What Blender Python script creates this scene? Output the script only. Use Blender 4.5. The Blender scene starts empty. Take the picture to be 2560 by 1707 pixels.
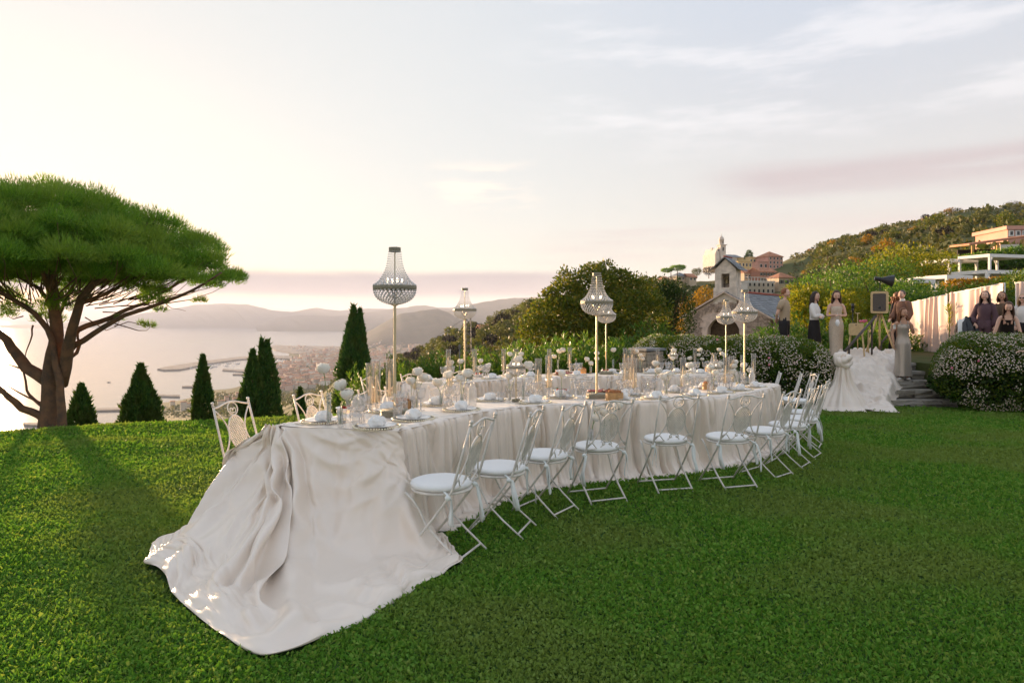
import bpy, math, random, base64, zlib
import numpy as np
from mathutils import Vector, Matrix

SC = bpy.context.scene
COL = SC.collection
rnd = random.Random(7)
NR = np.random.default_rng(11)
PI = math.pi

# ---------------------------------------------------------------- camera, light, exposure
F = 1706.7            # focal length in photograph pixels (24 mm on a 36 mm wide frame)
CZ = 1.36             # camera height over the lawn
HORIZ = 790.0         # row of the horizon
cam_d = bpy.data.cameras.new("camera")
cam = bpy.data.objects.new("camera", cam_d)
COL.objects.link(cam)
cam.location = (0, 0, CZ)
cam.rotation_euler = (PI / 2, 0, 0)
cam_d.sensor_width = 36.0
cam_d.lens = 24.0
cam_d.shift_y = -(853.5 - HORIZ) / 2560.0
cam_d.clip_start = 0.05
cam_d.clip_end = 80000
SC.camera = cam

SUN_EL, SUN_AZ = math.radians(2.6), math.radians(-37.5)     # azimuth from +Y towards +X
SUN_DIR = Vector((math.sin(SUN_AZ) * math.cos(SUN_EL), math.cos(SUN_AZ) * math.cos(SUN_EL), math.sin(SUN_EL)))
SKY_STRENGTH = 0.15
SUN_STRENGTH = 5.0
EXPOSURE = 2.14
sun_d = bpy.data.lights.new("sun", "SUN")
sun_d.energy = SUN_STRENGTH
sun_d.angle = math.radians(1.2)
sun_d.color = (1.0, 0.66, 0.38)
sun = bpy.data.objects.new("sun", sun_d)
COL.objects.link(sun)
sun.rotation_euler = SUN_DIR.to_track_quat("Z", "Y").to_euler()

SC.view_settings.view_transform = "Standard"
SC.view_settings.look = "None"
SC.view_settings.exposure = EXPOSURE
SC.view_settings.gamma = 1.0
SC.view_settings.use_curve_mapping = False
SC.render.engine = "CYCLES"
SC.cycles.use_denoising = True
SC.cycles.max_bounces = 10
SC.cycles.transparent_max_bounces = 24
SC.cycles.transmission_bounces = 8
SC.cycles.glossy_bounces = 4
SC.cycles.diffuse_bounces = 3
SC.cycles.volume_bounces = 1
SC.cycles.caustics_reflective = False
SC.cycles.caustics_refractive = False
SC.cycles.sample_clamp_indirect = 6.0

# ---------------------------------------------------------------- node helpers
class NT:
    def __init__(self, tree):
        self.t = tree
    def n(self, typ, **kw):
        nd = self.t.nodes.new(typ)
        for k, v in kw.items():
            if k.startswith("i_"):
                nd.inputs[k[2:].replace("_", " ")].default_value = v
            elif k.startswith("in"):
                nd.inputs[int(k[2:])].default_value = v
            else:
                setattr(nd, k, v)
        return nd
    def l(self, a, b):
        self.t.links.new(a, b)
    def math(self, op, a, b=None, c=None, clamp=False):
        nd = self.t.nodes.new("ShaderNodeMath")
        nd.operation = op
        nd.use_clamp = clamp
        for i, v in enumerate((a, b, c)):
            if v is None:
                continue
            if isinstance(v, (int, float)):
                nd.inputs[i].default_value = v
            else:
                self.t.links.new(v, nd.inputs[i])
        return nd.outputs[0]
    def mix(self, fac, a, b, typ="MIX"):
        nd = self.t.nodes.new("ShaderNodeMix")
        nd.data_type = "RGBA"
        nd.blend_type = typ
        for sock, v in ((nd.inputs[0], fac), (nd.inputs[6], a), (nd.inputs[7], b)):
            if isinstance(v, (int, float)):
                sock.default_value = v
            elif isinstance(v, (tuple, list)):
                sock.default_value = (*v[:3], 1.0)
            else:
                self.t.links.new(v, sock)
        return nd.outputs[2]
    def maprange(self, v, a, b, c, d, smooth=True):
        nd = self.t.nodes.new("ShaderNodeMapRange")
        nd.interpolation_type = "SMOOTHSTEP" if smooth else "LINEAR"
        self.t.links.new(v, nd.inputs[0])
        for i, x in enumerate((a, b, c, d)):
            nd.inputs[i + 1].default_value = x
        return nd.outputs[0]
    def noise(self, vec, scale, detail=4, rough=0.55, out=0):
        nd = self.t.nodes.new("ShaderNodeTexNoise")
        nd.inputs["Scale"].default_value = scale
        nd.inputs["Detail"].default_value = detail
        nd.inputs["Roughness"].default_value = rough
        if vec is not None:
            self.t.links.new(vec, nd.inputs["Vector"])
        return nd.outputs[out]

# ---------------------------------------------------------------- sky
world = bpy.data.worlds.new("World")
SC.world = world
world.use_nodes = True
wt = NT(world.node_tree)
wt.t.nodes.clear()
sky = wt.n("ShaderNodeTexSky", sky_type="NISHITA", sun_disc=False, sun_elevation=SUN_EL,
           sun_rotation=SUN_AZ, altitude=200.0, air_density=1.0, dust_density=1.6, ozone_density=1.6)
geo = wt.n("ShaderNodeTexCoord")
sep = wt.n("ShaderNodeSeparateXYZ")
wt.l(geo.outputs["Generated"], sep.inputs[0])
dx, dy, dz = sep.outputs
azim = wt.math("ARCTAN2", dx, dy)                      # radians, 0 = camera axis, + = right
horl = wt.math("SQRT", wt.math("ADD", wt.math("MULTIPLY", dx, dx), wt.math("MULTIPLY", dy, dy)))
elev = wt.math("ARCTAN2", dz, horl)
comb = wt.n("ShaderNodeCombineXYZ")
wt.l(azim, comb.inputs[0]); wt.l(wt.math("MULTIPLY", elev, 3.2), comb.inputs[1])
ae = comb.outputs[0]
# angle to the sun: bright aureole of hazy air around it
dot = wt.n("ShaderNodeVectorMath", operation="DOT_PRODUCT")
wt.l(geo.outputs["Generated"], dot.inputs[0]); dot.inputs[1].default_value = SUN_DIR
cosang = dot.outputs["Value"]
glow = wt.maprange(cosang, 0.45, 1.0, 0.0, 1.0)
low = wt.maprange(elev, 0.0, 0.55, 1.0, 0.0)
# veil of thin high cloud that whitens the whole sky
n1 = wt.noise(ae, 3.2, 5, 0.6)
veil = wt.mix(low, (0.98, 1.09, 1.27), (1.20, 1.12, 1.06))
veil = wt.mix(glow, veil, (1.27, 1.28, 1.25))
nis = wt.mix(1.0, sky.outputs[0], (1.0, 1.0, 1.0), "MULTIPLY")
base = wt.mix(0.90, nis, veil)
# thin clouds
def patch(a0, a1, e0, e1, soft_a, soft_e, nscale, seed, lo, hi, stretch=(1.0, 1.0)):
    mp = wt.n("ShaderNodeMapping")
    wt.l(ae, mp.inputs[0])
    mp.inputs["Location"].default_value = (seed, seed * 1.7, seed * 0.3)
    mp.inputs["Scale"].default_value = (stretch[0], stretch[1], 1)
    nz = wt.noise(mp.outputs[0], nscale, 6, 0.6)
    wob = wt.math("MULTIPLY", wt.math("SUBTRACT", nz, 0.5), soft_e * 2.6)
    ee = wt.math("ADD", elev, wob)
    aa = wt.math("ADD", azim, wt.math("MULTIPLY", wt.math("SUBTRACT", nz, 0.5), soft_a * 2.0))
    m = wt.math("MULTIPLY", wt.maprange(aa, a0 - soft_a, a0 + soft_a, 0, 1), wt.maprange(aa, a1 - soft_a, a1 + soft_a, 1, 0))
    m = wt.math("MULTIPLY", m, wt.math("MULTIPLY", wt.maprange(ee, e0 - soft_e, e0 + soft_e, 0, 1), wt.maprange(ee, e1 - soft_e, e1 + soft_e, 1, 0)))
    return wt.math("MULTIPLY", m, wt.maprange(nz, lo, hi, 0.0, 1.0))
R = math.radians
bank = patch(R(-60), R(6), R(1.7), R(3.6), R(6), R(0.4), 2.2, 3.1, 0.0, 0.2, (1.0, 3.0))
base = wt.mix(wt.math("MULTIPLY", bank, 0.92), base, (0.74, 0.66, 0.73))
streak = patch(R(18), R(60), R(9.6), R(11.6), R(4), R(0.8), 2.6, 9.4, 0.2, 0.5, (1.0, 3.5))
base = wt.mix(wt.math("MULTIPLY", streak, 0.85), base, (0.96, 0.84, 0.88))
streak2 = patch(R(5), R(38), R(4.3), R(7.6), R(5), R(0.8), 2.4, 5.2, 0.42, 0.62, (1.0, 5.5))
base = wt.mix(wt.math("MULTIPLY", streak2, 0.75), base, (1.18, 1.02, 1.0))
wisp = patch(R(4), R(60), R(14.5), R(28), R(7), R(2.5), 3.0, 1.3, 0.47, 0.64, (1.2, 2.0))
base = wt.mix(wt.math("MULTIPLY", wisp, 0.42), base, (1.66, 1.62, 1.64))
puff = patch(R(-6), R(2), R(9.3), R(12.5), R(2), R(0.8), 7.0, 2.9, 0.45, 0.6, (1.0, 1.6))
base = wt.mix(wt.math("MULTIPLY", puff, 0.9), base, (1.75, 1.55, 1.36))
# the ground half of the dome stays dull
down = wt.maprange(elev, -0.05, 0.0, 0.0, 1.0)
base = wt.mix(down, (0.7, 0.6, 0.55), base)
bg = wt.n("ShaderNodeBackground"); bg.inputs["Strength"].default_value = SKY_STRENGTH
wt.l(base, bg.inputs["Color"])
out = wt.n("ShaderNodeOutputWorld")
wt.l(bg.outputs[0], out.inputs["Surface"])

# ---------------------------------------------------------------- mesh helpers
def W(px, py, Y):
    """world point seen at photograph pixel (px, py) at depth Y"""
    return Vector(((px - 1280.0) / F * Y, Y, CZ - (py - HORIZ) / F * Y))

def sstep(a, b, x):
    t = min(1.0, max(0.0, (x - a) / (b - a)))
    return t * t * (3 - 2 * t)

def G(x, y):
    """height of the lawn: it falls gently away from the camera"""
    return -0.0439 * y

class MB:
    """collects quads/tris, builds ONE mesh object"""
    def __init__(self):
        self.v = []; self.f = []; self.m = []
    def add(self, vs, fs, mi=0):
        o = len(self.v)
        self.v.extend([tuple(p) for p in vs])
        self.f.extend([tuple(i + o for i in f) for f in fs])
        self.m.extend([mi] * len(fs))
        return self
    def box(self, c, s, rz=0.0, mi=0, taper=1.0, M=None):
        hx, hy, hz = s[0] / 2, s[1] / 2, s[2] / 2
        cs, sn = math.cos(rz), math.sin(rz)
        vs = []
        for z in (-hz, hz):
            k = taper if z > 0 else 1.0
            for x, y in ((-hx, -hy), (hx, -hy), (hx, hy), (-hx, hy)):
                x2, y2 = x * k, y * k
                p = Vector((c[0] + x2 * cs - y2 * sn, c[1] + x2 * sn + y2 * cs, c[2] + z))
                vs.append(M @ p if M else p)
        return self.add(vs, [(0, 3, 2, 1), (4, 5, 6, 7), (0, 1, 5, 4), (1, 2, 6, 5), (2, 3, 7, 6), (3, 0, 4, 7)], mi)
    def tube(self, pts, r, n=6, caps=True, mi=0, closed=False, flat=None):
        pts = [Vector(p) for p in pts]
        N = len(pts)
        rs = r if isinstance(r, (list, tuple)) else [r] * N
        vs = []
        up = None
        for i, p in enumerate(pts):
            if closed:
                t = pts[(i + 1) % N] - pts[i - 1]
            else:
                t = pts[min(i + 1, N - 1)] - pts[max(i - 1, 0)]
            t.normalize()
            if up is None:
                up = Vector((0, 0, 1)) if abs(t.z) < 0.9 else Vector((1, 0, 0))
            a = t.cross(up)
            if a.length < 1e-5:
                a = t.cross(Vector((0.3, 1, 0.1)))
            a.normalize()
            b = a.cross(t).normalized()
            up = b
            for k in range(n):
                an = 2 * PI * k / n + PI / n
                fa = flat if flat else 1.0
                vs.append(p + a * (math.cos(an) * rs[i]) + b * (math.sin(an) * rs[i] * fa))
        fs = []
        for i in range(N if closed else N - 1):
            j = (i + 1) % N
            for k in range(n):
                k2 = (k + 1) % n
                fs.append((i * n + k, i * n + k2, j * n + k2, j * n + k))
        if caps and not closed:
            fs.append(tuple(range(n - 1, -1, -1)))
            fs.append(tuple((N - 1) * n + k for k in range(n)))
        return self.add(vs, fs, mi)
    def lathe(self, prof, n=16, c=(0, 0, 0), mi=0, wob=None):
        vs, fs = [], []
        for i, (r, z) in enumerate(prof):
            for k in range(n):
                a = 2 * PI * k / n
                rr = r * (1 + wob(a, i)) if wob else r
                vs.append((c[0] + rr * math.cos(a), c[1] + rr * math.sin(a), c[2] + z))
        for i in range(len(prof) - 1):
            for k in range(n):
                k2 = (k + 1) % n
                fs.append((i * n + k, i * n + k2, (i + 1) * n + k2, (i + 1) * n + k))
        self.add(vs, fs, mi)
        if prof[0][0] > 1e-4:
            self.add([(c[0] + prof[0][0] * math.cos(2 * PI * k / n), c[1] + prof[0][0] * math.sin(2 * PI * k / n), c[2] + prof[0][1]) for k in range(n)], [tuple(range(n - 1, -1, -1))], mi)
        if prof[-1][0] > 1e-4:
            self.add([(c[0] + prof[-1][0] * math.cos(2 * PI * k / n), c[1] + prof[-1][0] * math.sin(2 * PI * k / n), c[2] + prof[-1][1]) for k in range(n)], [tuple(range(n))], mi)
        return self
    def blob(self, c, r, n=10, m=7, fn=None, mi=0, M=None):
        """ellipsoid (optionally shaped by fn(dir)->scale)"""
        r = (r, r, r) if isinstance(r, (int, float)) else r
        vs, fs = [], []
        for i in range(m + 1):
            th = PI * i / m
            for k in range(n):
                ph = 2 * PI * k / n
                d = Vector((math.sin(th) * math.cos(ph), math.sin(th) * math.sin(ph), math.cos(th)))
                s = fn(d) if fn else 1.0
                p = Vector((d.x * r[0] * s, d.y * r[1] * s, d.z * r[2] * s))
                if M: p = M @ p
                vs.append(Vector(c) + p)
        for i in range(m):
            for k in range(n):
                k2 = (k + 1) % n
                fs.append((i * n + k, (i + 1) * n + k, (i + 1) * n + k2, i * n + k2))
        return self.add(vs, fs, mi)
    def mesh(self, name, mats, smooth=True):
        me = bpy.data.meshes.new(name)
        me.from_pydata(self.v, [], self.f)
        for mm in (mats if isinstance(mats, (list, tuple)) else [mats]):
            me.materials.append(mm)
        if any(self.m):
            me.polygons.foreach_set("material_index", self.m)
        if smooth:
            me.polygons.foreach_set("use_smooth", [True] * len(me.polygons))
        me.update()
        return me
    def build(self, name, mats, parent=None, smooth=True, auto=None):
        me = self.mesh(name, mats, smooth)
        if smooth and auto is not None:
            sharp_by_angle(me, auto)
        return link(name, me, parent)

def sharp_by_angle(me, deg):
    me.set_sharp_from_angle(angle=math.radians(deg))

def link(name, data, parent=None):
    o = bpy.data.objects.new(name, data)
    COL.objects.link(o)
    if parent is not None:
        o.parent = parent
    return o

def np_mesh(name, V, Fq, mats, smooth=False, mi=None):
    """fast mesh from numpy: V (n,3), Fq (m,k) all faces k-sided"""
    me = bpy.data.meshes.new(name)
    V = np.asarray(V, dtype=np.float32); Fq = np.asarray(Fq, dtype=np.int32)
    m, k = Fq.shape
    me.vertices.add(len(V)); me.vertices.foreach_set("co", V.ravel())
    me.loops.add(m * k); me.loops.foreach_set("vertex_index", Fq.ravel())
    me.polygons.add(m)
    me.polygons.foreach_set("loop_start", np.arange(0, m * k, k, dtype=np.int32))
    if smooth:
        me.polygons.foreach_set("use_smooth", np.ones(m, dtype=bool))
    for mm in (mats if isinstance(mats, (list, tuple)) else [mats]):
        me.materials.append(mm)
    if mi is not None:
        me.polygons.foreach_set("material_index", np.asarray(mi, dtype=np.int32))
    me.update(calc_edges=True)
    return me

def tag(o, label=None, cat=None, group=None, kind=None):
    if label: o["label"] = label
    if cat: o["category"] = cat
    if group: o["group"] = group
    if kind: o["kind"] = kind
    return o

def empty(name, loc, rz=0.0, label=None, cat=None, group=None, scale=None):
    o = bpy.data.objects.new(name, None)
    COL.objects.link(o)
    o.empty_display_size = 0.1
    o.location = loc
    o.rotation_euler = (0, 0, rz)
    if scale: o.scale = (scale,) * 3 if isinstance(scale, (int, float)) else scale
    return tag(o, label, cat, group)

def dup(root, loc, rz=0.0, label=None, group=None, scale=None, rot=None):
    """a copy of a thing together with copies of its parts and sub-parts"""
    r = root.copy(); COL.objects.link(r)
    r.location = loc
    r.rotation_euler = rot if rot else (0, 0, rz)
    if scale: r.scale = (scale,) * 3 if isinstance(scale, (int, float)) else scale
    if label: r["label"] = label
    if group: r["group"] = group
    for ch in root.children:
        c = ch.copy(); COL.objects.link(c); c.parent = r
        for g in ch.children:
            d = g.copy(); COL.objects.link(d); d.parent = c
    return r

def grid_mesh(P, name, mats, smooth=True, closed_u=False):
    """P: array (nu, nv, 3)"""
    nu, nv = P.shape[:2]
    idx = np.arange(nu * nv).reshape(nu, nv)
    a = idx[:-1, :-1].ravel(); b = idx[1:, :-1].ravel(); c = idx[1:, 1:].ravel(); d = idx[:-1, 1:].ravel()
    fs = np.stack([a, b, c, d], 1)
    if closed_u:
        e = np.stack([idx[-1, :-1], idx[0, :-1], idx[0, 1:], idx[-1, 1:]], 1)
        fs = np.concatenate([fs, e])
    return np_mesh(name, P.reshape(-1, 3), fs, mats, smooth)

def vnoise(x, y, seed=0, oct=4):
    """cheap smooth value noise, numpy arrays -> about -1..1"""
    x = np.asarray(x, float); y = np.asarray(y, float)
    tot = np.zeros(np.broadcast(x, y).shape); amp = 1.0; norm = 0
    for o in range(oct):
        xi = np.floor(x).astype(np.int64); yi = np.floor(y).astype(np.int64)
        fx = x - xi; fy = y - yi
        fx = fx * fx * (3 - 2 * fx); fy = fy * fy * (3 - 2 * fy)
        def h(a, b):
            n = (a * 374761393 + b * 668265263 + (seed + o) * 1442695041) & 0x7fffffff
            n = ((n ^ (n >> 13)) * 1274126177) & 0x7fffffff
            return ((n ^ (n >> 16)) & 0xffff) / 32767.5 - 1.0
        v = (h(xi, yi) * (1 - fx) + h(xi + 1, yi) * fx) * (1 - fy) + (h(xi, yi + 1) * (1 - fx) + h(xi + 1, yi + 1) * fx) * fy
        tot += v * amp; norm += amp
        amp *= 0.5; x = x * 2.03 + 17.1; y = y * 2.03 - 9.7
    return tot / norm

# ---------------------------------------------------------------- materials
def mat(name, col, rough=0.6, spec=0.5, metal=0.0, var=0.0, vscale=8.0, bump=0.0, bscale=40.0, sheen=0.0,
        trans=0.0, emit=None, emit_s=0.0, coat=0.0, sss=0.0, island=0.0, col2=None, coords="Object", ior=None):
    m = bpy.data.materials.new(name)
    m.use_nodes = True
    t = NT(m.node_tree)
    b = t.t.nodes["Principled BSDF"]
    b.inputs["Roughness"].default_value = rough
    b.inputs["Specular IOR Level"].default_value = spec
    b.inputs["Metallic"].default_value = metal
    b.inputs["Base Color"].default_value = (*col, 1)
    if ior: b.inputs["IOR"].default_value = ior
    if sheen: b.inputs["Sheen Weight"].default_value = sheen
    if trans: b.inputs["Transmission Weight"].default_value = trans
    if coat: b.inputs["Coat Weight"].default_value = coat
    if sss:
        b.inputs["Subsurface Weight"].default_value = sss
        b.inputs["Subsurface Radius"].default_value = (0.02, 0.008, 0.004)
    if emit:
        b.inputs["Emission Color"].default_value = (*emit, 1); b.inputs["Emission Strength"].default_value = emit_s
    tc = t.n("ShaderNodeTexCoord")
    cur = None
    if var or col2:
        nz = t.noise(tc.outputs[coords], vscale, 5, 0.6)
        c2 = col2 if col2 else tuple(x * (1 - var) for x in col)
        c1 = col if col2 else tuple(min(1, x * (1 + var)) for x in col)
        cur = t.mix(t.maprange(nz, 0.32, 0.68, 0, 1), c1, c2)
    if island:
        g = t.n("ShaderNodeNewGeometry")
        k = t.math("ADD", t.math("MULTIPLY", g.outputs["Random Per Island"], 2 * island), 1 - island)
        cc = t.n("ShaderNodeCombineColor")
        for i in range(3): t.l(k, cc.inputs[i])
        cur = t.mix(1.0, cur if cur is not None else col, cc.outputs[0], "MULTIPLY")
    if cur is not None:
        t.l(cur, b.inputs["Base Color"])
    if bump:
        nz2 = t.noise(tc.outputs[coords], bscale, 5, 0.6)
        bp = t.n("ShaderNodeBump"); bp.inputs["Strength"].default_value = bump; bp.inputs["Distance"].default_value = 0.02
        t.l(nz2, bp.inputs["Height"]); t.l(bp.outputs[0], b.inputs["Normal"])
    return m

def leaf_mat(name, cols, transl=0.35, rough=0.5, spec=0.3, patch=None, pscale=1.0, glow=(1.5, 1.45, 0.7)):
    """foliage: random tint per leaf, part of the light passes through"""
    m = bpy.data.materials.new(name); m.use_nodes = True
    t = NT(m.node_tree); t.t.nodes.clear()
    g = t.n("ShaderNodeNewGeometry")
    rp = t.n("ShaderNodeValToRGB")
    el = rp.color_ramp.elements
    el[0].position = 0.0; el[0].color = (*cols[0], 1); el[1].position = 1.0; el[1].color = (*cols[-1], 1)
    for i, c in enumerate(cols[1:-1]):
        e = el.new((i + 1) / (len(cols) - 1)); e.color = (*c, 1)
    t.l(g.outputs["Random Per Island"], rp.inputs[0])
    colr = rp.outputs[0]
    if patch:
        tc = t.n("ShaderNodeTexCoord")
        nz = t.noise(tc.outputs["Object"], pscale, 3, 0.5)
        colr = t.mix(t.maprange(nz, 0.42, 0.62, 0, 1), colr, patch)
    b = t.n("ShaderNodeBsdfPrincipled")
    b.inputs["Roughness"].default_value = rough; b.inputs["Specular IOR Level"].default_value = spec
    t.l(colr, b.inputs["Base Color"])
    tr = t.n("ShaderNodeBsdfTranslucent")
    t.l(t.mix(1.0, colr, glow, "MULTIPLY"), tr.inputs[0])
    mx = t.n("ShaderNodeMixShader"); mx.inputs[0].default_value = transl
    t.l(b.outputs[0], mx.inputs[1]); t.l(tr.outputs[0], mx.inputs[2])
    o = t.n("ShaderNodeOutputMaterial"); t.l(mx.outputs[0], o.inputs[0])
    return m

def thin_glass(name, tint=(0.97, 0.97, 0.97), refl=1.0, white=0.0, rough=0.03):
    """thin clear glass: light passes straight through, more reflection at grazing angles"""
    m = bpy.data.materials.new(name); m.use_nodes = True
    t = NT(m.node_tree); t.t.nodes.clear()
    lw = t.n("ShaderNodeLayerWeight"); lw.inputs["Blend"].default_value = 0.35
    fac = t.math("ADD", t.math("MULTIPLY", t.math("POWER", lw.outputs["Facing"], 2.2), 0.75 * refl), 0.06 * refl, clamp=True)
    tr = t.n("ShaderNodeBsdfTransparent"); tr.inputs[0].default_value = (*tint, 1)
    gl = t.n("ShaderNodeBsdfGlossy"); gl.inputs["Roughness"].default_value = rough
    mx = t.n("ShaderNodeMixShader")
    t.l(fac, mx.inputs[0]); t.l(tr.outputs[0], mx.inputs[1]); t.l(gl.outputs[0], mx.inputs[2])
    last = mx.outputs[0]
    if white:
        df = t.n("ShaderNodeBsdfDiffuse"); df.inputs[0].default_value = (0.85, 0.84, 0.82, 1)
        m2 = t.n("ShaderNodeMixShader"); m2.inputs[0].default_value = white
        t.l(last, m2.inputs[1]); t.l(df.outputs[0], m2.inputs[2]); last = m2.outputs[0]
    o = t.n("ShaderNodeOutputMaterial"); t.l(last, o.inputs[0])
    return m
# ================================================================ ground, sea, hills, haze
SEA = -200.0
def seapt(px, py, z=SEA):
    Y = (CZ - z) * F / (py - HORIZ)
    return ((px - 1280) / F * Y, Y, z)

# ---- lawn
M_soil = mat("lawn_ground", (0.036, 0.085, 0.016), 0.9, 0.1, col2=(0.055, 0.11, 0.024), vscale=1.3, bump=0.5, bscale=60)
def lawn_z(x, y):
    z = G(x, y)
    yb = 11.0 + (x + 8.3) * 0.6 + 0.25 * math.sin(x * 0.7)
    d = y - yb
    if d > -1.0 and x < 2.5:
        z -= 0.05 * (d + 1.0) ** 1.7 * sstep(2.5, 0.5, x) if x > 0.5 else 0.05 * (d + 1.0) ** 1.7
    return z + 0.012 * math.sin(x * 1.9 + y * 0.7) + 0.01 * math.sin(y * 2.3 - x)
xs = np.concatenate([np.linspace(-26, -10, 33), np.linspace(-9.75, 14, 96)])
ys = np.linspace(-5, 16.2, 86)
P = np.zeros((len(xs), len(ys), 3))
for i, x in enumerate(xs):
    for j, y in enumerate(ys):
        P[i, j] = (x, y, lawn_z(x, y))
lawn = link("lawn", grid_mesh(P, "lawn", M_soil))
tag(lawn, "mown green lawn falling gently towards the sea", "lawn", kind="structure")

# ---- upper terrace behind the flowering hedges
TZ = 0.26
M_terr = mat("terrace_turf", (0.055, 0.075, 0.02), 0.95, 0.1, col2=(0.10, 0.085, 0.045), vscale=0.9, bump=0.4)
mb = MB()
tp = [(5.0, 15.6), (6.55, 15.5), (6.6, 16.58), (9.62, 16.58), (9.66, 15.4), (30, 15.2), (30, 27), (20, 27), (9.0, 26), (5.5, 22)]
mb.add([(x, y, TZ) for x, y in tp], [tuple(range(len(tp)))])
mb.add([(x, y, TZ) for x, y in tp] + [(x, y, -1.4) for x, y in tp], [((i + 1) % 10, i, 10 + i, 10 + (i + 1) % 10) for i in range(10)])
tag(mb.build("terrace", M_terr, smooth=False), "raised grass terrace behind the flowering hedges", "terrace", kind="structure")

# ---- hillside terrain in columns of sight
COLS = {
 -2500: [(12, -4), (25, -9), (60, -26), (200, -90), (500, -150), (800, -190), (900, -206)],
 -600: [(12, -3.0), (25, -8), (60, -24), (200, -80), (500, -140), (800, -185), (1000, -206)],
 0:    [(12, -2.4), (25, -7), (60, -24), (200, -78), (500, -125), (900, -180), (1150, -197), (1250, -206)],
 230:  [(14, -2.0), (25, -6), (60, -23), (200, -75), (500, -112), (900, -165), (1200, -196), (1290, -206)],
 420:  [(14, -1.8), (25, -5.5), (60, -22), (200, -72), (500, -108), (900, -140), (1300, -185), (1580, -198), (1670, -206)],
 560:  [(14, -1.6), (25, -5), (60, -22), (200, -70), (500, -104), (900, -130), (1300, -172), (1800, -197), (2050, -206)],
 640:  [(14, -1.5), (25, -5), (60, -22), (200, -70), (500, -102), (900, -124), (1300, -165), (1800, -196), (2680, -198), (2760, -206)],
 760:  [(14, -1.4), (25, -4.6), (60, -20), (200, -58), (500, -83), (800, -97), (1200, -146), (1800, -195), (3800, -198), (3950, -206)],
 880:  [(14, -1.3), (25, -4), (60, -17), (150, -34), (300, -40), (500, -50), (780, -60), (1100, -110), (1700, -193), (4550, -198), (4700, -206)],
 1000: [(14, -1.2), (30, -3.5), (80, -13), (200, -18), (400, -23.5), (520, -36), (1000, -140), (1700, -193), (6000, -198), (6400, -206)],
 1150: [(14, -1.2), (30, -2.6), (80, -9), (200, -9), (350, -8.5), (480, -26), (1000, -130), (1700, -192), (7000, -198)],
 1340: [(14, -1.0), (30, -2), (80, -5), (200, 0), (340, 6.0), (480, -12), (1000, -110), (1800, -190), (7500, -198)],
 1500: [(14, -0.8), (30, -1.6), (80, -4), (200, 2), (340, 11.0), (500, -6), (1000, -90), (1800, -190), (7500, -198)],
 1640: [(14, -0.6), (30, -1.4), (80, -3), (200, 7), (350, 20.5), (460, 14), (1000, -80), (1800, -190), (7500, -198)],
 1760: [(14, -1.7), (24, -0.5), (30, -1.2), (80, -3), (200, 4), (325, 13), (420, 23), (520, 14), (1200, -90), (2000, -190)],
 1900: [(14, -1.7), (24, -0.5), (30, -0.9), (80, -2), (180, 0), (310, 9), (345, 15), (390, 27), (420, 29), (520, 22), (1200, -90), (2000, -190)],
 1990: [(14, -1.7), (24, -0.5), (30, -0.6), (80, 1), (180, 4), (315, 12), (345, 17), (395, 32), (420, 37.5), (520, 32), (1200, -80), (2000, -180)],
 2070: [(14, -1.7), (24, -0.5), (30, -0.2), (60, 2), (150, 12), (300, 31), (430, 46), (540, 40), (1200, -60), (2000, -170)],
 2260: [(14, -1.7), (24, -0.5), (28, 0.2), (50, 2.2), (120, 11), (250, 31), (420, 57.5), (540, 50), (1200, -40), (2000, -150)],
 2400: [(14, -1.7), (24, -0.5), (28, 0.3), (45, 3.2), (90, 10), (200, 28), (380, 55), (520, 55), (1200, -20), (2000, -140)],
 2560: [(14, -1.7), (24, -0.5), (28, 0.4), (45, 4.0), (80, 9.5), (180, 25), (340, 53), (520, 58), (1200, 0), (2000, -120)],
 2900: [(14, -1.7), (24, -0.5), (28, 0.6), (45, 4.5), (80, 11), (170, 28), (300, 54), (520, 66), (1200, 20), (2000, -80)],
 4800: [(14, -1.7), (24, -0.5), (28, 0.8), (45, 6), (80, 16), (160, 42), (300, 70), (520, 80), (1200, 60), (2000, -20)],
}
_ck = sorted(COLS)
def _colz(k, Y):
    pts = COLS[k]
    return np.interp(np.log(Y), [math.log(p[0]) for p in pts], [p[1] for p in pts])
def hill_z(px, Y):
    px = min(max(px, _ck[0]), _ck[-1])
    i = 0
    while i < len(_ck) - 2 and px > _ck[i + 1]:
        i += 1
    a, b = _ck[i], _ck[i + 1]
    t = (px - a) / (b - a); t = t * t * (3 - 2 * t) * 0.5 + t * 0.5
    return float(_colz(a, Y) * (1 - t) + _colz(b, Y) * t)
def ground_at(x, y):
    if y < 2: return lawn_z(x, y)
    return hill_z(1280 + F * x / y, y)
pxs = np.concatenate([np.linspace(-2500, 0, 26)[:-1], np.linspace(0, 2600, 151), np.linspace(2640, 4800, 30)])
Ysm = np.concatenate([np.geomspace(13.5, 900, 84), np.geomspace(960, 9000, 40)])
P = np.zeros((len(pxs), len(Ysm), 3))
for i, px in enumerate(pxs):
    for j, Y in enumerate(Ysm):
        P[i, j] = ((px - 1280) / F * Y, Y, hill_z(px, Y))
# rolling relief, terraces on the right-hand hill
nz = vnoise(P[:, :, 0] / 45.0, P[:, :, 1] / 45.0, 3, 4)
amp = np.clip((P[:, :, 1] - 40) / 200.0, 0, 1) * 3.0
inland = np.clip((P[:, :, 2] + 190) / 30.0, 0, 1)
P[:, :, 2] += nz * amp * inland
M_hill = mat("hillside_scrub", (0.070, 0.092, 0.026), 0.95, 0.1, col2=(0.125, 0.110, 0.048), vscale=0.045, coords="Object", bump=0.6, bscale=0.5)
tag(link("hillside", grid_mesh(P[:, :, :][::-1], "hillside", M_hill)), "scrubby terraced hillside dropping to the coastal town", "hillside", kind="structure")

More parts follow.
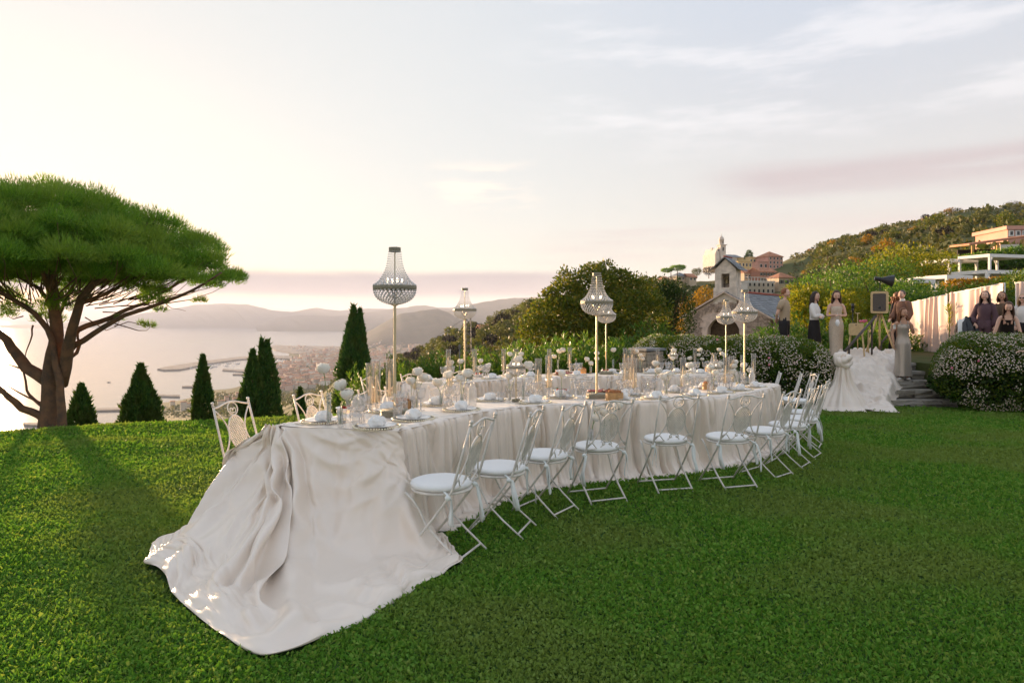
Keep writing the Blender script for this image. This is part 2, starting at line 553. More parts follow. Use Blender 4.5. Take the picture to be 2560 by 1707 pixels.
# ---- sea
M_sea = bpy.data.materials.new("sea_water"); M_sea.use_nodes = True
t = NT(M_sea.node_tree); b = t.t.nodes["Principled BSDF"]
b.inputs["Base Color"].default_value = (0.06, 0.085, 0.10, 1); b.inputs["Roughness"].default_value = 0.16
b.inputs["IOR"].default_value = 1.33
tc = t.n("ShaderNodeTexCoord"); mp = t.n("ShaderNodeMapping"); mp.inputs["Scale"].default_value = (1, 0.5, 1)
t.l(tc.outputs["Object"], mp.inputs[0])
bp = t.n("ShaderNodeBump"); bp.inputs["Strength"].default_value = 0.35; bp.inputs["Distance"].default_value = 2.0
t.l(t.noise(mp.outputs[0], 0.02, 6, 0.6), bp.inputs["Height"]); t.l(bp.outputs[0], b.inputs["Normal"])
mb = MB()
mb.add([(-30000, 300, SEA), (30000, 300, SEA), (30000, 31000, SEA), (-30000, 31000, SEA)], [(0, 1, 2, 3)])
tag(mb.build("sea", M_sea, smooth=False), "calm pale evening sea in the bay", "sea", kind="structure")

# ---- breakwaters and harbour arms
M_quay = mat("quay_stone", (0.24, 0.20, 0.17), 0.9, 0.2, var=0.3, vscale=0.02)
def slab(name, pix, h, label, cat):
    mb = MB(); n = len(pix)
    top = [seapt(px, py, SEA) for px, py in pix]
    mb.add([(p[0], p[1], SEA + h) for p in top], [tuple(range(n))])
    mb.add([(p[0], p[1], SEA + h) for p in top] + [(p[0], p[1], SEA - 0.6) for p in top], [((i + 1) % n, i, n + i, n + (i + 1) % n) for i in range(n)])
    return tag(mb.build(name, M_quay, smooth=False), label, cat, kind="structure")
slab("breakwater", [(393, 924), (430, 917), (520, 903), (600, 894), (670, 890), (730, 892), (730, 899), (668, 897), (600, 900), (520, 911), (450, 926), (410, 927)], 5, "long stone breakwater enclosing the marina", "breakwater")
slab("quay", [(556, 923), (600, 926), (650, 922), (720, 915), (740, 925), (690, 932), (600, 930), (556, 927)], 3, "low quay on the landward side of the marina", "quay")
slab("peninsula", [(668, 868), (690, 863), (740, 866), (880, 867), (900, 884), (800, 889), (735, 885), (690, 877)], 4, "flat built-up harbour peninsula", "peninsula")
slab("groyne", [(455, 966), (505, 966), (505, 969), (455, 969)], 3, "short stone groyne off the beach beside the second cypress", "groyne")
slab("groyne", [(395, 988), (450, 990), (450, 994), (395, 992)], 3, "short stone groyne off the beach beside the wide cypress", "groyne")
slab("groyne", [(582, 935), (625, 935), (625, 938), (582, 938)], 3, "short stone groyne below the marina quay", "groyne")
slab("groyne", [(236, 1024), (300, 1022), (320, 1027), (236, 1029)], 3, "stone groyne reaching the open sea by the small cypress", "groyne")
slab("groyne", [(58, 1060), (118, 1061), (118, 1067), (62, 1065)], 3, "low stone islet off the coast behind the pine trunk", "groyne")

# ---- mountains round the bay
M_mtn = mat("mountain_woods", (0.060, 0.062, 0.035), 0.95, 0.05, col2=(0.10, 0.085, 0.06), vscale=0.004)
def ridge(name, prof, Yr, Yf, seed, rough, label):
    pxa = np.arange(prof[0][0], prof[-1][0] + 1, 6.0)
    ya = np.interp(pxa, [p[0] for p in prof], [p[1] for p in prof])
    nu, nv = len(pxa), 26
    P = np.zeros((nu, nv, 3))
    zr = CZ - (ya - HORIZ) / F * Yr
    zr = zr + rough * vnoise(pxa / 22.0, np.full(nu, seed * 3.3), seed, 4)
    for j in range(nv):
        tt = j / (nv - 1)
        if tt < 0.7:
            s = tt / 0.7; Y = Yf + (Yr - Yf) * s; z = SEA - 3 + (zr - SEA + 3) * (s ** 0.85)
        else:
            s = (tt - 0.7) / 0.3; Y = Yr + 2500 * s; z = zr - (zr - SEA + 30) * s ** 1.4
        X = (pxa - 1280) / F * Y
        sp = vnoise(pxa / 26.0 + 5 * tt, np.full(nu, tt * 2.2 + seed), seed + 9, 4)
        k = math.sin(PI * min(1, tt / 0.7)) if tt < 0.7 else 0
        P[:, j, 0] = X; P[:, j, 1] = Y + sp * k * (Yr - Yf) * 0.10; P[:, j, 2] = z + sp * k * (zr - SEA) * 0.20
    o = link(name, grid_mesh(P[::-1], name, M_mtn))
    return tag(o, label, "mountains", kind="structure")
ridge("mountains", [(-900, 815), (100, 812), (250, 800), (400, 776), (480, 762), (560, 757), (620, 760), (680, 775), (730, 779), (790, 768), (850, 776), (920, 770), (1000, 772), (1100, 768), (1250, 770), (1400, 790)], 13500, 11300, 2, 14, "faint headland mountains on the far side of the bay")
ridge("mountains", [(640, 812), (700, 792), (760, 786), (840, 790), (930, 778), (1000, 768), (1062, 762), (1120, 772), (1250, 780), (1400, 800)], 10800, 9000, 5, 14, "middle range of mountains with a small peak behind the lamps")
ridge("mountains", [(1010, 800), (1100, 782), (1181, 758), (1240, 748), (1290, 743), (1342, 742), (1400, 752), (1480, 752), (1560, 770), (1700, 790)], 8200, 6800, 8, 12, "broad dark mountain ridge behind the olive hill")
ridge("mountains", [(860, 872), (915, 833), (960, 806), (1000, 782), (1050, 776), (1095, 769), (1125, 782), (1150, 798), (1200, 815), (1300, 838), (1400, 850)], 5600, 4300, 13, 8, "rounded hill dotted with houses behind the town")

# ---- the hazy evening air
HAZE_D = 0.00007
M_haze = bpy.data.materials.new("evening_haze"); M_haze.use_nodes = True
t = NT(M_haze.node_tree); t.t.nodes.clear()
pv = t.n("ShaderNodeVolumePrincipled")
pv.inputs["Color"].default_value = (0.80, 0.85, 1.0, 1); pv.inputs["Density"].default_value = HAZE_D
pv.inputs["Anisotropy"].default_value = 0.0
o = t.n("ShaderNodeOutputMaterial"); t.l(pv.outputs[0], o.inputs["Volume"])
mb = MB(); mb.box((0, 15000, 69.0), (66000, 34000, 540.0))
hz = mb.build("haze", M_haze, smooth=False)
tag(hz, "thin warm haze filling the bay and the coast", "haze", kind="stuff")
# ================================================================ draped satin as point grids (settled under gravity beforehand), kept as differences between neighbours
def unpack_grid(v, nu, nv, q):
    v = np.array(v).reshape(3, nu, nv).transpose(1, 2, 0)
    d = v.copy(); d[:, 1:] = np.cumsum(v[:, 1:], axis=0)
    return np.cumsum(d, axis=1) * q
TRAIN = unpack_grid([
-887,-7,-11,-8,-9,-8,-10,-13,-13,-12,-11,-7,-10,-12,-12,-9,-7,-1,2,3,3,3,3,4,4,5,4,5,4,4,3,2,1,-8,5,-3,-7,8,1,-2,7,-6,7,5,3,7,8,3,0,0,-2,1,-2,1,-2,-2,-888,-1,5,0,3,1,1,4,1,-1,-1,
-6,-4,4,4,0,-4,-6,-8,-5,-4,1,-1,-2,1,-1,-1,-1,2,1,2,1,2,8,-4,9,0,-1,-1,-4,0,2,-8,0,-8,-4,-10,-5,2,0,-1,1,1,0,1,3,-887,-1,3,-1,-1,1,-2,-1,3,3,4,1,1,-8,-6,2,4,2,0,1,-3,-8,6,-3,-9,4,
3,-3,-9,-1,-4,0,-5,3,-2,-6,3,-6,4,2,-9,8,-2,-4,4,-8,3,5,-7,-1,6,-4,2,2,-5,4,-885,4,-1,-1,-4,-4,0,-1,-2,-1,-3,5,5,5,3,-3,0,1,2,1,2,-5,-11,9,6,-16,-3,1,2,-2,-1,-11,1,-3,4,0,-4,-4,0,
3,-2,-8,7,-1,-4,0,-3,1,6,5,-6,1,2,-6,2,-3,-882,0,-3,1,-2,-1,-2,0,0,-2,-2,-4,-2,1,8,5,-1,4,-6,-5,5,10,-2,-14,4,4,-10,-1,4,-5,-3,1,-5,6,-7,2,2,-4,0,0,-2,-1,4,-4,-3,7,-4,-8,2,-1,-1,
-7,0,6,-4,4,-879,-5,-4,3,1,-3,1,-1,-2,2,2,-2,-1,1,-2,0,1,-2,12,-4,-8,-2,10,4,-12,6,1,-3,-2,-9,-1,9,3,-13,-3,1,8,-1,1,-2,-1,7,-6,-3,0,0,6,-6,0,-3,0,1,-4,7,1,-8,-876,1,-2,-6,3,2,-4,
0,1,-3,0,4,5,4,-1,-1,0,-4,-2,11,-2,-6,-9,8,3,-13,3,-2,-4,9,-11,-4,8,2,-1,-5,1,3,-12,3,3,-5,6,5,-3,-4,2,8,-2,-8,2,7,-10,-5,-2,4,-874,0,1,0,-2,1,3,0,2,0,-2,-1,1,-3,-1,-1,5,4,-4,-5,7,
4,-1,-12,2,9,-8,-6,-2,0,10,-10,-6,7,2,-8,-2,8,2,-10,5,-1,-8,5,7,-7,-7,5,-4,0,-4,1,10,-14,5,0,-874,-1,2,2,1,-1,2,2,-1,5,3,0,-4,-1,1,-2,-7,-5,-1,1,-2,3,5,4,-1,-1,6,2,-5,-5,0,5,-9,-9,
7,0,-3,-7,3,6,-8,9,-9,-4,0,2,0,-5,-1,2,1,-8,4,3,-2,0,-874,3,2,2,0,3,3,2,1,-1,1,1,0,0,-2,2,1,-2,-5,-7,-7,-6,-4,0,1,3,4,6,7,2,-2,0,0,-4,-10,4,-4,0,-1,0,4,-8,5,-4,-1,1,0,-3,-1,0,2,-1,
-6,4,-4,2,-874,1,4,3,3,3,2,0,0,2,0,0,0,1,0,-1,0,2,1,0,0,-3,-4,-7,-6,-6,-4,-2,1,3,4,3,4,4,-1,1,-1,3,-3,0,-4,4,-2,0,0,2,0,1,2,1,-1,5,-3,-2,5,-5,-874,-1,-3,-2,2,-1,1,1,5,3,3,4,1,0,0,
0,1,-1,2,-1,2,1,0,1,0,-2,-2,-3,-6,-4,-3,-2,1,3,5,0,1,-5,6,-2,3,-6,8,-3,3,0,1,-1,-1,1,-1,-2,4,1,-3,1,-872,1,0,0,0,1,2,-1,-2,-1,1,-2,6,0,0,2,-1,-1,1,2,-1,2,0,1,0,2,1,0,2,0,-2,-1,-2,
-4,-2,-1,4,1,-4,4,-1,3,-7,4,3,1,0,2,0,4,-1,-2,3,-3,3,-4,-869,1,2,1,0,0,-2,1,2,0,0,1,-4,3,-1,-5,-1,7,-4,3,-1,-1,5,0,-1,0,0,1,0,0,-1,-1,0,0,0,0,0,3,-1,-3,6,-6,5,4,-7,-2,7,3,-3,-5,6,
4,-5,1,-1,1,-866,-3,4,0,-1,1,-2,0,0,-4,-1,-4,-1,1,5,5,4,-5,5,-4,3,2,-3,1,2,-2,1,0,0,1,1,1,0,1,0,-2,3,-2,2,-1,-1,3,-1,-2,5,0,-8,-3,4,4,0,-2,0,7,-2,1,-863,3,-4,4,-3,0,0,-1,-3,5,-1,4,
0,-2,-3,0,0,1,0,4,2,0,1,-1,0,2,-3,2,1,0,1,0,0,0,0,5,-5,1,1,2,-1,4,-3,-4,0,3,0,2,-4,2,-7,4,-1,-7,11,3,-861,2,0,-2,4,-1,3,0,-1,-1,2,-1,2,0,2,1,-1,1,-1,0,1,2,0,1,0,0,2,-2,-1,0,1,2,1,
1,2,1,1,2,-1,2,1,-2,1,3,-1,2,1,-1,3,-5,6,-3,4,3,-4,-2,-860,3,3,-2,2,-1,-3,0,3,2,-2,2,1,2,2,1,1,0,2,0,-2,-1,2,1,1,0,1,0,0,1,0,0,0,1,0,-2,5,-1,1,1,-1,1,1,3,0,-3,4,0,-1,-1,-2,2,-1,0,
2,-3,-861,0,2,6,-2,5,2,1,1,0,2,1,1,1,0,1,0,1,0,0,1,-1,-2,1,0,1,0,1,1,-1,1,0,1,1,0,0,-5,2,1,0,-1,2,-1,-2,1,3,-4,-2,2,3,0,-1,0,2,-4,4,-861,-5,-2,0,6,6,7,4,-2,2,3,0,1,0,1,-1,2,-1,1,1,
-1,1,0,-1,0,0,0,0,0,1,0,0,0,0,0,0,0,-2,1,1,-1,-2,2,1,-2,-2,1,1,1,-1,2,1,0,-3,3,0,-861,3,1,-1,-2,-5,-2,4,10,-1,0,4,0,3,0,1,1,1,0,0,1,0,0,0,0,0,0,0,0,1,0,1,0,-1,1,0,0,0,2,-3,2,1,0,
-2,3,-2,0,0,1,2,0,-1,1,3,-1,-2,-859,2,0,2,0,0,0,-3,1,3,-1,-1,3,-2,0,3,-1,1,-1,2,1,-1,3,-1,0,1,0,2,0,0,0,0,1,1,0,1,0,3,-3,0,1,-1,1,4,-3,0,3,0,-2,0,0,5,-2,-3,-2,2,-856,2,-1,-1,0,1,0,
4,-3,1,1,3,-4,1,3,-4,1,1,0,-1,0,2,-2,4,1,1,1,-2,1,0,0,0,1,0,0,-1,5,-5,4,1,0,2,-3,0,0,6,-3,2,0,-3,1,-7,5,1,3,-2,-853,0,4,-1,3,0,-2,0,1,-4,1,-2,1,5,-2,-1,1,0,3,-1,1,-1,2,-1,0,0,1,1,
0,0,2,0,-1,1,-1,4,-2,3,-2,2,0,-2,3,-3,4,-3,1,1,-1,3,-3,5,-2,0,1,-1,-850,3,-3,-6,-1,6,7,-3,-5,4,-1,0,4,-4,0,5,2,0,-2,2,0,1,-1,1,1,0,0,1,1,1,0,1,0,0,1,-3,4,0,-1,0,2,0,1,2,-3,0,3,-2,
4,-1,1,-1,-3,5,-4,4,-848,4,2,2,0,-4,-2,4,2,-2,2,0,-3,0,0,-2,-3,2,1,1,0,1,2,1,3,3,3,1,1,1,0,1,1,0,0,1,-6,1,1,1,-1,1,0,-1,2,1,-2,4,-2,0,2,-1,5,-3,0,0,-847,-5,-1,12,4,-1,-4,-2,3,3,-3,
-1,2,1,1,2,-1,-4,0,-2,3,5,0,2,2,-1,-2,-1,0,0,0,0,0,6,1,0,1,0,1,-1,0,2,-1,0,1,1,-1,-4,1,5,-1,5,-6,5,-1,-1,-847,2,9,-3,-8,-9,-1,2,0,0,3,2,2,4,7,2,3,3,-3,1,0,-3,2,-1,-3,0,1,2,1,1,3,1,
2,-5,4,-1,1,0,1,1,1,-1,0,-1,-2,-1,2,2,1,-3,2,-3,5,-4,4,2,-848,4,-4,-1,7,6,-2,-2,-2,-2,0,-5,-4,-1,-3,2,6,8,11,2,1,1,1,0,2,1,1,1,0,0,-1,0,0,2,-1,3,-3,-2,-3,-4,-2,-1,1,2,6,-4,0,3,1,2,
0,0,2,1,-3,1,-847,-7,-2,0,0,10,3,1,6,2,0,5,2,-4,-2,1,-3,-2,0,3,-1,0,0,2,1,1,1,0,0,0,0,0,1,-1,-1,-1,2,0,0,2,1,1,-2,0,-5,6,3,0,1,0,0,2,-1,-2,4,-2,-846,3,-7,-5,-3,-2,11,5,2,3,3,-1,1,
4,4,-2,2,-1,-3,-4,-3,-1,-1,-1,-1,0,0,2,1,2,2,2,1,1,1,0,1,1,-1,0,-3,2,1,0,7,0,0,2,-2,1,1,0,-1,3,-1,0,-843,5,1,-4,0,-7,-6,-4,-3,0,5,10,-2,-2,-3,3,5,9,5,1,3,-1,-1,-1,-1,0,0,-1,0,0,0,
0,0,1,0,1,-1,-1,-1,5,1,-1,5,3,-3,3,-1,-4,3,1,0,1,-1,-1,2,0,-840,-3,11,2,2,6,-3,2,0,2,-2,-6,3,1,-1,-3,0,-2,3,6,2,0,-1,0,-1,-1,-1,-1,0,-1,-1,0,-1,0,0,1,1,3,2,-5,4,1,3,-1,1,0,-1,2,0,
-1,1,-1,3,1,-1,-1,-837,1,0,3,1,1,7,-1,-5,-5,-1,-1,0,0,1,6,-3,-3,-4,-1,2,4,2,1,1,0,-1,-1,0,-1,0,-1,1,-1,1,1,3,1,5,5,5,1,-2,3,-4,2,0,0,0,0,1,0,0,0,-2,2,-835,5,-1,-2,5,3,-1,1,3,3,0,0,
0,-1,-2,-7,-6,-7,-6,-3,-3,-1,1,1,1,2,2,2,3,3,3,4,3,5,3,3,2,2,0,2,-3,4,-1,-1,2,-4,4,1,0,1,-1,1,-2,-1,3,1,-834,2,3,0,-1,0,3,3,3,-8,-5,3,8,8,6,2,2,4,1,0,-1,0,0,0,1,0,1,1,0,1,0,-1,-2,
-2,-3,-4,-4,2,0,-3,2,0,-1,1,0,1,0,0,3,-1,0,-1,1,1,1,0,-834,-3,3,3,-5,-1,-2,-1,3,11,5,-1,-2,-1,0,2,2,1,3,2,3,3,2,1,2,2,2,1,0,-1,-2,-2,-1,-3,0,0,0,-3,-4,4,2,-4,3,0,3,-1,1,2,-1,1,-1,
0,1,2,-1,2,-825,2,-5,3,6,0,0,-1,-2,-2,-3,-5,-9,-8,-3,-2,-1,0,0,0,-1,-1,-1,1,0,1,0,1,1,1,2,1,1,2,3,4,6,5,9,4,2,9,-1,1,0,3,-1,0,0,-1,0,2,1,0,2,-2,-809,-5,0,6,-1,3,-3,-2,-2,0,4,4,4,2,
-4,-5,-4,-6,-4,-2,-2,-3,-1,-1,0,0,2,2,2,4,4,5,5,6,3,3,1,1,-1,-2,0,-2,3,0,1,-1,-1,-1,-1,2,3,1,1,-1,-1,2,-793,-1,1,-2,0,-4,3,3,0,-1,0,2,-1,-3,2,4,3,4,3,0,1,2,0,1,1,-1,1,1,1,0,0,1,0,
0,-1,-1,-2,-2,-2,-2,-4,-3,-1,2,2,2,3,1,0,-1,1,2,2,2,-2,1,-778,1,0,0,0,1,0,-1,0,0,0,0,1,4,1,-1,1,3,1,0,-2,-1,1,0,1,0,-2,-2,-1,-1,0,-1,0,0,2,0,2,1,0,1,0,-1,-2,-1,-2,0,0,2,2,2,-1,0,
-1,2,2,-3,-762,-1,-2,1,-1,0,0,1,1,1,-3,2,0,1,1,2,0,-1,1,4,4,0,2,2,0,2,0,-1,0,0,-1,-1,0,-2,-1,-1,-1,-2,0,-2,-1,0,-1,-2,0,-1,0,-2,1,1,0,0,-1,0,5,-2,-747,0,1,0,1,0,-1,-1,-1,0,0,-2,2,
0,3,0,-1,-1,-1,-1,2,2,0,-1,0,0,0,2,-1,0,1,0,0,0,0,0,0,1,-1,1,0,0,1,0,-1,0,-1,1,0,0,2,-1,0,-4,-4,7,-731,0,1,0,1,-2,-3,1,3,2,1,-4,1,0,1,3,-1,-5,-1,2,2,2,-1,-1,-1,1,2,0,1,1,-1,1,0,1,
-1,1,0,0,1,0,0,0,0,0,0,0,0,0,0,0,0,0,1,2,0,-4,-715,0,0,1,-1,-1,1,1,0,1,3,0,-4,1,-1,2,3,1,-4,-1,0,3,1,0,0,0,0,1,1,0,1,0,0,0,0,0,0,-1,0,0,1,1,-1,1,0,0,-1,0,-1,0,-1,1,2,0,0,-2,-700,2,
-1,-1,0,2,1,-1,-1,0,1,4,-1,-3,0,-1,3,3,0,-3,-1,-1,3,2,-1,0,0,1,0,1,0,0,0,0,1,0,-1,1,-1,-2,-1,-1,0,-1,0,1,2,-1,1,-1,1,-1,-1,0,1,1,-684,-1,1,-2,2,0,0,-1,0,-1,1,2,1,-1,-4,-1,1,2,2,-1,
-3,1,2,1,1,-1,0,0,1,-1,0,0,1,0,0,0,1,-1,-3,2,0,-2,-1,0,0,-2,-1,1,-1,0,0,0,-3,1,2,-1,-669,0,-1,2,-1,1,1,0,-2,0,-3,1,3,-1,-2,0,0,2,2,0,-1,-1,0,1,2,-1,0,0,-1,1,0,1,-1,1,0,1,-1,-3,3,
-1,0,1,0,-2,-1,1,0,-1,0,-1,-1,1,0,-3,-2,4,-653,0,0,-1,0,0,-2,3,0,-5,1,3,0,3,1,-3,-1,1,2,2,0,-1,-1,1,1,1,0,-1,1,-1,1,-1,1,0,1,-1,0,3,-2,-1,0,0,2,2,0,0,-1,0,0,1,-1,-1,3,1,0,-5,-637,
-1,0,0,1,-4,4,-4,-1,1,3,-1,3,0,-1,-1,-3,2,4,0,1,-2,0,0,0,1,-1,0,0,0,0,0,-1,0,0,0,2,1,2,-1,-2,-2,1,2,1,0,0,0,-1,0,0,-3,0,-3,3,2,-622,0,1,0,-3,2,1,0,0,0,-3,0,-2,-1,1,-1,2,1,1,2,-1,
-1,-1,0,1,-1,0,0,-1,0,0,0,1,-1,0,0,0,0,2,2,-1,1,-6,0,1,1,1,0,-6,2,0,1,-5,1,-1,5,-606,-1,-1,1,-2,1,-1,-1,1,1,0,-2,2,1,0,-1,-1,1,0,0,0,1,-1,0,-1,0,0,-1,0,0,0,0,0,0,-1,0,-1,0,-1,0,2,
1,4,-6,-1,-3,0,-1,7,-4,0,3,3,1,-3,-3,-591,-1,2,0,-1,2,-5,3,0,0,0,-3,1,1,-2,2,2,-1,0,0,1,0,-1,0,-1,0,0,1,0,0,-1,1,-1,0,0,-1,0,0,0,1,2,0,-1,2,-3,0,0,0,0,1,0,-3,1,1,0,0,-575,2,-5,2,1,
-2,4,-2,-1,0,-3,4,-1,-2,4,2,-1,1,0,0,0,-1,1,0,2,0,0,-1,1,0,0,0,1,0,0,1,-1,0,-1,0,-1,2,3,-2,2,-1,0,2,-1,2,2,2,0,-2,-2,-2,-559,-1,3,-5,3,0,1,0,-3,0,0,2,-1,2,1,-1,1,1,-2,0,0,2,1,0,-1,
0,0,1,0,1,0,0,0,0,0,-1,1,1,1,-1,0,-2,-3,2,0,2,0,-3,3,1,1,-2,2,2,4,-7,-544,0,-1,2,-1,1,-1,-3,3,-2,4,-2,0,0,-1,1,3,-2,0,-1,0,-1,1,2,1,0,1,0,0,-2,0,-1,0,0,0,0,-1,-2,-1,1,3,3,1,1,-4,
-2,0,0,0,0,-1,-1,-4,-2,-1,9,-528,-1,1,0,-1,0,0,-3,3,0,1,-1,0,-1,1,2,0,0,-1,-1,0,2,3,-1,-2,-1,0,0,-1,2,0,0,-1,-1,-1,1,2,2,2,-4,-2,2,2,1,1,2,-4,-2,-1,0,1,2,-1,0,0,-3,-513,1,-2,1,1,
-2,-5,5,-2,3,1,0,-2,0,0,1,1,-1,-3,1,2,2,1,0,-1,0,0,0,-1,-2,-2,0,-1,2,2,0,-1,0,-2,4,-2,-5,2,3,3,1,0,1,-1,-3,-3,1,1,2,2,-6,-497,-2,-1,-1,-3,2,0,1,-2,3,-1,-2,-1,0,2,2,-1,-4,1,0,2,3,
-4,-5,-2,1,-1,1,1,0,2,0,2,0,0,0,0,-5,1,-5,2,1,-4,2,-4,1,3,-5,0,0,-1,-2,-6,6,-3,6,-481,-1,0,-2,2,-4,2,-1,4,-1,-3,-4,3,-1,3,-1,-3,-3,0,1,1,-3,-4,1,2,2,2,0,0,1,0,0,-1,-2,-4,-3,0,0,-1,
2,-2,1,-1,-2,-3,0,0,6,-6,-4,3,4,-2,-5,4,-1,-466,-1,1,-1,-3,2,-2,3,-1,-2,-3,2,-4,5,0,-1,-3,0,0,1,-3,-1,3,-1,1,0,-1,-1,-1,0,-1,-2,-1,-1,1,0,-4,0,2,1,-2,0,0,1,-4,-3,1,3,0,4,-2,-2,3,
-9,3,-1,-450,-1,-3,2,0,-1,0,-2,0,-4,3,0,1,2,-2,-6,2,0,-1,0,1,-4,-1,0,-2,-2,-1,-1,0,-1,-1,1,0,0,1,-3,4,2,-5,-1,2,-2,0,-6,10,-2,2,-11,2,-2,3,-8,10,-1,1,-4,-435,1,0,-3,0,-1,1,-1,-4,1,
-2,2,5,-4,-4,1,-6,4,6,-2,-2,-1,-2,-1,-1,-1,-2,-2,-1,-2,0,-1,-1,1,0,4,-6,3,-4,3,0,0,1,-2,1,-1,-2,8,-2,-7,1,-5,-4,10,-9,5,-419,-3,2,-2,-1,1,0,-2,1,-1,2,-3,-5,-1,3,2,3,-7,-7,1,1,5,1,
-1,-1,-2,-1,0,-1,-1,-2,-1,-2,-2,-2,3,-4,1,2,-1,1,0,-3,7,-7,3,-4,-1,6,4,-1,10,-13,5,-10,-1,-403,0,-4,2,0,-3,-1,1,1,0,-6,1,0,-2,-3,0,-2,7,2,-2,-3,-3,0,1,0,1,-1,-1,-1,0,-2,-2,-1,-2,
-1,-1,0,-2,3,-3,-2,-3,3,-7,5,1,-4,1,-1,-3,-4,2,9,-6,9,-2,-388,1,-1,-2,1,0,-3,-1,-2,1,1,-6,-1,2,-2,1,3,-8,3,3,2,-3,-3,0,1,-1,0,-1,-2,-2,0,-1,-1,0,-2,-1,0,0,0,-4,1,-2,-3,5,-5,-1,3,
-1,-1,4,-3,-1,2,-1,2,1,2470,12,8,7,5,4,1,2,-2,-5,-4,-7,-7,-3,3,6,6,6,6,4,4,4,4,4,3,2,2,2,1,1,0,1,0,1,0,-1,-1,-2,3,2,-2,2,1,0,1,1,-2,-1,6,-1,5,1,6,2,8,6,2463,-1,-1,-2,2,-1,3,1,8,8,
4,5,0,-5,-12,-10,-7,-4,0,4,4,2,0,-2,-1,-1,-1,-2,-3,-2,-1,-1,-1,2,1,-6,9,-1,-8,6,-4,2,4,-7,9,-1,7,6,-2,-4,5,-1,-6,1,-5,-5,2459,-5,1,-2,2,-3,-2,0,-2,1,4,7,15,5,3,-7,-5,-4,1,-6,-11,
-5,-1,0,0,0,-2,-1,5,1,4,-1,7,-6,3,9,-4,7,-5,0,14,-14,-4,5,0,3,-11,-5,6,0,-7,2,-1,-7,4,-6,2460,-1,-1,1,-2,4,1,-1,2,-5,-4,-5,-8,8,7,11,1,-1,-10,-1,1,-4,0,-1,-1,1,0,-2,0,0,-2,8,-4,-3,
-8,1,0,2,6,-6,0,14,-10,1,-4,3,8,-6,-15,4,-3,2,-10,6,2,2,2464,3,-2,-4,0,7,1,-2,0,-1,1,-1,-5,-8,-5,1,5,-2,1,0,-1,3,-1,1,-3,-1,6,2,-2,-2,-2,-4,1,-4,4,-4,1,-2,0,0,-5,-2,4,6,-4,-10,1,8,
2,-3,6,0,6,-10,0,-5,2470,3,-3,2,-4,-3,0,4,-7,6,0,-1,3,-2,-4,-7,-1,2,2,-4,3,0,-2,-1,2,-1,-4,-1,-2,4,1,-7,-4,11,2,-5,-8,-1,0,-2,1,-5,2,-2,-1,3,-5,1,-1,4,-6,-1,2,0,-6,6,2475,-2,3,3,0,
-4,-4,-2,3,-7,-2,2,4,-3,0,2,-3,-1,-1,4,-1,-2,-1,0,0,-3,-1,0,1,-3,-1,1,-5,-2,-3,4,-2,-3,6,0,-7,3,-2,-3,-1,-2,2,-6,3,1,-4,-4,4,1,3,-3,2476,-3,2,-1,-2,-4,3,-1,2,-3,-3,-1,0,-2,2,0,1,1,
-2,-3,0,1,-1,-4,0,1,-3,0,-1,-1,-1,1,0,-2,-2,1,2,-3,-1,-1,1,-2,3,-5,0,0,2,-2,-2,1,4,-5,-6,11,-7,1,2473,-2,-4,-1,2,0,-2,2,-3,6,3,-3,-5,4,-5,-4,-3,-1,-1,0,-1,-2,-1,0,-3,0,1,-1,-2,-1,
0,1,3,0,0,-3,2,0,-2,0,0,-3,3,1,-2,2,-4,4,-2,-1,-3,6,-3,-1,-1,0,2466,1,-2,0,-1,2,4,-1,-2,-1,-1,0,-3,2,4,-3,-4,-4,-3,-4,-2,0,0,0,-1,-2,-2,-1,0,0,0,-2,1,1,1,3,-3,1,0,-3,1,1,-3,2,0,-2,
1,-3,5,-3,0,-1,5,-7,2,0,2460,-1,-2,2,2,3,0,-2,0,-1,-1,0,0,-2,1,4,0,-3,0,0,-4,-5,-4,-4,-1,0,0,0,-1,-1,-2,0,-1,-1,0,-2,2,0,-2,1,-1,2,-1,-1,-1,1,-2,1,-2,0,0,-1,1,0,-4,1,2456,-2,5,-3,
-3,0,2,-1,-2,-1,1,2,2,0,-2,0,1,2,-4,-1,3,-1,-1,1,-3,-5,-3,-3,-2,-1,0,-1,-1,-1,-2,0,-2,-1,1,0,-2,0,1,0,-1,-1,0,0,-2,-2,1,-1,-2,1,-1,1,2456,-5,-1,-1,1,0,-1,1,-2,0,0,-1,2,-1,2,-3,1,1,
4,-2,-5,4,-1,-1,0,2,0,0,-1,-2,-3,-4,-3,-2,-2,-3,0,1,-3,1,-1,-1,-1,-1,1,0,-1,-2,1,2,-4,-2,2,-2,1,-1,2460,1,-7,1,0,0,-3,0,4,1,-3,-3,-3,3,3,4,-2,-8,-4,4,3,-7,4,-1,-1,-1,-2,0,0,-1,-2,
0,-2,-2,-2,-2,0,-1,-1,0,0,-2,0,0,-2,-1,0,-1,0,-2,0,0,-2,0,-1,1,2466,1,-3,-1,7,-6,-6,-6,-3,-2,1,2,1,-2,-2,1,4,6,0,-6,-3,4,-5,0,-1,-1,1,-2,-2,-1,0,-1,0,-2,0,-1,0,-2,2,-4,0,-1,-2,-1,
0,-1,-1,1,-3,-1,0,-1,-1,0,1,-1,2471,-3,3,-3,-7,9,2,1,-3,-6,0,0,-3,-2,0,-3,-3,3,1,5,1,-3,2,-3,-1,-4,-3,0,0,-1,-1,-1,-1,0,-1,0,-1,0,-2,0,0,-1,-2,-2,-1,-1,-1,0,-1,1,-4,0,-2,-2,3,3,
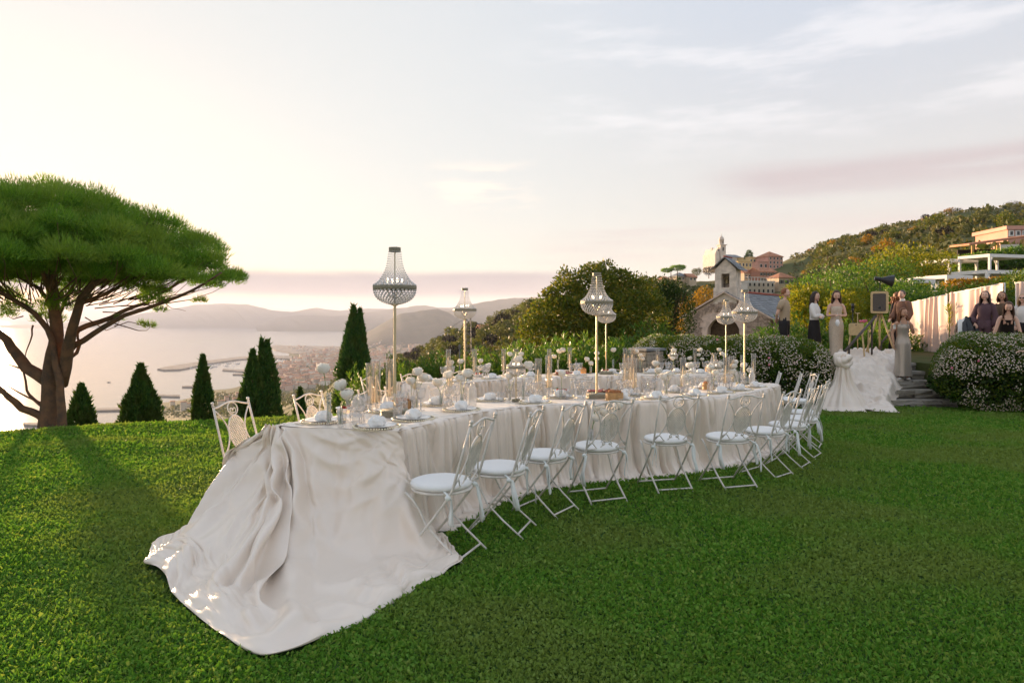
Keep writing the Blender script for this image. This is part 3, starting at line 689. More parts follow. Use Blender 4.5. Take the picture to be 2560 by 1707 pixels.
2472,2,2,2,-2,-11,3,-1,2,4,-5,-3,1,1,-1,3,0,-3,-1,-3,1,2,-2,-1,0,1,-1,-3,-2,0,0,-1,0,1,-1,3,-2,0,0,1,1,0,-3,-2,-1,2,0,0,0,-1,2,0,1,2,-4,-8,2469,-1,2,-4,9,-3,-10,1,0,0,0,1,0,1,0,0,
0,0,0,-2,-2,-2,2,2,-1,0,0,0,-1,-2,-1,-1,0,-2,0,-3,4,-2,0,-3,0,1,1,3,-2,-2,1,-1,-1,-3,0,-2,0,-2,0,0,2463,0,-2,6,-9,10,3,-4,-4,-2,1,0,1,0,-1,-3,0,0,0,0,-2,-1,-3,-1,1,1,1,0,0,0,0,0,
-1,0,-1,-2,-5,3,-2,0,-3,0,2,-2,1,-1,-2,0,1,-1,0,-2,-2,2,-4,2,2457,3,-2,-2,2,-4,3,7,0,-5,-4,-2,2,-1,0,-1,-1,-2,1,-1,1,0,-1,-1,-1,-1,-1,1,0,0,-1,0,0,-1,0,0,-2,-3,1,0,-1,-2,1,1,-2,-1,
-2,-1,1,2,-2,2,-2,-3,-1,1,2452,-1,2,-2,-3,-1,2,-2,4,9,1,-5,-11,2,-1,-1,1,0,-1,-1,0,0,-1,0,-1,0,0,-1,0,0,0,0,-1,0,-1,-1,-1,1,-3,0,2,1,-4,1,-1,-3,1,0,-4,2,0,-2,1,-1,1,-3,2452,-4,0,0,
0,-1,-3,1,-1,-1,6,1,3,-9,-1,-1,-1,1,-2,1,-1,-1,1,-1,-1,1,-1,0,-1,-1,0,-1,-1,0,0,1,-2,-1,0,-2,0,-2,0,1,1,-1,-1,-2,1,-5,2,3,-1,-1,-5,-1,2456,0,1,0,1,0,0,-4,2,0,-4,-3,-4,5,-3,1,-4,0,
-1,0,-1,0,-2,0,2,-2,-1,-1,0,0,-2,-1,0,-1,-2,-3,4,-5,4,2,-4,0,-2,-1,-1,5,-2,-3,-3,1,-3,-3,1,-1,5,-4,2461,0,-4,2,-2,-4,0,5,-1,-4,2,3,1,-7,0,-1,1,-4,0,-1,-1,-1,2,-2,-1,-1,0,0,-1,-1,
-1,0,-1,-2,0,1,-2,3,-3,-1,-1,-1,1,-4,1,-2,-1,1,0,-3,0,-1,0,-1,-2,1,2467,-3,6,0,-4,0,-5,-6,-4,1,-3,3,3,8,-2,-3,-2,0,0,-3,0,0,-3,2,-1,-2,1,-1,-1,-1,1,-1,-1,0,0,0,-1,-1,-3,-1,1,-2,-1,
0,-1,-2,2,-2,1,-1,-1,-2,-3,4,-3,2,2468,-4,-4,5,3,2,3,1,-3,-1,3,-3,-3,-5,0,-2,-1,-1,-2,0,-2,0,-1,-2,0,3,-1,-1,1,1,0,1,0,1,-2,-2,-3,-2,1,-1,-2,-1,1,-2,0,0,-2,2,-2,0,0,0,2,-5,2,-2,
2466,-2,-4,-2,5,-3,-2,2,5,0,-4,1,3,0,0,1,-1,0,0,0,-2,-3,2,-1,-4,-4,-2,0,-1,-1,-1,-1,1,2,0,1,0,-2,-1,-1,0,0,-2,-1,1,0,-1,-3,-1,1,1,0,-3,3,-2,-1,2460,2,1,-8,-4,-3,-6,-6,-3,-2,0,2,1,
4,4,3,4,1,1,1,3,2,-2,0,2,1,-1,-1,-1,-1,-1,-1,-3,-4,2,-2,1,-1,-1,-1,-2,0,-1,-1,-3,-1,1,2,1,-2,-1,1,-1,-1,1,1,2453,1,-2,-2,1,6,-2,-5,-5,-3,-3,-5,-3,-2,0,2,-3,-1,-1,1,1,-1,1,0,1,1,2,
0,1,1,0,1,2,1,-1,0,-1,1,-1,-2,-1,-1,-1,-1,3,-2,0,0,1,3,-2,-1,1,-1,-1,1,2449,3,5,2,-9,-3,11,3,2,2,-1,-3,-5,-6,-4,4,3,-1,-2,-4,-4,-1,-3,-1,-2,-1,-1,0,-1,-1,1,0,-1,0,0,0,0,-1,-1,1,1,
-1,1,0,-6,3,-1,0,-1,-1,0,0,1,-1,1,-2,2448,-5,1,6,0,-9,-8,2,1,0,3,5,4,2,-1,-6,4,3,2,0,0,-2,0,-1,0,-1,-2,-1,-2,-1,-2,-2,-1,-2,-1,0,-1,-1,-1,-2,-2,-1,1,1,2,-5,0,0,-3,0,1,-2,0,1,-1,-1,
2451,0,-8,-6,0,3,-2,-3,-3,-4,-5,-2,1,1,0,-1,-2,4,4,2,3,3,2,1,0,-1,0,-1,0,-1,-2,-1,-1,-1,-1,-2,-2,-1,0,1,0,0,-2,0,-1,2,-2,-2,2,-2,0,1,-4,-1,2,0,2457,-2,-5,-9,-2,11,9,-2,-1,0,1,-2,
-4,-4,-2,-2,-3,-4,-1,0,-2,-1,-2,0,-1,1,0,0,0,0,1,0,0,0,0,0,1,-1,-1,0,0,0,2,0,-1,-2,-1,0,0,-2,-1,-2,3,1,-4,-2,2462,-1,-1,1,-3,-10,5,13,6,3,1,1,1,0,0,-1,-3,-4,-5,-2,-2,-2,-1,-2,-1,
-2,-1,-1,-1,-1,-1,-1,-1,0,-2,-1,-1,1,-1,-3,2,1,-1,-1,-2,0,0,-2,-2,-1,0,1,-3,-2,0,0,2465,0,-4,-6,-1,1,-8,-4,3,7,4,1,1,2,0,-1,-1,-1,-1,-1,2,1,2,1,0,0,-1,-1,-1,-2,-1,-1,-1,-3,-1,0,-1,
-1,0,2,-4,1,-3,-2,-1,-1,-1,0,-1,1,-2,-3,0,-2,1,1,2463,-1,7,-2,4,1,-2,-5,-11,-10,-3,-2,-1,1,3,0,2,4,2,2,0,0,-2,0,1,1,1,0,0,1,0,-1,-1,0,-1,-2,-1,-1,-1,-4,3,-1,-2,0,2,-2,-1,-2,4,-3,
-3,0,1,-1,2,-1,2457,-1,-1,7,6,2,2,1,5,-1,-3,-1,0,-2,-5,-2,-3,-4,-3,-1,-2,1,2,0,0,-2,0,-1,0,-1,-1,0,0,0,0,0,-1,-2,-2,3,-2,-4,2,-1,1,1,1,0,-5,0,0,1,-2,1,-3,4,2451,4,-7,-1,3,1,0,2,4,
7,2,0,-2,-3,-1,0,0,0,1,-2,-1,-3,-3,-3,-2,-1,-2,-1,-1,-1,-1,-1,-1,-1,-1,-1,0,1,3,0,1,3,-1,2,-2,0,-2,-1,-2,-1,2,-1,1,-1,3,-4,2447,1,9,-2,-13,-6,-7,-6,-4,-2,4,5,4,6,4,4,2,1,0,0,0,0,0,
0,-1,0,0,0,0,0,0,1,1,1,1,2,1,1,-1,-1,-2,-1,1,-2,0,-1,0,0,1,1,-1,2,-2,0,-1,0,2442,5,6,3,3,-1,-2,-4,-6,-5,-3,-4,-4,-5,-1,1,5,5,3,-2,0,2,2,2,3,0,2,3,2,3,3,2,3,2,1,1,1,-1,0,-1,-1,-1,
-1,0,0,1,0,0,2,2,1,-2,0,-1,1,-1,2438,1,-2,2,2,5,8,6,3,1,1,5,5,0,-4,-6,-4,-2,-1,2,-2,-2,0,1,-2,0,0,0,0,0,1,0,0,1,2,0,0,2,0,0,1,1,0,1,1,0,1,2,0,1,1,2,-1,1,-1,1,2433,-1,-5,2,-2,-1,1,
4,4,0,-3,4,5,10,5,-1,-1,0,4,5,3,-2,-3,0,3,2,-1,-2,0,-1,-1,0,-1,-1,0,0,1,-1,1,2,1,0,2,0,0,1,1,1,0,0,3,0,2,1,-2,2,2429,-3,5,0,4,0,-2,-5,0,3,0,-7,0,4,6,5,-5,-4,-1,2,4,4,1,-1,0,1,2,3,
1,2,1,1,1,1,1,1,1,2,1,0,0,0,0,0,1,1,2,0,2,0,-3,2,3,1,1,0,2424,2,0,1,1,0,-6,2,6,9,3,-2,-6,1,-1,5,4,-3,-3,-1,1,3,0,0,-1,2,1,1,0,1,1,0,1,1,0,1,0,1,0,1,0,1,0,1,0,2,1,1,0,2,1,-1,-1,1,0,
2,2420,0,-1,2,0,-4,4,5,1,-3,3,6,1,-6,2,-4,3,5,-1,0,-1,0,4,2,0,0,1,1,1,0,-1,1,1,0,0,1,0,0,1,0,2,0,1,1,0,-1,0,1,2,0,1,1,1,0,2,1,2415,2,0,-1,1,4,5,-5,-2,3,2,1,2,-1,-2,-2,-1,3,3,-2,1,
-1,2,4,3,0,1,0,1,1,1,1,-1,1,0,0,1,0,1,2,0,1,0,0,1,1,1,1,-1,1,1,0,1,1,1,0,2411,-1,2,-3,4,3,-2,5,-4,-2,2,1,0,-1,-1,1,1,0,0,1,0,2,5,3,1,2,1,1,1,1,1,0,1,1,1,0,1,1,1,0,0,0,0,2,2,1,0,0,
3,0,0,1,1,2,0,0,2406,-1,-3,7,0,0,6,-2,-1,1,-5,-2,1,-1,0,5,0,0,0,2,1,4,1,2,1,2,1,3,1,0,1,1,1,0,1,1,0,2,-1,0,0,1,2,-1,0,1,1,2,0,1,1,2,0,1,2,0,2402,1,3,-4,-1,4,-8,3,3,-6,0,2,0,4,2,-2,
2,-2,1,2,4,2,1,-2,3,1,2,1,1,2,1,1,0,0,1,1,1,-2,1,0,0,1,1,2,1,0,0,-1,0,1,3,0,0,-1,0,5,2397,1,-4,4,2,-8,8,-6,-1,2,5,-1,4,-2,-3,0,0,1,4,4,0,0,-2,3,2,2,1,0,2,2,1,0,1,1,0,0,0,1,1,-1,2,
1,2,2,0,1,1,1,0,1,-1,1,3,1,2,-2,2393,-1,9,-4,-8,4,1,6,0,-2,-4,5,-7,-1,0,1,3,2,2,0,1,1,3,2,1,0,1,2,1,1,1,2,1,1,1,0,1,1,0,1,0,2,2,1,2,1,0,1,1,1,1,0,2,2,-2,0,2388,2,-7,7,2,-1,-3,-2,2,
6,3,-7,0,1,2,-1,-1,4,4,2,1,0,0,-1,-1,0,0,0,3,3,2,2,2,0,1,2,1,0,1,1,1,-1,-1,2,-1,4,2,1,1,2,1,0,-1,0,3,0,2384,0,8,-8,-2,7,-7,4,6,-3,-2,-5,-1,3,-2,3,4,5,2,1,-1,-2,-1,-3,-2,1,2,3,2,2,
3,2,2,2,1,0,1,1,0,2,1,0,1,1,2,-1,0,2,3,-2,1,4,-1,1,0,0,2379,4,-10,8,2,-5,2,5,-7,-2,0,2,2,-4,5,4,5,2,-4,-5,-1,1,-1,2,5,3,2,1,0,-1,0,1,0,1,1,2,-1,1,1,-1,0,2,1,-1,3,0,3,-1,-1,2,-2,-1,
1,5,3,0,2375,0,1,-7,8,1,2,-4,-4,4,-4,3,-3,8,3,4,-2,-4,-6,1,1,1,5,5,2,0,0,0,-1,0,0,-1,1,1,0,0,2,1,2,3,2,1,2,1,0,0,1,0,0,-1,1,0,3,-4,1,6,2370,-2,7,-3,-3,3,5,-8,5,-5,5,-3,12,-2,2,-2,
-2,-6,7,3,3,3,0,-2,-2,-1,-1,-1,-1,-1,-1,0,1,1,3,2,3,2,3,4,2,0,-1,2,0,4,-1,2,1,1,2,2,-1,3,-2,-1,2366,1,-6,7,-4,-2,1,-1,3,2,-5,16,-4,4,-2,-3,-7,10,1,-1,1,-1,0,-4,-2,-2,-1,-2,0,0,1,2,
2,3,2,3,1,3,0,6,1,2,4,1,0,-2,4,1,0,1,4,1,0,-1,2,0,2361,0,8,-5,-1,-1,-5,9,-5,2,8,-3,5,-4,-4,0,11,-2,0,-1,-3,0,-2,2,1,2,3,4,3,2,3,1,1,0,0,1,1,0,1,-6,5,1,-1,1,0,0,-1,0,3,2,2,0,1,2,-1,
1,2357,-2,-5,9,-1,1,0,0,2,3,6,-10,-1,0,2,8,2,-3,-3,0,2,4,4,2,1,2,1,2,0,1,0,1,-1,1,0,1,1,1,2,1,-2,2,0,2,1,1,0,1,-1,3,-2,0,2,-2,5,-1,2352,4,-2,-4,8,-7,5,-1,-1,5,-2,7,-7,5,5,1,-6,3,0,
2,5,1,-1,0,1,1,2,0,1,1,1,1,1,0,2,-1,2,1,0,3,-1,1,2,-1,1,1,1,4,-2,-4,3,2,0,1,-1,1,2348,-5,10,-5,-3,12,-4,-3,7,-8,-3,8,9,-2,2,-11,4,1,3,5,1,-1,-2,0,2,3,1,1,1,1,1,1,1,1,1,2,-2,2,2,0,
1,0,2,0,0,2,-1,3,0,2,-2,2,-1,-2,3,0,2343,3,-9,13,-4,-2,3,7,-6,6,-1,-8,9,-2,-6,10,-4,2,5,2,-1,-1,-1,3,2,0,0,0,2,1,1,0,2,1,1,-1,3,2,-2,0,5,0,0,-2,6,-4,4,-5,5,-1,5,-7,9,-3,1,-1,2339,
3,3,-9,12,-7,4,-4,9,-1,4,-1,-12,5,4,-2,7,-1,0,-2,-2,1,5,1,1,0,0,1,0,0,1,1,1,1,1,3,-1,1,0,4,-2,5,0,2,-4,4,2,0,0,4,-4,2,-2,6,-5,3,2334,-3,9,0,-8,13,-8,6,-5,1,-2,8,4,-3,0,-2,-2,7,1,
-2,1,0,0,2,0,0,1,0,1,1,1,1,0,1,1,2,-1,1,3,-1,3,-4,3,6,-1,2,-7,6,5,-3,3,6,-9,9,-5,0,2330,2,-8,10,3,-6,7,-3,3,2,4,-6,1,3,1,2,1,-7,-1,4,3,2,0,-1,-1,1,0,1,0,1,1,1,1,1,0,1,1,0,2,0,0,2,
-2,-2,6,2,1,-2,1,2,-2,2,6,-2,6,-3,2325,3,6,-10,7,3,3,1,1,-1,-3,6,-1,-1,1,0,-2,3,0,-2,0,2,1,0,1,0,0,1,0,1,0,1,0,1,1,1,2,-1,2,-1,2,1,-1,1,1,2,3,1,-1,3,-1,1,3,-2,3,0,284,-3,-6,-9,-10,
-9,-7,-5,-4,-7,-7,-10,-8,-5,-7,-9,-11,-11,-12,-12,-11,-12,-11,-10,-11,-11,-11,-11,-11,-11,-12,-12,-11,-6,-5,-3,-4,-1,-3,-5,0,-6,-2,-2,-6,-4,-6,-6,-5,-6,-2,-7,-1,-4,-6,-4,291,-2,-3,
0,0,-4,-3,-2,-2,2,2,5,4,-4,-3,0,2,-2,1,2,1,1,-1,-1,0,0,1,0,3,2,1,1,1,-2,0,-2,0,-2,-1,-1,-3,2,-2,-4,3,-2,2,5,2,-4,7,-1,-1,-1,2,2,295,-3,-1,0,4,0,0,1,-5,-4,-1,-5,-1,8,7,-1,-3,1,-2,
-3,0,0,1,0,-1,3,0,0,-1,1,0,0,0,-1,1,1,-1,-1,0,3,3,-1,-2,1,4,4,-2,-5,5,5,-9,4,-2,-2,1,1,294,-3,-1,0,0,8,3,-2,3,0,-3,1,-6,-7,-5,2,2,-1,3,0,-3,0,0,1,0,-2,-1,-1,-1,-1,0,5,-1,4,-2,-3,8,
2,-3,-1,3,1,1,-1,1,2,-2,5,-4,3,-2,0,2,1,1,-3,288,4,-4,-2,1,3,1,-1,0,2,0,1,3,-3,-2,-5,-1,0,0,1,-1,-2,0,-1,-1,-1,1,-3,0,1,0,-1,4,1,1,1,-1,4,-1,-1,1,4,-7,7,3,-8,9,-1,-3,-2,3,3,-4,-1,
-1,5,281,2,5,-2,-6,0,0,-1,1,-2,0,2,0,1,-2,4,0,-2,-2,2,1,-2,-2,0,1,-3,-1,4,-1,1,3,0,3,1,3,2,-7,-3,3,1,-2,-5,6,2,-1,2,-8,8,-3,-1,1,0,1,4,-4,1,275,-1,1,5,1,-9,2,1,-3,2,2,-3,-3,3,0,-2,
2,4,-1,-3,0,3,0,-2,0,4,-2,0,-3,-4,8,0,-3,-2,6,0,-2,-2,10,-1,-4,1,1,-7,-2,1,3,-9,2,8,-3,-6,9,-5,6,0,273,-5,0,1,0,3,-3,0,1,-1,1,0,0,5,3,1,-5,-2,1,1,-1,-1,0,0,-2,-2,5,1,2,-2,-8,8,0,
-2,-5,10,-2,-3,-7,10,-4,1,0,-4,-5,12,2,-5,0,6,0,1,-10,13,-3,-5,277,1,-1,-3,-1,0,-1,0,0,-1,-4,0,1,-6,6,4,5,2,1,-2,1,-1,0,-1,1,-2,-5,0,2,4,-2,-10,6,4,-8,-1,2,3,-1,-8,8,-7,6,0,3,-2,
-1,4,-1,-1,8,1,0,-4,-1,-2,283,-1,-2,-2,2,-3,-2,-2,-2,-1,-1,-1,1,-2,-6,2,4,4,4,5,3,3,0,1,0,1,0,-3,-2,-3,-1,0,-7,0,3,-6,7,-1,-1,1,-6,7,-4,5,-1,-7,4,1,9,-5,-11,14,-1,-6,7,-3,291,-2,
-3,-1,-3,1,-3,-2,-1,-1,0,0,-1,0,0,-5,-1,2,0,0,4,4,6,5,4,3,2,1,1,0,-1,-2,-3,-7,-1,-8,5,-4,3,0,7,-5,2,1,2,0,-2,1,-8,-2,5,-11,7,2,4,-1,295,0,3,-1,-2,-2,2,-1,-1,-2,-2,-3,-2,0,0,0,-3,
-1,2,2,-4,0,-1,0,3,5,4,5,3,3,2,0,0,-2,-4,0,-9,8,-7,7,-9,5,-6,6,-7,-3,4,2,6,-5,4,4,-6,-2,0,2,294,0,-1,1,0,-1,-1,2,2,0,0,0,-1,0,-1,0,0,-3,-4,0,5,-4,0,1,-1,-2,-1,-1,0,1,2,4,2,4,2,1,
-3,0,6,-10,8,-2,7,-5,-1,4,-5,-2,0,-2,2,0,-1,6,-5,0,289,0,-1,0,0,2,0,-1,-1,-1,1,1,0,-3,-2,0,2,6,3,-6,-5,8,-4,0,0,-1,3,1,-2,1,3,0,2,1,2,1,1,-5,4,5,-9,11,-7,-5,9,1,-5,-4,3,6,-9,-6,8,
0,-2,1,282,0,0,2,3,-3,-1,4,-1,4,-1,2,1,-1,-1,-4,-5,-5,0,7,3,-6,7,-2,0,1,-1,0,3,0,-2,1,0,1,0,5,0,3,-3,2,1,-4,2,3,-6,1,9,2,-4,-4,0,5,-3,-9,2,2,275,2,2,-2,0,1,-1,-2,2,-1,0,-2,1,4,2,3,
3,-2,-4,-5,-4,4,-4,2,1,3,2,1,-2,0,1,0,1,1,3,-5,9,1,-3,1,1,-6,5,4,0,-5,-3,2,4,-3,8,-9,1,6,-10,2,273,-1,0,2,-2,1,-1,0,-1,0,2,2,-1,-2,-1,-1,-1,2,3,1,1,-5,2,1,0,0,0,3,4,1,0,0,0,0,-1,
-1,-4,0,6,-3,-1,6,-1,-6,5,-4,5,1,-5,4,-4,2,-4,-2,5,-1,276,-2,-2,-1,0,1,5,0,0,-2,2,-2,-1,-1,-1,-1,-1,0,-2,4,2,1,-3,-3,-1,-2,-1,-1,2,3,3,3,3,1,1,3,-9,3,-5,3,-2,-5,6,-3,0,5,-9,-3,0,0,
4,7,0,3,-3,3,283,0,-1,-3,0,-4,-2,1,1,2,-2,-1,-1,1,0,0,1,-1,0,-2,1,3,3,1,-1,-1,-2,-1,-2,-2,-1,0,-1,1,1,3,7,-10,7,-2,3,0,-6,13,-6,0,6,7,-3,0,-5,-2,1,-5,5,-4,290,-1,-1,-1,-3,0,-3,-5,
0,3,2,1,0,-1,1,1,0,0,0,0,-1,-1,1,1,2,1,1,-1,0,0,0,-1,0,0,0,-2,1,-2,1,1,1,6,-5,-6,9,-2,-1,0,-2,-1,7,-6,4,-1,1,-2,295,-2,-1,0,0,-2,-1,0,-4,-6,-1,4,7,0,1,1,-1,1,0,1,0,-1,0,1,0,0,1,0,
0,-1,-1,0,0,0,-1,0,-3,1,1,-5,0,-6,9,-8,2,4,-3,-6,10,-4,-5,9,-1,10,-5,1,295,0,0,0,-1,1,1,0,1,-1,-3,-4,-2,7,0,1,2,0,1,-2,0,3,-3,2,0,-3,-1,0,0,1,-1,-1,0,-2,-1,-2,4,1,-8,4,-2,-1,3,-1,
-10,2,7,0,-4,12,-5,-10,0,-2,8,8,290,2,1,-1,0,0,-2,1,-3,2,-1,7,2,-7,2,-3,5,-3,3,0,2,-3,3,-4,-3,3,1,0,-2,-1,2,0,-3,0,3,2,-8,10,-7,-5,7,-3,-4,5,7,-9,-7,8,2,-7,11,9,-7,-5,7,-5,283,1,1,
2,1,0,0,-2,0,-1,1,-8,-2,8,-2,1,-4,7,-1,1,0,0,-2,3,2,-1,-1,-1,1,0,-2,0,1,-1,-4,5,4,-8,3,-1,1,7,-2,6,-8,4,3,-11,0,3,-5,1,14,0,-12,3,276,1,2,0,-1,-1,4,1,4,0,0,0,-6,-7,2,1,2,-2,-1,3,
-1,2,1,-3,0,3,-2,1,0,-1,-1,-1,1,-1,-1,-7,7,8,2,4,-9,5,-3,-4,5,4,-7,9,-5,0,-3,2,-8,13,3,-9,273,4,-3,1,0,1,-4,-1,1,-1,-2,1,3,1,-1,5,3,1,1,0,1,-2,1,1,-2,-5,0,-2,-1,0,-1,-1,-2,3,4,2,
-5,-3,3,0,6,-4,1,1,-1,-2,6,-7,6,0,2,-3,-1,-8,0,5,276,2,0,-3,1,0,0,0,-3,0,2,0,-2,0,0,-6,-5,-1,0,0,1,6,-3,3,6,4,2,2,0,0,1,0,0,-8,-1,-3,0,-3,7,-4,8,-7,3,4,-4,-1,8,5,-2,-7,4,-7,9,-9,0,
-1,282,-1,1,0,0,2,5,2,1,1,-1,-1,1,-2,-1,1,-2,-4,2,-1,-3,-6,1,-4,-5,-1,-1,0,0,1,2,1,1,9,-4,5,-2,2,-7,7,-6,7,-3,-2,6,2,-6,-6,6,4,-3,4,-9,4,0,-2,290,-3,-1,0,-2,-3,2,4,2,3,2,2,0,0,-3,
-3,2,8,2,4,1,-1,0,0,-1,-1,0,1,2,2,0,2,2,-1,4,-3,2,0,-6,-1,-3,-3,0,-2,-8,3,-6,3,-10,-3,2,0,-1,-1,3,1,295,-6,-2,0,2,3,-7,-4,0,-3,0,2,6,4,3,3,0,-2,1,-1,2,3,1,1,2,1,1,-1,1,-1,0,-1,-1,
-2,-1,-1,-4,-6,0,-8,4,1,-1,1,4,-6,5,-1,2,2,-2,0,3,7,-8,0,295,3,-2,-2,-2,3,7,2,-2,1,-2,-3,-4,0,4,-2,-6,-8,-6,-2,2,3,2,1,0,-1,-1,-2,-3,-2,-3,-2,-2,-1,-1,-1,1,1,3,5,-1,3,8,7,-4,4,7,
-3,5,0,-1,-3,8,-11,6,-1,291,4,4,1,2,-2,-3,-3,2,3,7,4,1,-4,-5,0,2,2,-2,-1,-6,-6,-3,0,1,1,1,1,1,0,2,0,1,1,1,2,2,4,2,-2,3,1,-10,1,4,-5,-3,9,-5,0,-2,2,-8,5,-2,2,284,-2,11,4,0,-5,-2,5,
2,-1,-4,-3,-1,3,1,2,4,2,0,-2,0,0,0,-1,-1,0,0,2,1,2,2,2,1,1,0,0,-1,-2,-4,-4,-2,-6,9,-11,6,6,-7,-4,1,5,-1,3,-5,2,-2,5,277,3,-3,1,4,3,-1,-9,-7,-4,-3,-3,0,-1,0,3,0,0,2,0,1,1,0,0,0,0,
-1,-1,-1,-2,-2,-1,-1,0,-1,-1,1,3,3,8,1,2,-3,7,-5,3,1,3,1,0,2,-4,10,-5,12,-5,274,3,1,5,0,-1,-2,0,-1,-3,-2,-1,-3,-1,0,-4,-2,0,2,1,0,-2,-1,-2,-2,-3,-2,-2,-2,-1,-1,-1,0,0,3,8,7,7,8,6,
-4,-4,1,-5,2,2,3,-3,0,-5,0,9,-8,10,-7,3,275,5,-11,3,-2,-2,0,3,7,3,0,1,4,2,0,0,-2,-5,-8,-4,-3,1,0,2,-1,1,2,1,2,3,3,5,4,4,3,-1,-2,-6,-8,-6,5,-4,-4,11,6,-6,-1,-2,-10,2,8,-10,14,-2,-6,
-1,282,-3,5,-6,-7,-1,-1,-2,-4,2,5,2,-1,-2,-1,1,1,3,2,1,0,-3,-3,-5,0,0,2,4,4,5,4,2,2,1,-1,-1,-3,0,0,-1,-6,6,0,-9,-7,-3,-1,2,13,0,-3,15,-9,-10,11,-11,285,-2,4,-7,2,0,0,-1,-4,-6,-6,
-2,-3,2,1,-1,1,-1,-1,1,1,2,3,4,2,1,-1,-1,-2,-3,-2,-1,-2,-2,-1,-3,-1,0,4,3,6,8,0,-4,-2,4,1,3,0,10,8,-10,-8,14,-18,9,285,-9,-7,6,6,5,3,2,2,1,-1,-4,-3,-5,-4,-4,-4,-2,1,-1,1,1,0,0,0,0,
0,-1,0,0,0,0,2,2,2,3,3,4,-2,-1,-3,-3,5,5,5,2,6,4,3,-6,-15,-4,7,-11,16,-1,285,-2,-3,-4,-3,-1,3,4,3,4,3,3,3,1,0,-1,-3,-3,-3,4,1,-2,-2,-2,-1,6,3,3,2,2,1,1,0,0,1,1,2,-2,1,0,1,0,0,0,-1,
-1,-5,-6,-12,-10,-1,2,0,11,2,2,285,0,1,-1,-1,-2,-5,-3,-2,-1,-1,-3,-2,1,3,4,3,5,2,-4,-2,1,0,3,3,-4,3,2,1,1,0,0,-1,0,-2,-2,-4,-2,-2,-1,-2,0,-5,0,3,-1,1,1,7,10,1,-1,1,-5,2,-3,286,0,2,
1,1,0,1,-2,-1,-2,1,1,-4,-5,-2,1,1,-3,-3,-3,2,4,5,-1,-2,-1,-3,-3,-2,-2,0,-1,0,-1,0,2,2,2,3,1,3,-4,5,0,-4,-2,-1,0,-1,2,14,8,-6,2,-9,-1,286,2,0,0,-2,0,0,4,4,0,-3,1,2,-2,-3,-3,4,7,2,
-2,-4,-2,0,2,2,0,-3,-2,-1,-2,-1,0,0,0,0,-2,1,0,0,0,-1,4,0,2,2,3,-4,-4,-1,-5,-8,2,10,-6,-5,7,286,0,1,0,2,0,4,0,-6,-1,0,-3,3,1,0,-1,-4,-3,2,3,1,-2,0,-1,0,-1,0,0,0,1,0,0,-1,1,2,1,0,0,
0,-1,-1,-1,-2,-2,0,3,9,6,-1,-4,-5,-8,-3,10,2,-6,286,1,1,0,2,4,-4,-2,1,0,2,-1,-6,4,0,2,2,-4,-4,1,1,1,-2,-2,-1,0,1,0,0,0,1,0,2,1,0,2,0,0,0,0,-1,-2,-1,0,-2,-5,-3,1,9,10,3,-1,-5,-9,3,
-2,286,2,0,1,0,-1,-1,0,3,-1,-1,3,0,-4,3,2,0,1,-1,-2,1,2,-1,-2,-4,0,0,0,0,0,-2,0,0,-1,0,-1,-1,0,2,6,4,4,1,0,-1,-1,-6,-8,-8,-1,5,3,6,-1,-1,-1,287,0,-1,4,-2,0,3,-3,1,3,-2,2,3,-1,0,1,
-1,3,3,-2,-1,-1,-3,-2,1,-1,-3,-1,-1,-2,0,0,1,0,0,0,0,2,5,-5,-4,-6,-1,4,6,5,6,2,-5,-9,-7,-3,2,6,-1,2,287,1,3,-3,2,0,-1,2,-1,1,3,0,4,2,-3,-2,1,0,4,1,-3,-4,-1,1,0,-2,0,-3,-2,0,-1,0,0,
0,0,0,3,2,-12,-2,0,4,1,-2,-5,-3,2,9,11,7,0,-4,-3,-9,-2,3,287,1,-2,3,1,-1,3,3,-3,2,2,-2,2,1,-2,0,1,1,1,-1,-2,-2,0,2,-1,0,-2,-1,-1,-2,-1,0,0,2,1,3,0,-8,9,3,0,-1,0,-6,-2,-2,-7,-7,0,5,
9,8,-1,3,-3,-7,287,-1,5,-2,0,2,-1,3,1,-1,0,1,-3,4,2,0,1,0,-4,1,-1,1,2,-2,0,-1,-1,1,-1,-2,-1,0,-1,-2,-1,-3,-2,4,-3,-6,-1,3,-2,5,2,2,4,-3,-3,-4,-1,-3,2,-3,9,3,287,1,-3,2,4,-1,1,-3,1,
2,2,-1,4,3,1,-2,-1,-1,0,1,1,-1,-2,0,0,0,0,-1,0,0,-1,-4,-3,-2,-1,-1,0,0,-1,6,6,-5,7,-5,-2,-2,0,6,2,-8,-2,6,-10,5,-5,5,288,-1,2,-1,0,2,-1,3,2,-4,0,4,0,-1,2,1,1,-2,-1,-1,1,0,1,1,0,1,
1,0,0,-2,-1,-1,-2,2,-1,-1,2,2,2,2,-2,0,-8,9,0,3,-1,-2,-6,2,-6,-7,4,0,1,-2,288,-1,-2,5,3,-3,3,-1,-1,2,0,3,0,1,2,-1,-3,-2,-1,1,1,1,2,2,2,1,-1,-1,-2,1,-1,-2,-2,-4,0,6,0,-1,-1,-2,-1,4,
1,-9,2,-3,-1,-3,6,-2,7,-6,-2,-5,8,0,288,2,4,-2,-4,3,-1,0,3,1,2,-1,0,2,-3,-1,0,-1,2,3,0,2,1,-1,-2,-2,0,0,0,1,1,1,0,-1,-3,-8,-5,-3,-3,-2,-2,-1,5,-3,4,-4,5,1,-4,10,-2,12,2,-1,-10,5,
288,-1,5,-1,-3,-1,3,-2,5,0,3,-1,2,-5,-1,0,1,2,5,0,0,-1,-2,-1,-1,1,0,1,2,1,0,0,1,-1,1,2,-1,-2,-4,-4,-7,-1,-5,5,-3,9,-7,6,-1,-5,-2,-11,8,16,-4,1,288,2,-8,6,2,-1,-4,8,-3,5,-4,1,-4,2,
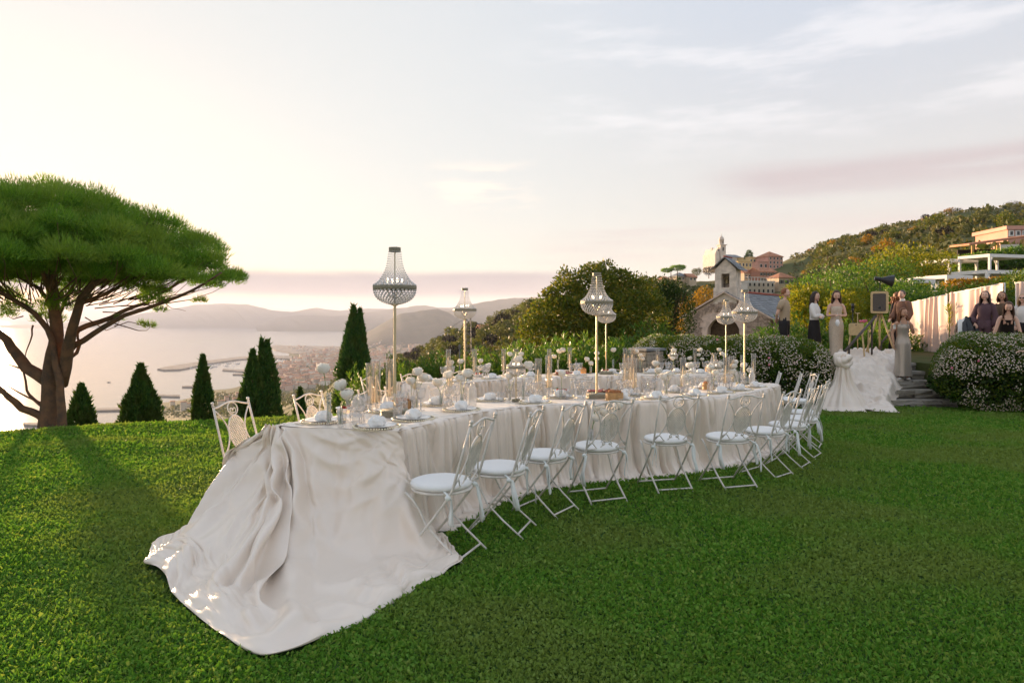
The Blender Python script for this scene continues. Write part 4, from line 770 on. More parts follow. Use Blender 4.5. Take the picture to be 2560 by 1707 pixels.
0,3,0,5,-4,-2,0,0,1,1,3,1,1,2,1,0,2,0,-1,0,-4,-6,-4,-4,-2,-2,4,-1,5,-2,5,-5,5,-7,-2,-2,3,3,0,-2,5,0,289,-2,7,-7,1,2,1,1,-1,2,1,-6,4,-4,3,3,3,-5,1,0,1,3,1,3,2,1,2,1,1,1,-2,-1,-1,-2,
-2,0,1,1,2,-2,0,-2,-7,-1,-1,-1,-9,12,2,1,-9,0,-4,3,0,0,289,1,-6,6,-2,1,5,-5,5,-2,-6,3,-1,3,5,0,-6,2,0,1,4,2,2,-1,-2,-1,-1,-3,-3,-2,-2,-1,0,0,2,-1,-1,1,2,7,-1,7,1,-1,-7,7,0,-16,4,0,
9,-1,-9,-3,4,-2,289,1,2,-7,4,2,1,0,1,-8,-1,9,-1,4,-1,-6,-1,6,1,2,0,-3,-4,-3,0,0,-1,0,0,0,2,0,1,2,0,1,1,-4,3,-8,7,-4,8,2,-7,1,1,-1,-1,1,-7,2,1,-3,7,-6,289,-1,2,1,-4,6,-3,1,-3,-2,3,
-4,8,-4,-1,-3,8,-5,2,2,-4,-1,-1,3,0,1,0,1,1,0,-1,1,-1,-2,-3,-1,0,4,-3,5,-2,0,1,-3,0,-8,13,2,-6,-6,4,5,-3,-2,-8,7,289,1,-4,3,3,-4,-1,1,-7,7,4,0,-5,2,-6,12,-3,1,0,-4,-1,0,5,0,1,-2,
-1,0,-1,0,0,-2,-1,-1,1,-1,-1,-1,7,1,-7,-1,1,1,2,-5,-2,8,-2,3,0,0,2,-8,2,-2,290,-1,0,-2,4,-3,1,-7,6,0,2,0,-1,-3,6,-4,5,1,-5,-1,2,1,2,-2,-3,-2,1,0,1,-1,0,1,-1,0,0,0,1,4,-10,1,5,-6,3,
0,3,4,-2,-11,3,-2,7,-10,11,-2,1,-2,290,-1,0,3,-5,2,-3,3,-1,2,-1,-1,0,1,2,1,-3,-2,4,2,2,0,-4,-1,0,2,0,-1,-1,0,0,-1,1,0,0,1,-2,-2,-3,6,-6,4,1,-1,1,-3,6,6,-3,-1,-7,1,-4,8,-5,0,290,0,
2,-3,0,-2,3,0,2,-1,-2,-1,-3,5,2,0,-3,0,-3,2,2,3,-1,1,1,0,0,0,0,0,-1,0,-1,0,-1,0,0,0,2,-12,7,-7,-3,11,-5,1,-16,14,5,0,1,4,-6,2,-3,2,290,1,-3,2,2,-1,-1,1,-2,-1,1,1,3,-3,-4,1,1,4,3,
-1,-3,-1,2,1,1,0,1,0,0,1,0,-1,0,-1,0,1,-1,-2,0,2,-5,1,-15,2,12,1,-2,-10,6,-2,-4,6,2,4,-1,-1,290,0,0,-1,-1,1,-1,1,-1,1,0,-1,-1,1,0,0,2,-4,5,2,1,-1,-1,0,1,1,0,0,0,0,0,1,0,0,0,0,0,4,
-1,-4,-2,1,-4,-14,4,10,0,-5,2,3,-3,3,0,-8,14,-6,
], 66, 56, 0.002)
# ================================================================ the two serpentine tables
M_satin = mat("champagne_satin", (0.80, 0.70, 0.60), 0.31, 0.8, sheen=0.1, bump=0.05, bscale=300)
M_metal = mat("cream_painted_iron", (0.70, 0.66, 0.60), 0.5, 0.4, var=0.12, vscale=14)
M_cush = mat("white_cotton", (0.82, 0.82, 0.80), 0.8, 0.2, bump=0.12, bscale=120)
M_ribbon = mat("white_ribbon", (0.76, 0.79, 0.76), 0.6, 0.3)
HT1, HT2 = 0.78, 0.87
def smooth_path(pts, step=0.02):
    pts = np.array(pts, float)
    for _ in range(3):                       # Chaikin, ends kept
        q = np.empty((2 * len(pts) - 2, 2)); q[0::2] = pts[:-1] * .75 + pts[1:] * .25; q[1::2] = pts[:-1] * .25 + pts[1:] * .75
        pts = np.vstack([pts[:1], q, pts[-1:]])
    d = np.r_[0, np.cumsum(np.linalg.norm(np.diff(pts, axis=0), axis=1))]
    s = np.arange(0, d[-1], step)
    return np.stack([np.interp(s, d, pts[:, 0]), np.interp(s, d, pts[:, 1])], 1)
def left_normals(p):
    t = np.gradient(p, axis=0); t /= np.linalg.norm(t, axis=1)[:, None]
    return np.stack([-t[:, 1], t[:, 0]], 1)
class Table:
    """ribbon-shaped table: rim on the camera's side, width to the far side, rounded far end"""
    def __init__(self, rim, width, ht, Lend):
        self.ht = ht
        self.rim = smooth_path(rim)
        n = left_normals(self.rim)
        k = np.ones(25) / 25
        nn = np.stack([np.convolve(np.pad(n[:, i], 12, mode="edge"), k, "valid") for i in (0, 1)], 1)
        nn /= np.linalg.norm(nn, axis=1)[:, None]
        self.inn = self.rim + nn * width
        # the first stretch leans so that it starts at the given corner
        sh = np.array(Lend) - self.inn[0]
        w = np.clip(1 - np.arange(len(self.rim)) * 0.02 / 0.9, 0, 1)[:, None]
        self.inn = self.inn + sh * w
        c = (self.rim[-1] + self.inn[-1]) / 2; a = self.rim[-1] - c
        arc = []
        for th in np.linspace(0, PI, 80)[1:-1]:
            t = np.array([-a[1], a[0]])
            arc.append(c + a * math.cos(th) + t * math.sin(th) * 0.9)
        self.arc = np.array(arc)
        e = self.inn[0] - self.rim[0]; e = e / np.linalg.norm(e)
        st = np.array([self.rim[0] + e * q for q in (0.16, 0.10, 0.05)])
        out = np.vstack([st, self.rim, self.arc, self.inn[::-1], self.inn[0] - e * 0.06])
        d = np.r_[0, np.cumsum(np.linalg.norm(np.diff(out, axis=0), axis=1))]
        s = np.arange(0, d[-1], 0.0115)
        self.out = np.stack([np.interp(s, d, out[:, 0]), np.interp(s, d, out[:, 1])], 1)
        self.s = s
    def top(self, y): return G(0, y) + self.ht
    def build_top(self, root):
        A, B = self.rim[::2], self.inn[::2]
        nv = 15
        P = np.zeros((len(A) + 14, nv, 3))
        for j in range(nv):
            k = j / (nv - 1)
            P[:len(A), j, :2] = A * (1 - k) + B * k
        c = (self.rim[-1] + self.inn[-1]) / 2
        arc = self.arc
        a = self.rim[-1] - c; t = np.array([-a[1], a[0]])
        for i in range(14):
            f = (i + 1) / 14.0 * 0.97
            hw = math.sqrt(max(0, 1 - f * f))
            for j in range(nv):
                k = 1 - 2 * j / (nv - 1)
                P[len(A) + i, j, :2] = c + a * k * hw + t * f * 0.9
        x, y = P[:, :, 0], P[:, :, 1]
        P[:, :, 2] = -0.0439 * y + self.ht + 0.004 * vnoise(x * 5, y * 5, 4, 3) + 0.003 * vnoise(x * 17, y * 6, 5, 3)
        link("cloth_top", grid_mesh(P, "cloth_top", M_satin), root)
    def build_skirt(self, root, seed):
        s, o = self.s, self.out
        n = -left_normals(o)
        rows = [(-0.15, 0.000, 0.0, 0.0), (-0.10, 0.004, 0.0, 0.7), (-0.055, 0.006, 0.0, 1.0), (-0.02, 0.004, 0.2, 1.0), (0.005, -0.004, 0.4, 0.8),
                (0.020, -0.020, 0.55, 0.3), (0.027, -0.05, 0.65, 0), (0.031, -0.10, 0.75, 0), (0.035, -0.17, 0.85, 0), (0.039, -0.25, 0.95, 0), (0.044, -0.34, 1.05, 0), (0.05, -0.43, 1.15, 0),
                (0.056, -0.52, 1.25, 0), (0.064, -0.60, 1.35, 0), (0.075, -0.67, 1.5, 0), (0.092, -0.72, 1.7, 0), (0.115, -0.752, 1.9, 0), (0.15, -0.768, 2.1, 0), (0.19, -0.765, 2.3, 0), (0.225, -0.758, 2.4, 0), (0.235, -0.774, 2.4, 0)]
        k = self.ht / 0.78
        P = np.zeros((len(s), len(rows), 3))
        wide = vnoise(s * 1.1, np.zeros(len(s)), seed, 2)
        for j, (off, z, amp, rip) in enumerate(rows):
            dr = j * 0.05
            f1 = vnoise(s * 9.0 + 0.25 * np.sin(s * 3 + j * 0.25), np.full(len(s), dr), seed + 1, 2)
            f2 = vnoise(s * 21.0, np.full(len(s), dr * 1.6), seed + 2, 2)
            f3 = vnoise(s * 4.0, np.full(len(s), dr * 0.7), seed + 5, 2)
            lowp = min(1.0, max(0.0, (j - 6) / 9.0))
            pl = (1.2 - np.abs(f1) ** 0.6 * 3.2) * (1 - 0.45 * lowp) + 1.3 * (0.4 - np.abs(f2) ** 0.7 * 1.8) * (1.0 - lowp) + f3 * 2.0 * lowp
            val = np.maximum(0, 1 - np.abs(f1) / 0.20) ** 0.7 * 3.6 + np.maximum(0, 1 - np.abs(f2) / 0.24) ** 0.8 * (1.1 - 0.7 * lowp)
            pl = 0.5 * pl - 1.5 * val
            ampw = 0.026 * amp * (0.75 + 0.6 * wide)
            ripz = 0.008 * rip * (1 - np.abs(vnoise(s * 26.0, np.full(len(s), 0.3), seed + 2, 2)) * 2.2) + 0.005 * rip * f1
            extra = 0.0
            zz = 0.0
            if j >= 14:
                pud = vnoise(s * 2.6, np.full(len(s), j * 0.11), seed + 7, 3)
                extra = pud * 0.05 * (j - 13) / 4
                zz = np.abs(vnoise(s * 6.0, np.full(len(s), j * 0.4), seed + 8, 3)) * 0.035 * min(1, (j - 13) / 3) * (0 if j == len(rows) - 1 else 1)
            P[:, j, :2] = o + n * (off + np.clip(ampw * pl, -0.14, 0.09) + extra)[:, None]
            P[:, j, 2] = -0.0439 * P[:, j, 1] + self.ht + z * k + ripz + zz
        link("skirt", grid_mesh(P, "skirt", M_satin), root)

rim1 = [(-0.77, 4.67), (-0.56, 5.3), (-0.30, 5.95), (0.02, 6.45), (0.5, 6.82), (1.0, 6.98), (1.5, 7.15), (2.03, 7.5), (2.55, 7.98), (2.99, 8.5), (3.45, 9.2), (3.80, 9.8), (3.98, 10.15)]
rim2 = [(-0.62, 8.85), (-0.5, 9.3), (-0.25, 9.72), (0.14, 10.35), (0.75, 10.75), (1.45, 11.07), (2.38, 11.3), (3.26, 11.6), (3.9, 12.2), (4.2, 12.7)]
T1 = Table(rim1, 0.97, HT1, (-1.74, 4.95))
T2 = Table(rim2, 0.95, HT2, (-1.52, 9.2))
cloth1 = empty("tablecloth", (0, 0, 0), 0, "champagne satin cloth with a long train flowing off the near end of the front table", "tablecloth")
T1.build_top(cloth1); T1.build_skirt(cloth1, 21)
trainP = TRAIN
def blur(P, n):
    for ax in (0, 1):
        for _ in range(n):
            Q = np.concatenate([np.take(P, [0], ax), P, np.take(P, [-1], ax)], ax)
            sl = [slice(None)] * 3; a = list(sl); b = list(sl); c = list(sl)
            a[ax] = slice(0, -2); b[ax] = slice(1, -1); c[ax] = slice(2, None)
            P = 0.25 * Q[tuple(a)] + 0.5 * Q[tuple(b)] + 0.25 * Q[tuple(c)]
    return P
trainP = TRAIN + 0.85 * (TRAIN - blur(TRAIN, 7)); trainP[:, :2] = TRAIN[:, :2]; trainP[:, -1] = TRAIN[:, -1]
def finer(P, k):
    U, V_ = P.shape[:2]; a = np.linspace(0, U - 1, (U - 1) * k + 1); b = np.linspace(0, V_ - 1, (V_ - 1) * k + 1)
    Q = np.stack([np.stack([np.interp(a, np.arange(U), P[:, j, c]) for j in range(V_)], 1) for c in range(3)], 2)
    return np.stack([np.stack([np.interp(b, np.arange(V_), Q[i, :, c]) for i in range(len(a))], 0) for c in range(3)], 2)
trainP = blur(finer(trainP, 2), 1)
_u, _v = np.meshgrid(np.linspace(0, 1, trainP.shape[0]), np.linspace(0, 1, trainP.shape[1]), indexing="ij")
def ss(a, b, x):
    t = np.clip((x - a) / (b - a), 0, 1); return t * t * (3 - 2 * t)
_n = np.cross(np.gradient(trainP, axis=0), np.gradient(trainP, axis=1)); _n /= np.linalg.norm(_n, axis=2)[:, :, None] + 1e-9
_n *= np.sign((_n * np.array([0.0, -0.6, 0.8])).sum(2))[:, :, None]
_par = 1 - ((_u - 0.78) / 0.205) ** 2
_wob = vnoise(_u * 5, _v * 5, 4, 2)
_d = 0.019 * (1 - np.abs(np.sin(PI * (_v - 0.15 * _par + 0.03 * _wob) / 0.088))) ** 1.4 * np.clip(_par * 1.5, 0, 1) * (_u > 0.575) * ss(0.0, 0.07, _v) * ss(0.55, 0.20, _v)
_d += 0.026 * (1 - np.abs(np.sin(_u * 24 + 2.0 * np.sin(3.5 * _v + 1) + 1.2 * _wob))) ** 1.6 * ss(0.25, 0.6, _v) * ss(1.0, 0.80, _v)
_d += 0.013 * (1 - np.abs(np.sin(_u * 36 + 1.4 * np.sin(3 * _v) + _wob))) ** 1.5 * ss(0.56, 0.46, _u) * ss(0.03, 0.2, _v) * ss(0.8, 0.5, _v)
_d += 0.014 * np.clip(1 - np.abs(vnoise(_u * 7 + _v * 3, _v * 8, 15, 2)) * 2.4, 0, 1) ** 1.5 * ss(0.66, 0.8, _v) * ss(1.0, 0.93, _v)
_d += 0.012 * (1 - np.abs(np.sin(_u * 70 + 3 * _wob))) ** 1.2 * ss(0.50, 0.56, _u) * ss(0.02, 0.10, _v) * ss(0.5, 0.3, _v) * (_u < 0.66)
trainP = trainP + _n * _d[:, :, None]
trainP[:, :, 2] = np.maximum(trainP[:, :, 2], -0.0439 * trainP[:, :, 1] + 0.012)
train = link("train", grid_mesh(trainP, "train", M_satin), cloth1)
_m = train.modifiers.new("soften", "SUBSURF"); _m.levels = 1; _m.render_levels = 1
cloth2 = empty("tablecloth", (0, 0, 0), 0, "gathered champagne satin cloth on the rear table near the flowering hedge", "tablecloth")
T2.build_top(cloth2); T2.build_skirt(cloth2, 57)
# its end drapes the same way: the settled sheet carried over to the rear table's end
def carry(P, a0, a1, b0, b1, dz):
    a0, a1, b0, b1 = (np.array(q, float) for q in (a0, a1, b0, b1))
    ra = math.atan2(*(a1 - a0)[::-1]); rb = math.atan2(*(b1 - b0)[::-1]); k = np.linalg.norm(b1 - b0) / np.linalg.norm(a1 - a0)
    c, s_ = math.cos(rb - ra), math.sin(rb - ra)
    q = (P[:, :, :2] - a0) @ np.array([[c, s_], [-s_, c]]) * k + b0
    z = (P[:, :, 2] + 0.0439 * P[:, :, 1]) * dz - 0.0439 * q[:, :, 1]
    return np.concatenate([q, z[:, :, None]], 2)
P2 = carry(trainP[::4, ::4], (-1.74, 4.95), (-0.77, 4.67), (-1.52, 9.2), (-0.62, 8.85), HT2 / HT1)
P2[:, :, :2] = np.array([-1.07, 9.02]) + (P2[:, :, :2] - np.array([-1.07, 9.02])) * np.where(P2[:, :, 1:2] < 8.6, 0.75, 1.0)
link("train", grid_mesh(P2, "train", M_satin), cloth2)
# ================================================================ folding iron garden chairs
def arc_pts(fn, a, b, n):
    return [fn(a + (b - a) * i / (n - 1)) for i in range(n)]
def chair_meshes():
    R = {}
    def bk(x, z):      # a point on the tilted back: x sideways, z height
        return (x, -0.165 - (z - 0.45) * 0.30, z)
    for sgn, nm in ((-1, "post_a"), (1, "post_b")):
        mb = MB()
        x = 0.195 * sgn
        mb.tube([bk(x * 0.98, 0.905), bk(x * 0.98, 0.88)], [0.004, 0.013], 6)
        mb.blob(bk(x * 0.98, 0.905), 0.014, 6, 4)
        mb.tube([bk(x * 0.98, 0.895), bk(x, 0.66), bk(x, 0.47), (x, -0.105, 0.37), (x, 0.03, 0.20), (x, 0.20, 0.002)], 0.0088, 6)
        R[nm] = mb.mesh("front_post", M_metal)
        mb = MB()
        x2 = 0.172 * sgn
        mb.tube([(x2, 0.175, 0.425), (x2, 0.125, 0.385), (x2, 0.075, 0.325), (x2, 0.03, 0.235), (x2, -0.09, 0.125), (x2, -0.245, 0.002)], 0.0088, 6, flat=0.8)
        mb.tube([(x2 - 0.02 * sgn * -1, 0.02, 0.212), (x2 + 0.03 * sgn, 0.02, 0.212)], 0.006, 5)
        R["leg_" + nm[-1]] = mb.mesh("rear_leg", M_metal)
    mb = MB(); mb.tube([(-0.172, -0.20, 0.035), (0.172, -0.20, 0.035)], 0.0075, 6); R["st_r"] = mb.mesh("stretcher", M_metal)
    mb = MB(); mb.tube([(-0.195, 0.175, 0.03), (0.195, 0.175, 0.03)], 0.0075, 6); R["st_f"] = mb.mesh("stretcher", M_metal)
    # wavy top rail
    mb = MB()
    mb.tube([bk(x, 0.868 + 0.034 * (0.5 + 0.5 * math.cos(x / 0.19 * PI))) for x in np.linspace(-0.19, 0.19, 17)], 0.0075, 6)
    R["top_rail"] = mb.mesh("top_rail", M_metal)
    # ring with two curls
    mb = MB()
    mb.tube([bk(0.052 * math.cos(a), 0.845 + 0.050 * math.sin(a)) for a in np.linspace(0, 2 * PI, 19)[:-1]], 0.0055, 5, closed=True)
    for sgn in (-1, 1):
        mb.tube([bk(sgn * (0.014 + 0.016 * math.cos(a) * (1 - a / 9)), 0.838 + 0.016 * math.sin(a) * (1 - a / 9) - 0.006 * (a < 0.3)) for a in np.linspace(-2.2, 3.8, 12)], 0.0042, 5)
    R["curl_ring"] = mb.mesh("curl_ring", M_metal)
    # oval panel of woven strips inside a rim
    mb = MB(); rx, rz_, cz = 0.088, 0.128, 0.664
    mb.tube([bk(rx * math.cos(a), cz + rz_ * math.sin(a)) for a in np.linspace(0, 2 * PI, 25)[:-1]], 0.007, 5, closed=True)
    R["panel_rim"] = mb.mesh("panel_rim", M_metal)
    mb = MB(); w = 0.0031
    for fam in (1, -1):
        for k in range(-14, 15):
            c = k * 0.0155
            pts = []
            for tt in np.linspace(-0.25, 0.25, 34):
                x = (c + tt) * 0.5 * 1.4; z = (tt - c) * 0.5 * fam * 1.4
                if (x / rx) ** 2 + (z / rz_) ** 2 < 1.0: pts.append((x, z))
            if len(pts) < 2: continue
            (x0, z0), (x1, z1) = pts[0], pts[-1]
            d = math.hypot(x1 - x0, z1 - z0); nx, nz_ = -(z1 - z0) / d * w, (x1 - x0) / d * w
            q = [bk(x0 + nx, cz + z0 + nz_), bk(x0 - nx, cz + z0 - nz_), bk(x1 - nx, cz + z1 - nz_), bk(x1 + nx, cz + z1 + nz_)]
            dy = 0.002 * fam
            v8 = [(p[0], p[1] + dy - 0.0016, p[2]) for p in q] + [(p[0], p[1] + dy + 0.0016, p[2]) for p in q]
            mb.add(v8, [(0, 1, 2, 3), (7, 6, 5, 4), (0, 4, 5, 1), (1, 5, 6, 2), (2, 6, 7, 3), (3, 7, 4, 0)])
    R["panel"] = mb.mesh("woven_panel", M_metal, smooth=False)
    # bowed side braces and lower scrolls
    mb = MB()
    for sgn in (-1, 1):
        mb.tube([bk(sgn * (0.188 - 0.098 * math.sin(t * PI) ** 0.9), 0.855 - 0.36 * t) for t in np.linspace(0.0, 1.0, 13)], 0.0062, 5)
    R["brace"] = mb.mesh("brace", M_metal)
    mb = MB()
    for sgn in (-1, 1):
        pts = []
        for t in np.linspace(0, 1, 20):
            x = 0.185 - 0.15 * t; z = 0.505 + 0.028 * math.sin(t * 2 * PI + 0.3)
            pts.append(bk(sgn * x, z))
        for a in np.linspace(-1.8, 3.4, 10):
            pts.append(bk(sgn * (0.032 + 0.014 * math.sin(a) * 0.9), 0.520 - 0.014 * math.cos(a)))
        mb.tube(pts, 0.0052, 5)
    R["scroll"] = mb.mesh("scroll", M_metal)
    mb = MB(); mb.tube([bk(-0.192, 0.474), bk(0.192, 0.474)], 0.0068, 6); R["cross"] = mb.mesh("cross_bar", M_metal)
    # round seat frame and its cushion
    mb = MB(); mb.lathe([(0.0, 0.425), (0.185, 0.425), (0.200, 0.428), (0.203, 0.436), (0.198, 0.442), (0.0, 0.442)], 24)
    R["seat"] = mb.mesh("seat_frame", M_metal)
    mb = MB()
    mb.lathe([(0.0, 0.444), (0.17, 0.444), (0.193, 0.450), (0.203, 0.466), (0.195, 0.482), (0.17, 0.490), (0.10, 0.494), (0.0, 0.495)], 28, wob=lambda a, i: 0.012 * math.sin(a * 9 + i) if 1 < i < 6 else 0)
    R["cushion"] = mb.mesh("cushion", M_cush)
    # ribbons: a bow knot and two tails tied round each post
    def ribbon(seed, sgn):
        r = random.Random(seed); mb = MB()
        x0, y0, z0 = 0.195 * sgn, -0.15, 0.425
        mb.blob((x0, y0, z0), (0.022, 0.02, 0.018), 7, 5)
        mb.tube([(x0 * 0.8, -0.10, 0.455), (x0 * 0.9, -0.135, 0.44), (x0, y0, z0)], 0.011, 5, flat=0.5)
        for q in range(2):
            L = r.uniform(0.17, 0.27); ax = r.uniform(-0.045, 0.045); ay = r.uniform(-0.06, 0.01); tw = r.uniform(0, 3)
            vs = []
            n = 9
            for i in range(n):
                t = i / (n - 1)
                c = Vector((x0 + ax * math.sin(t * 1.6) + 0.012 * math.sin(t * 5 + tw), y0 - 0.012 + ay * math.sin(t * 1.8), z0 + 0.012 * math.sin(min(1, t * 4) * PI) - L * t))
                th = tw + t * r.uniform(0.2, 0.6); wv = Vector((math.cos(th), math.sin(th), 0)) * (0.013 + 0.004 * t)
                nn = Vector((-math.sin(th), math.cos(th), 0)) * 0.0009
                vs += [c - wv - nn, c + wv - nn, c + wv + nn, c - wv + nn]
            fs = []
            for i in range(n - 1):
                for k in range(4):
                    k2 = (k + 1) % 4
                    fs.append((i * 4 + k, i * 4 + k2, i * 4 + 4 + k2, i * 4 + 4 + k))
            fs += [(3, 2, 1, 0), (n * 4 - 4, n * 4 - 3, n * 4 - 2, n * 4 - 1)]
            mb.add(vs, fs)
        return mb.mesh("ribbon", M_ribbon)
    R["rib"] = [ribbon(s, -1 if s % 2 else 1) for s in range(8)]
    return R
CH = chair_meshes()
def make_chair(loc, rz, label, k):
    t = empty("garden_chair", loc, rz, label, "chair", "cream folding iron chairs round the two tables")
    link("front_post", CH["post_a"], t); link("front_post", CH["post_b"], t)
    link("rear_leg", CH["leg_a"], t); link("rear_leg", CH["leg_b"], t)
    link("stretcher", CH["st_r"], t); link("stretcher", CH["st_f"], t)
    for key, nm in (("top_rail", "top_rail"), ("curl_ring", "curl_ring"), ("brace", "brace"), ("scroll", "scroll"), ("cross", "cross_bar"), ("seat", "seat_frame")):
        link(nm, CH[key], t)
    pr = link("panel_rim", CH["panel_rim"], t); link("woven_panel", CH["panel"], pr)
    cu = link("cushion", CH["cushion"], t); cu.rotation_euler = (0, 0, rnd.uniform(-0.05, 0.05)); cu.location = (rnd.uniform(-.008, .008), rnd.uniform(-.008, .008), 0)
    link("ribbon", CH["rib"][(2 * k) % 8], cu); link("ribbon", CH["rib"][(2 * k + 1) % 8], cu)
    return t
ORD = ["first", "second", "third", "fourth", "fifth", "sixth", "seventh", "eighth", "ninth", "tenth", "eleventh", "twelfth", "thirteenth", "fourteenth"]
def facing(x, y, curve):
    """heading that looks at the nearest point of a rim"""
    d = np.hypot(curve[:, 0] - x, curve[:, 1] - y); i = int(d.argmin())
    v = curve[min(i + 12, len(curve) - 1)] - curve[max(i - 12, 0)]
    n = np.array([-v[1], v[0]]); n /= np.linalg.norm(n)
    c = curve[i] - np.array([x, y])
    if n @ c < 0: n = -n
    return math.atan2(-n[0], n[1]), i
near_seats = [(-0.46, 4.49), (-0.10, 5.10), (0.26, 5.69), (0.76, 6.12), (1.45, 6.48), (2.09, 6.62), (2.67, 7.2), (3.14, 7.8), (3.56, 8.44), (3.93, 9.2)]
twist = [-0.05, 0.05, -0.1, -0.22, -0.12, -0.25, 0.0, 0.06, -0.05, 0.02]
nl = ["cream iron chair beside the satin train, first from the near end of the table", "cream iron chair second from the train on the lawn side",
      "cream iron chair third from the train, ribbons hanging over the grass", "cream iron chair with white roses in a vase standing on its cushion",
      "cream iron chair just right of the one with roses on its seat", "cream iron chair second right of the rose chair, back square to the camera",
      "cream iron chair where the table bends away, third right of the rose chair", "cream iron chair first of the close row of three at the right end",
      "cream iron chair second of the close row of three at the right end", "cream iron chair last of the close row at the right end of the front table"]
NEAR = []
for k, (x, y) in enumerate(near_seats):
    rz, i = facing(x, y, T1.rim)
    NEAR.append((x, y, rz + twist[k], i))
    make_chair((x, y, lawn_z(x, y)), rz + twist[k], nl[k], k)
inner_seats = [(-1.98, 5.38), (-1.62, 6.22), (-1.22, 6.98), (-0.62, 7.72), (0.40, 8.05), (1.1, 8.35), (1.75, 8.8), (2.3, 9.5)]
il = ["cream iron chair alone at the left of the satin train, pierced oval back", "cream iron chair second along the sea side of the front table",
      "cream iron chair third along the sea side, half hidden by glassware", "cream iron chair fourth along the sea side, behind the roses", "cream iron chair facing us behind the tall candles of the front table",
      "cream iron chair sixth along the inner side of the front table", "cream iron chair seventh along the inner side of the front table", "cream iron chair last along the inner side of the front table"]
INNER = []
for k, (x, y) in enumerate(inner_seats):
    rz, i = facing(x, y, T1.inn)
    INNER.append((x, y, rz, i))
    make_chair((x, y, lawn_z(x, y)), rz, il[k], k + 3)
far_front = [(-0.05, 8.75), (0.85, 10.1), (1.48, 10.35), (2.15, 10.62), (2.95, 10.85)]
fl = ["cream iron chair by the draped left end of the rear table", "cream iron chair before the rear table, left of the twin lamps", "cream iron chair before the rear table, just right of the thick lamp pole",
      "cream iron chair before the rear table, left of the stone pillar", "cream iron chair before the rear table, right of the stone pillar"]
for k, (x, y) in enumerate(far_front):
    rz, i = facing(x, y, T2.rim); make_chair((x, y, lawn_z(x, y)), rz, fl[k], k + 1)
far_back = [(-1.85, 10.0), (-1.42, 10.9), (-0.7, 11.6), (0.2, 12.25), (1.1, 12.6), (2.0, 12.85), (2.9, 13.2)]
bl = ["cream iron chair behind the rear table's left draped end, nearest the sea", "cream iron chair second from the sea behind the rear table", "cream iron chair on the far side of the rear table, third from the sea end",
      "cream iron chair on the far side of the rear table, fourth from the sea end", "cream iron chair on the far side of the rear table, behind the tall lamp pair",
      "cream iron chair behind the rear table, before the flowering hedge and pillar", "cream iron chair on the far side of the rear table, last before its right end"]
for k, (x, y) in enumerate(far_back):
    rz, i = facing(x, y, T2.inn); make_chair((x, y, lawn_z(x, y)), rz, bl[k], k + 2)
el = ["cream iron chair nearest the hedge, left of three behind the table's right end", "cream iron chair middle of three behind the table's right end, against the hedge", "cream iron chair right of three behind the table's right end, against the hedge"]
for k, (x, y, rz) in enumerate([(4.55, 12.4, 1.3), (4.72, 11.9, 1.25), (4.72, 11.35, 1.45)]):
    make_chair((x, y, lawn_z(x, y)), rz, el[k], k + 5)
# ================================================================ everything that stands on the tables
M_glass = thin_glass("clear_glass", (0.965, 0.965, 0.965), 1.0, 0.05)
M_cyl = thin_glass("sleeve_glass_sky_tint", (0.96, 0.92, 0.85), 1.0, 0.02)  # warm sky colour on the sleeves put into the glass tint
M_frost = thin_glass("frosted_glass", (0.93, 0.93, 0.92), 0.8, 0.34, 0.2)
M_crys = mat("cut_crystal", (0.93, 0.93, 0.94), 0.05, 0.9, trans=0.55, ior=1.5)
M_drop = thin_glass("crystal_drops", (0.93, 0.93, 0.94), 1.0, 0.62, 0.08)
M_bead = mat("glass_beads_gold_reflections", (0.80, 0.72, 0.52), 0.15, 0.7, metal=0.35)  # golden reflections in clear glass beads put into the base colour
M_china = mat("white_china", (0.83, 0.82, 0.80), 0.18, 0.5)
M_napk = mat("ivory_linen", (0.80, 0.785, 0.75), 0.8, 0.2, bump=0.1, bscale=90)
M_gold = mat("pale_gold_metal", (0.58, 0.50, 0.33), 0.38, 0.5, metal=0.75)
M_band = mat("antique_gold_filigree", (0.34, 0.315, 0.23), 0.55, 0.4, metal=0.4, bump=0.8, bscale=240, var=0.35, vscale=160)
M_wax = mat("ivory_wax", (0.80, 0.765, 0.68), 0.45, 0.4, sss=0.2)
M_wood = mat("pale_beech", (0.50, 0.285, 0.12), 0.55, 0.3, var=0.16, vscale=26)
M_bread = mat("crusty_bread", (0.36, 0.15, 0.06), 0.8, 0.2, var=0.3, vscale=60)
M_board = mat("olive_wood_board", (0.22, 0.11, 0.05), 0.6, 0.3, var=0.3, vscale=24)
M_meat = mat("cured_meat", (0.36, 0.075, 0.055), 0.5, 0.4, col2=(0.58, 0.27, 0.23), vscale=70)
M_cheese = mat("cheese", (0.80, 0.70, 0.52), 0.6, 0.3)
M_tom = mat("cherry_tomato", (0.42, 0.02, 0.012), 0.25, 0.5)
M_leafg = leaf_mat("garnish_leaf", [(0.05, 0.12, 0.02), (0.10, 0.20, 0.04)], 0.3)
M_rose = leaf_mat("white_rose_petal", [(0.82, 0.77, 0.66), (0.90, 0.88, 0.82), (0.92, 0.91, 0.87)], 0.25, 0.6, 0.2, glow=(1, 1, 0.97))
M_stem = mat("rose_stem", (0.10, 0.19, 0.04), 0.5, 0.4)
M_bulb = mat("lamp_bulb", (1, 0.9, 0.75), 0.3, emit=(1.0, 0.78, 0.5), emit_s=1.6)
M_water = thin_glass("vase_water", (0.90, 0.93, 0.90), 0.7, 0.03)

def tpt(px, py, t=1):
    """point of a table top seen at a photograph pixel"""
    k = F * (CZ - (HT1 if t == 1 else HT2))
    Y = k / (py - 865.0)
    return Vector(((px - 1280) / F * Y, Y, G(0, Y) + (HT1 if t == 1 else HT2) + 0.004))

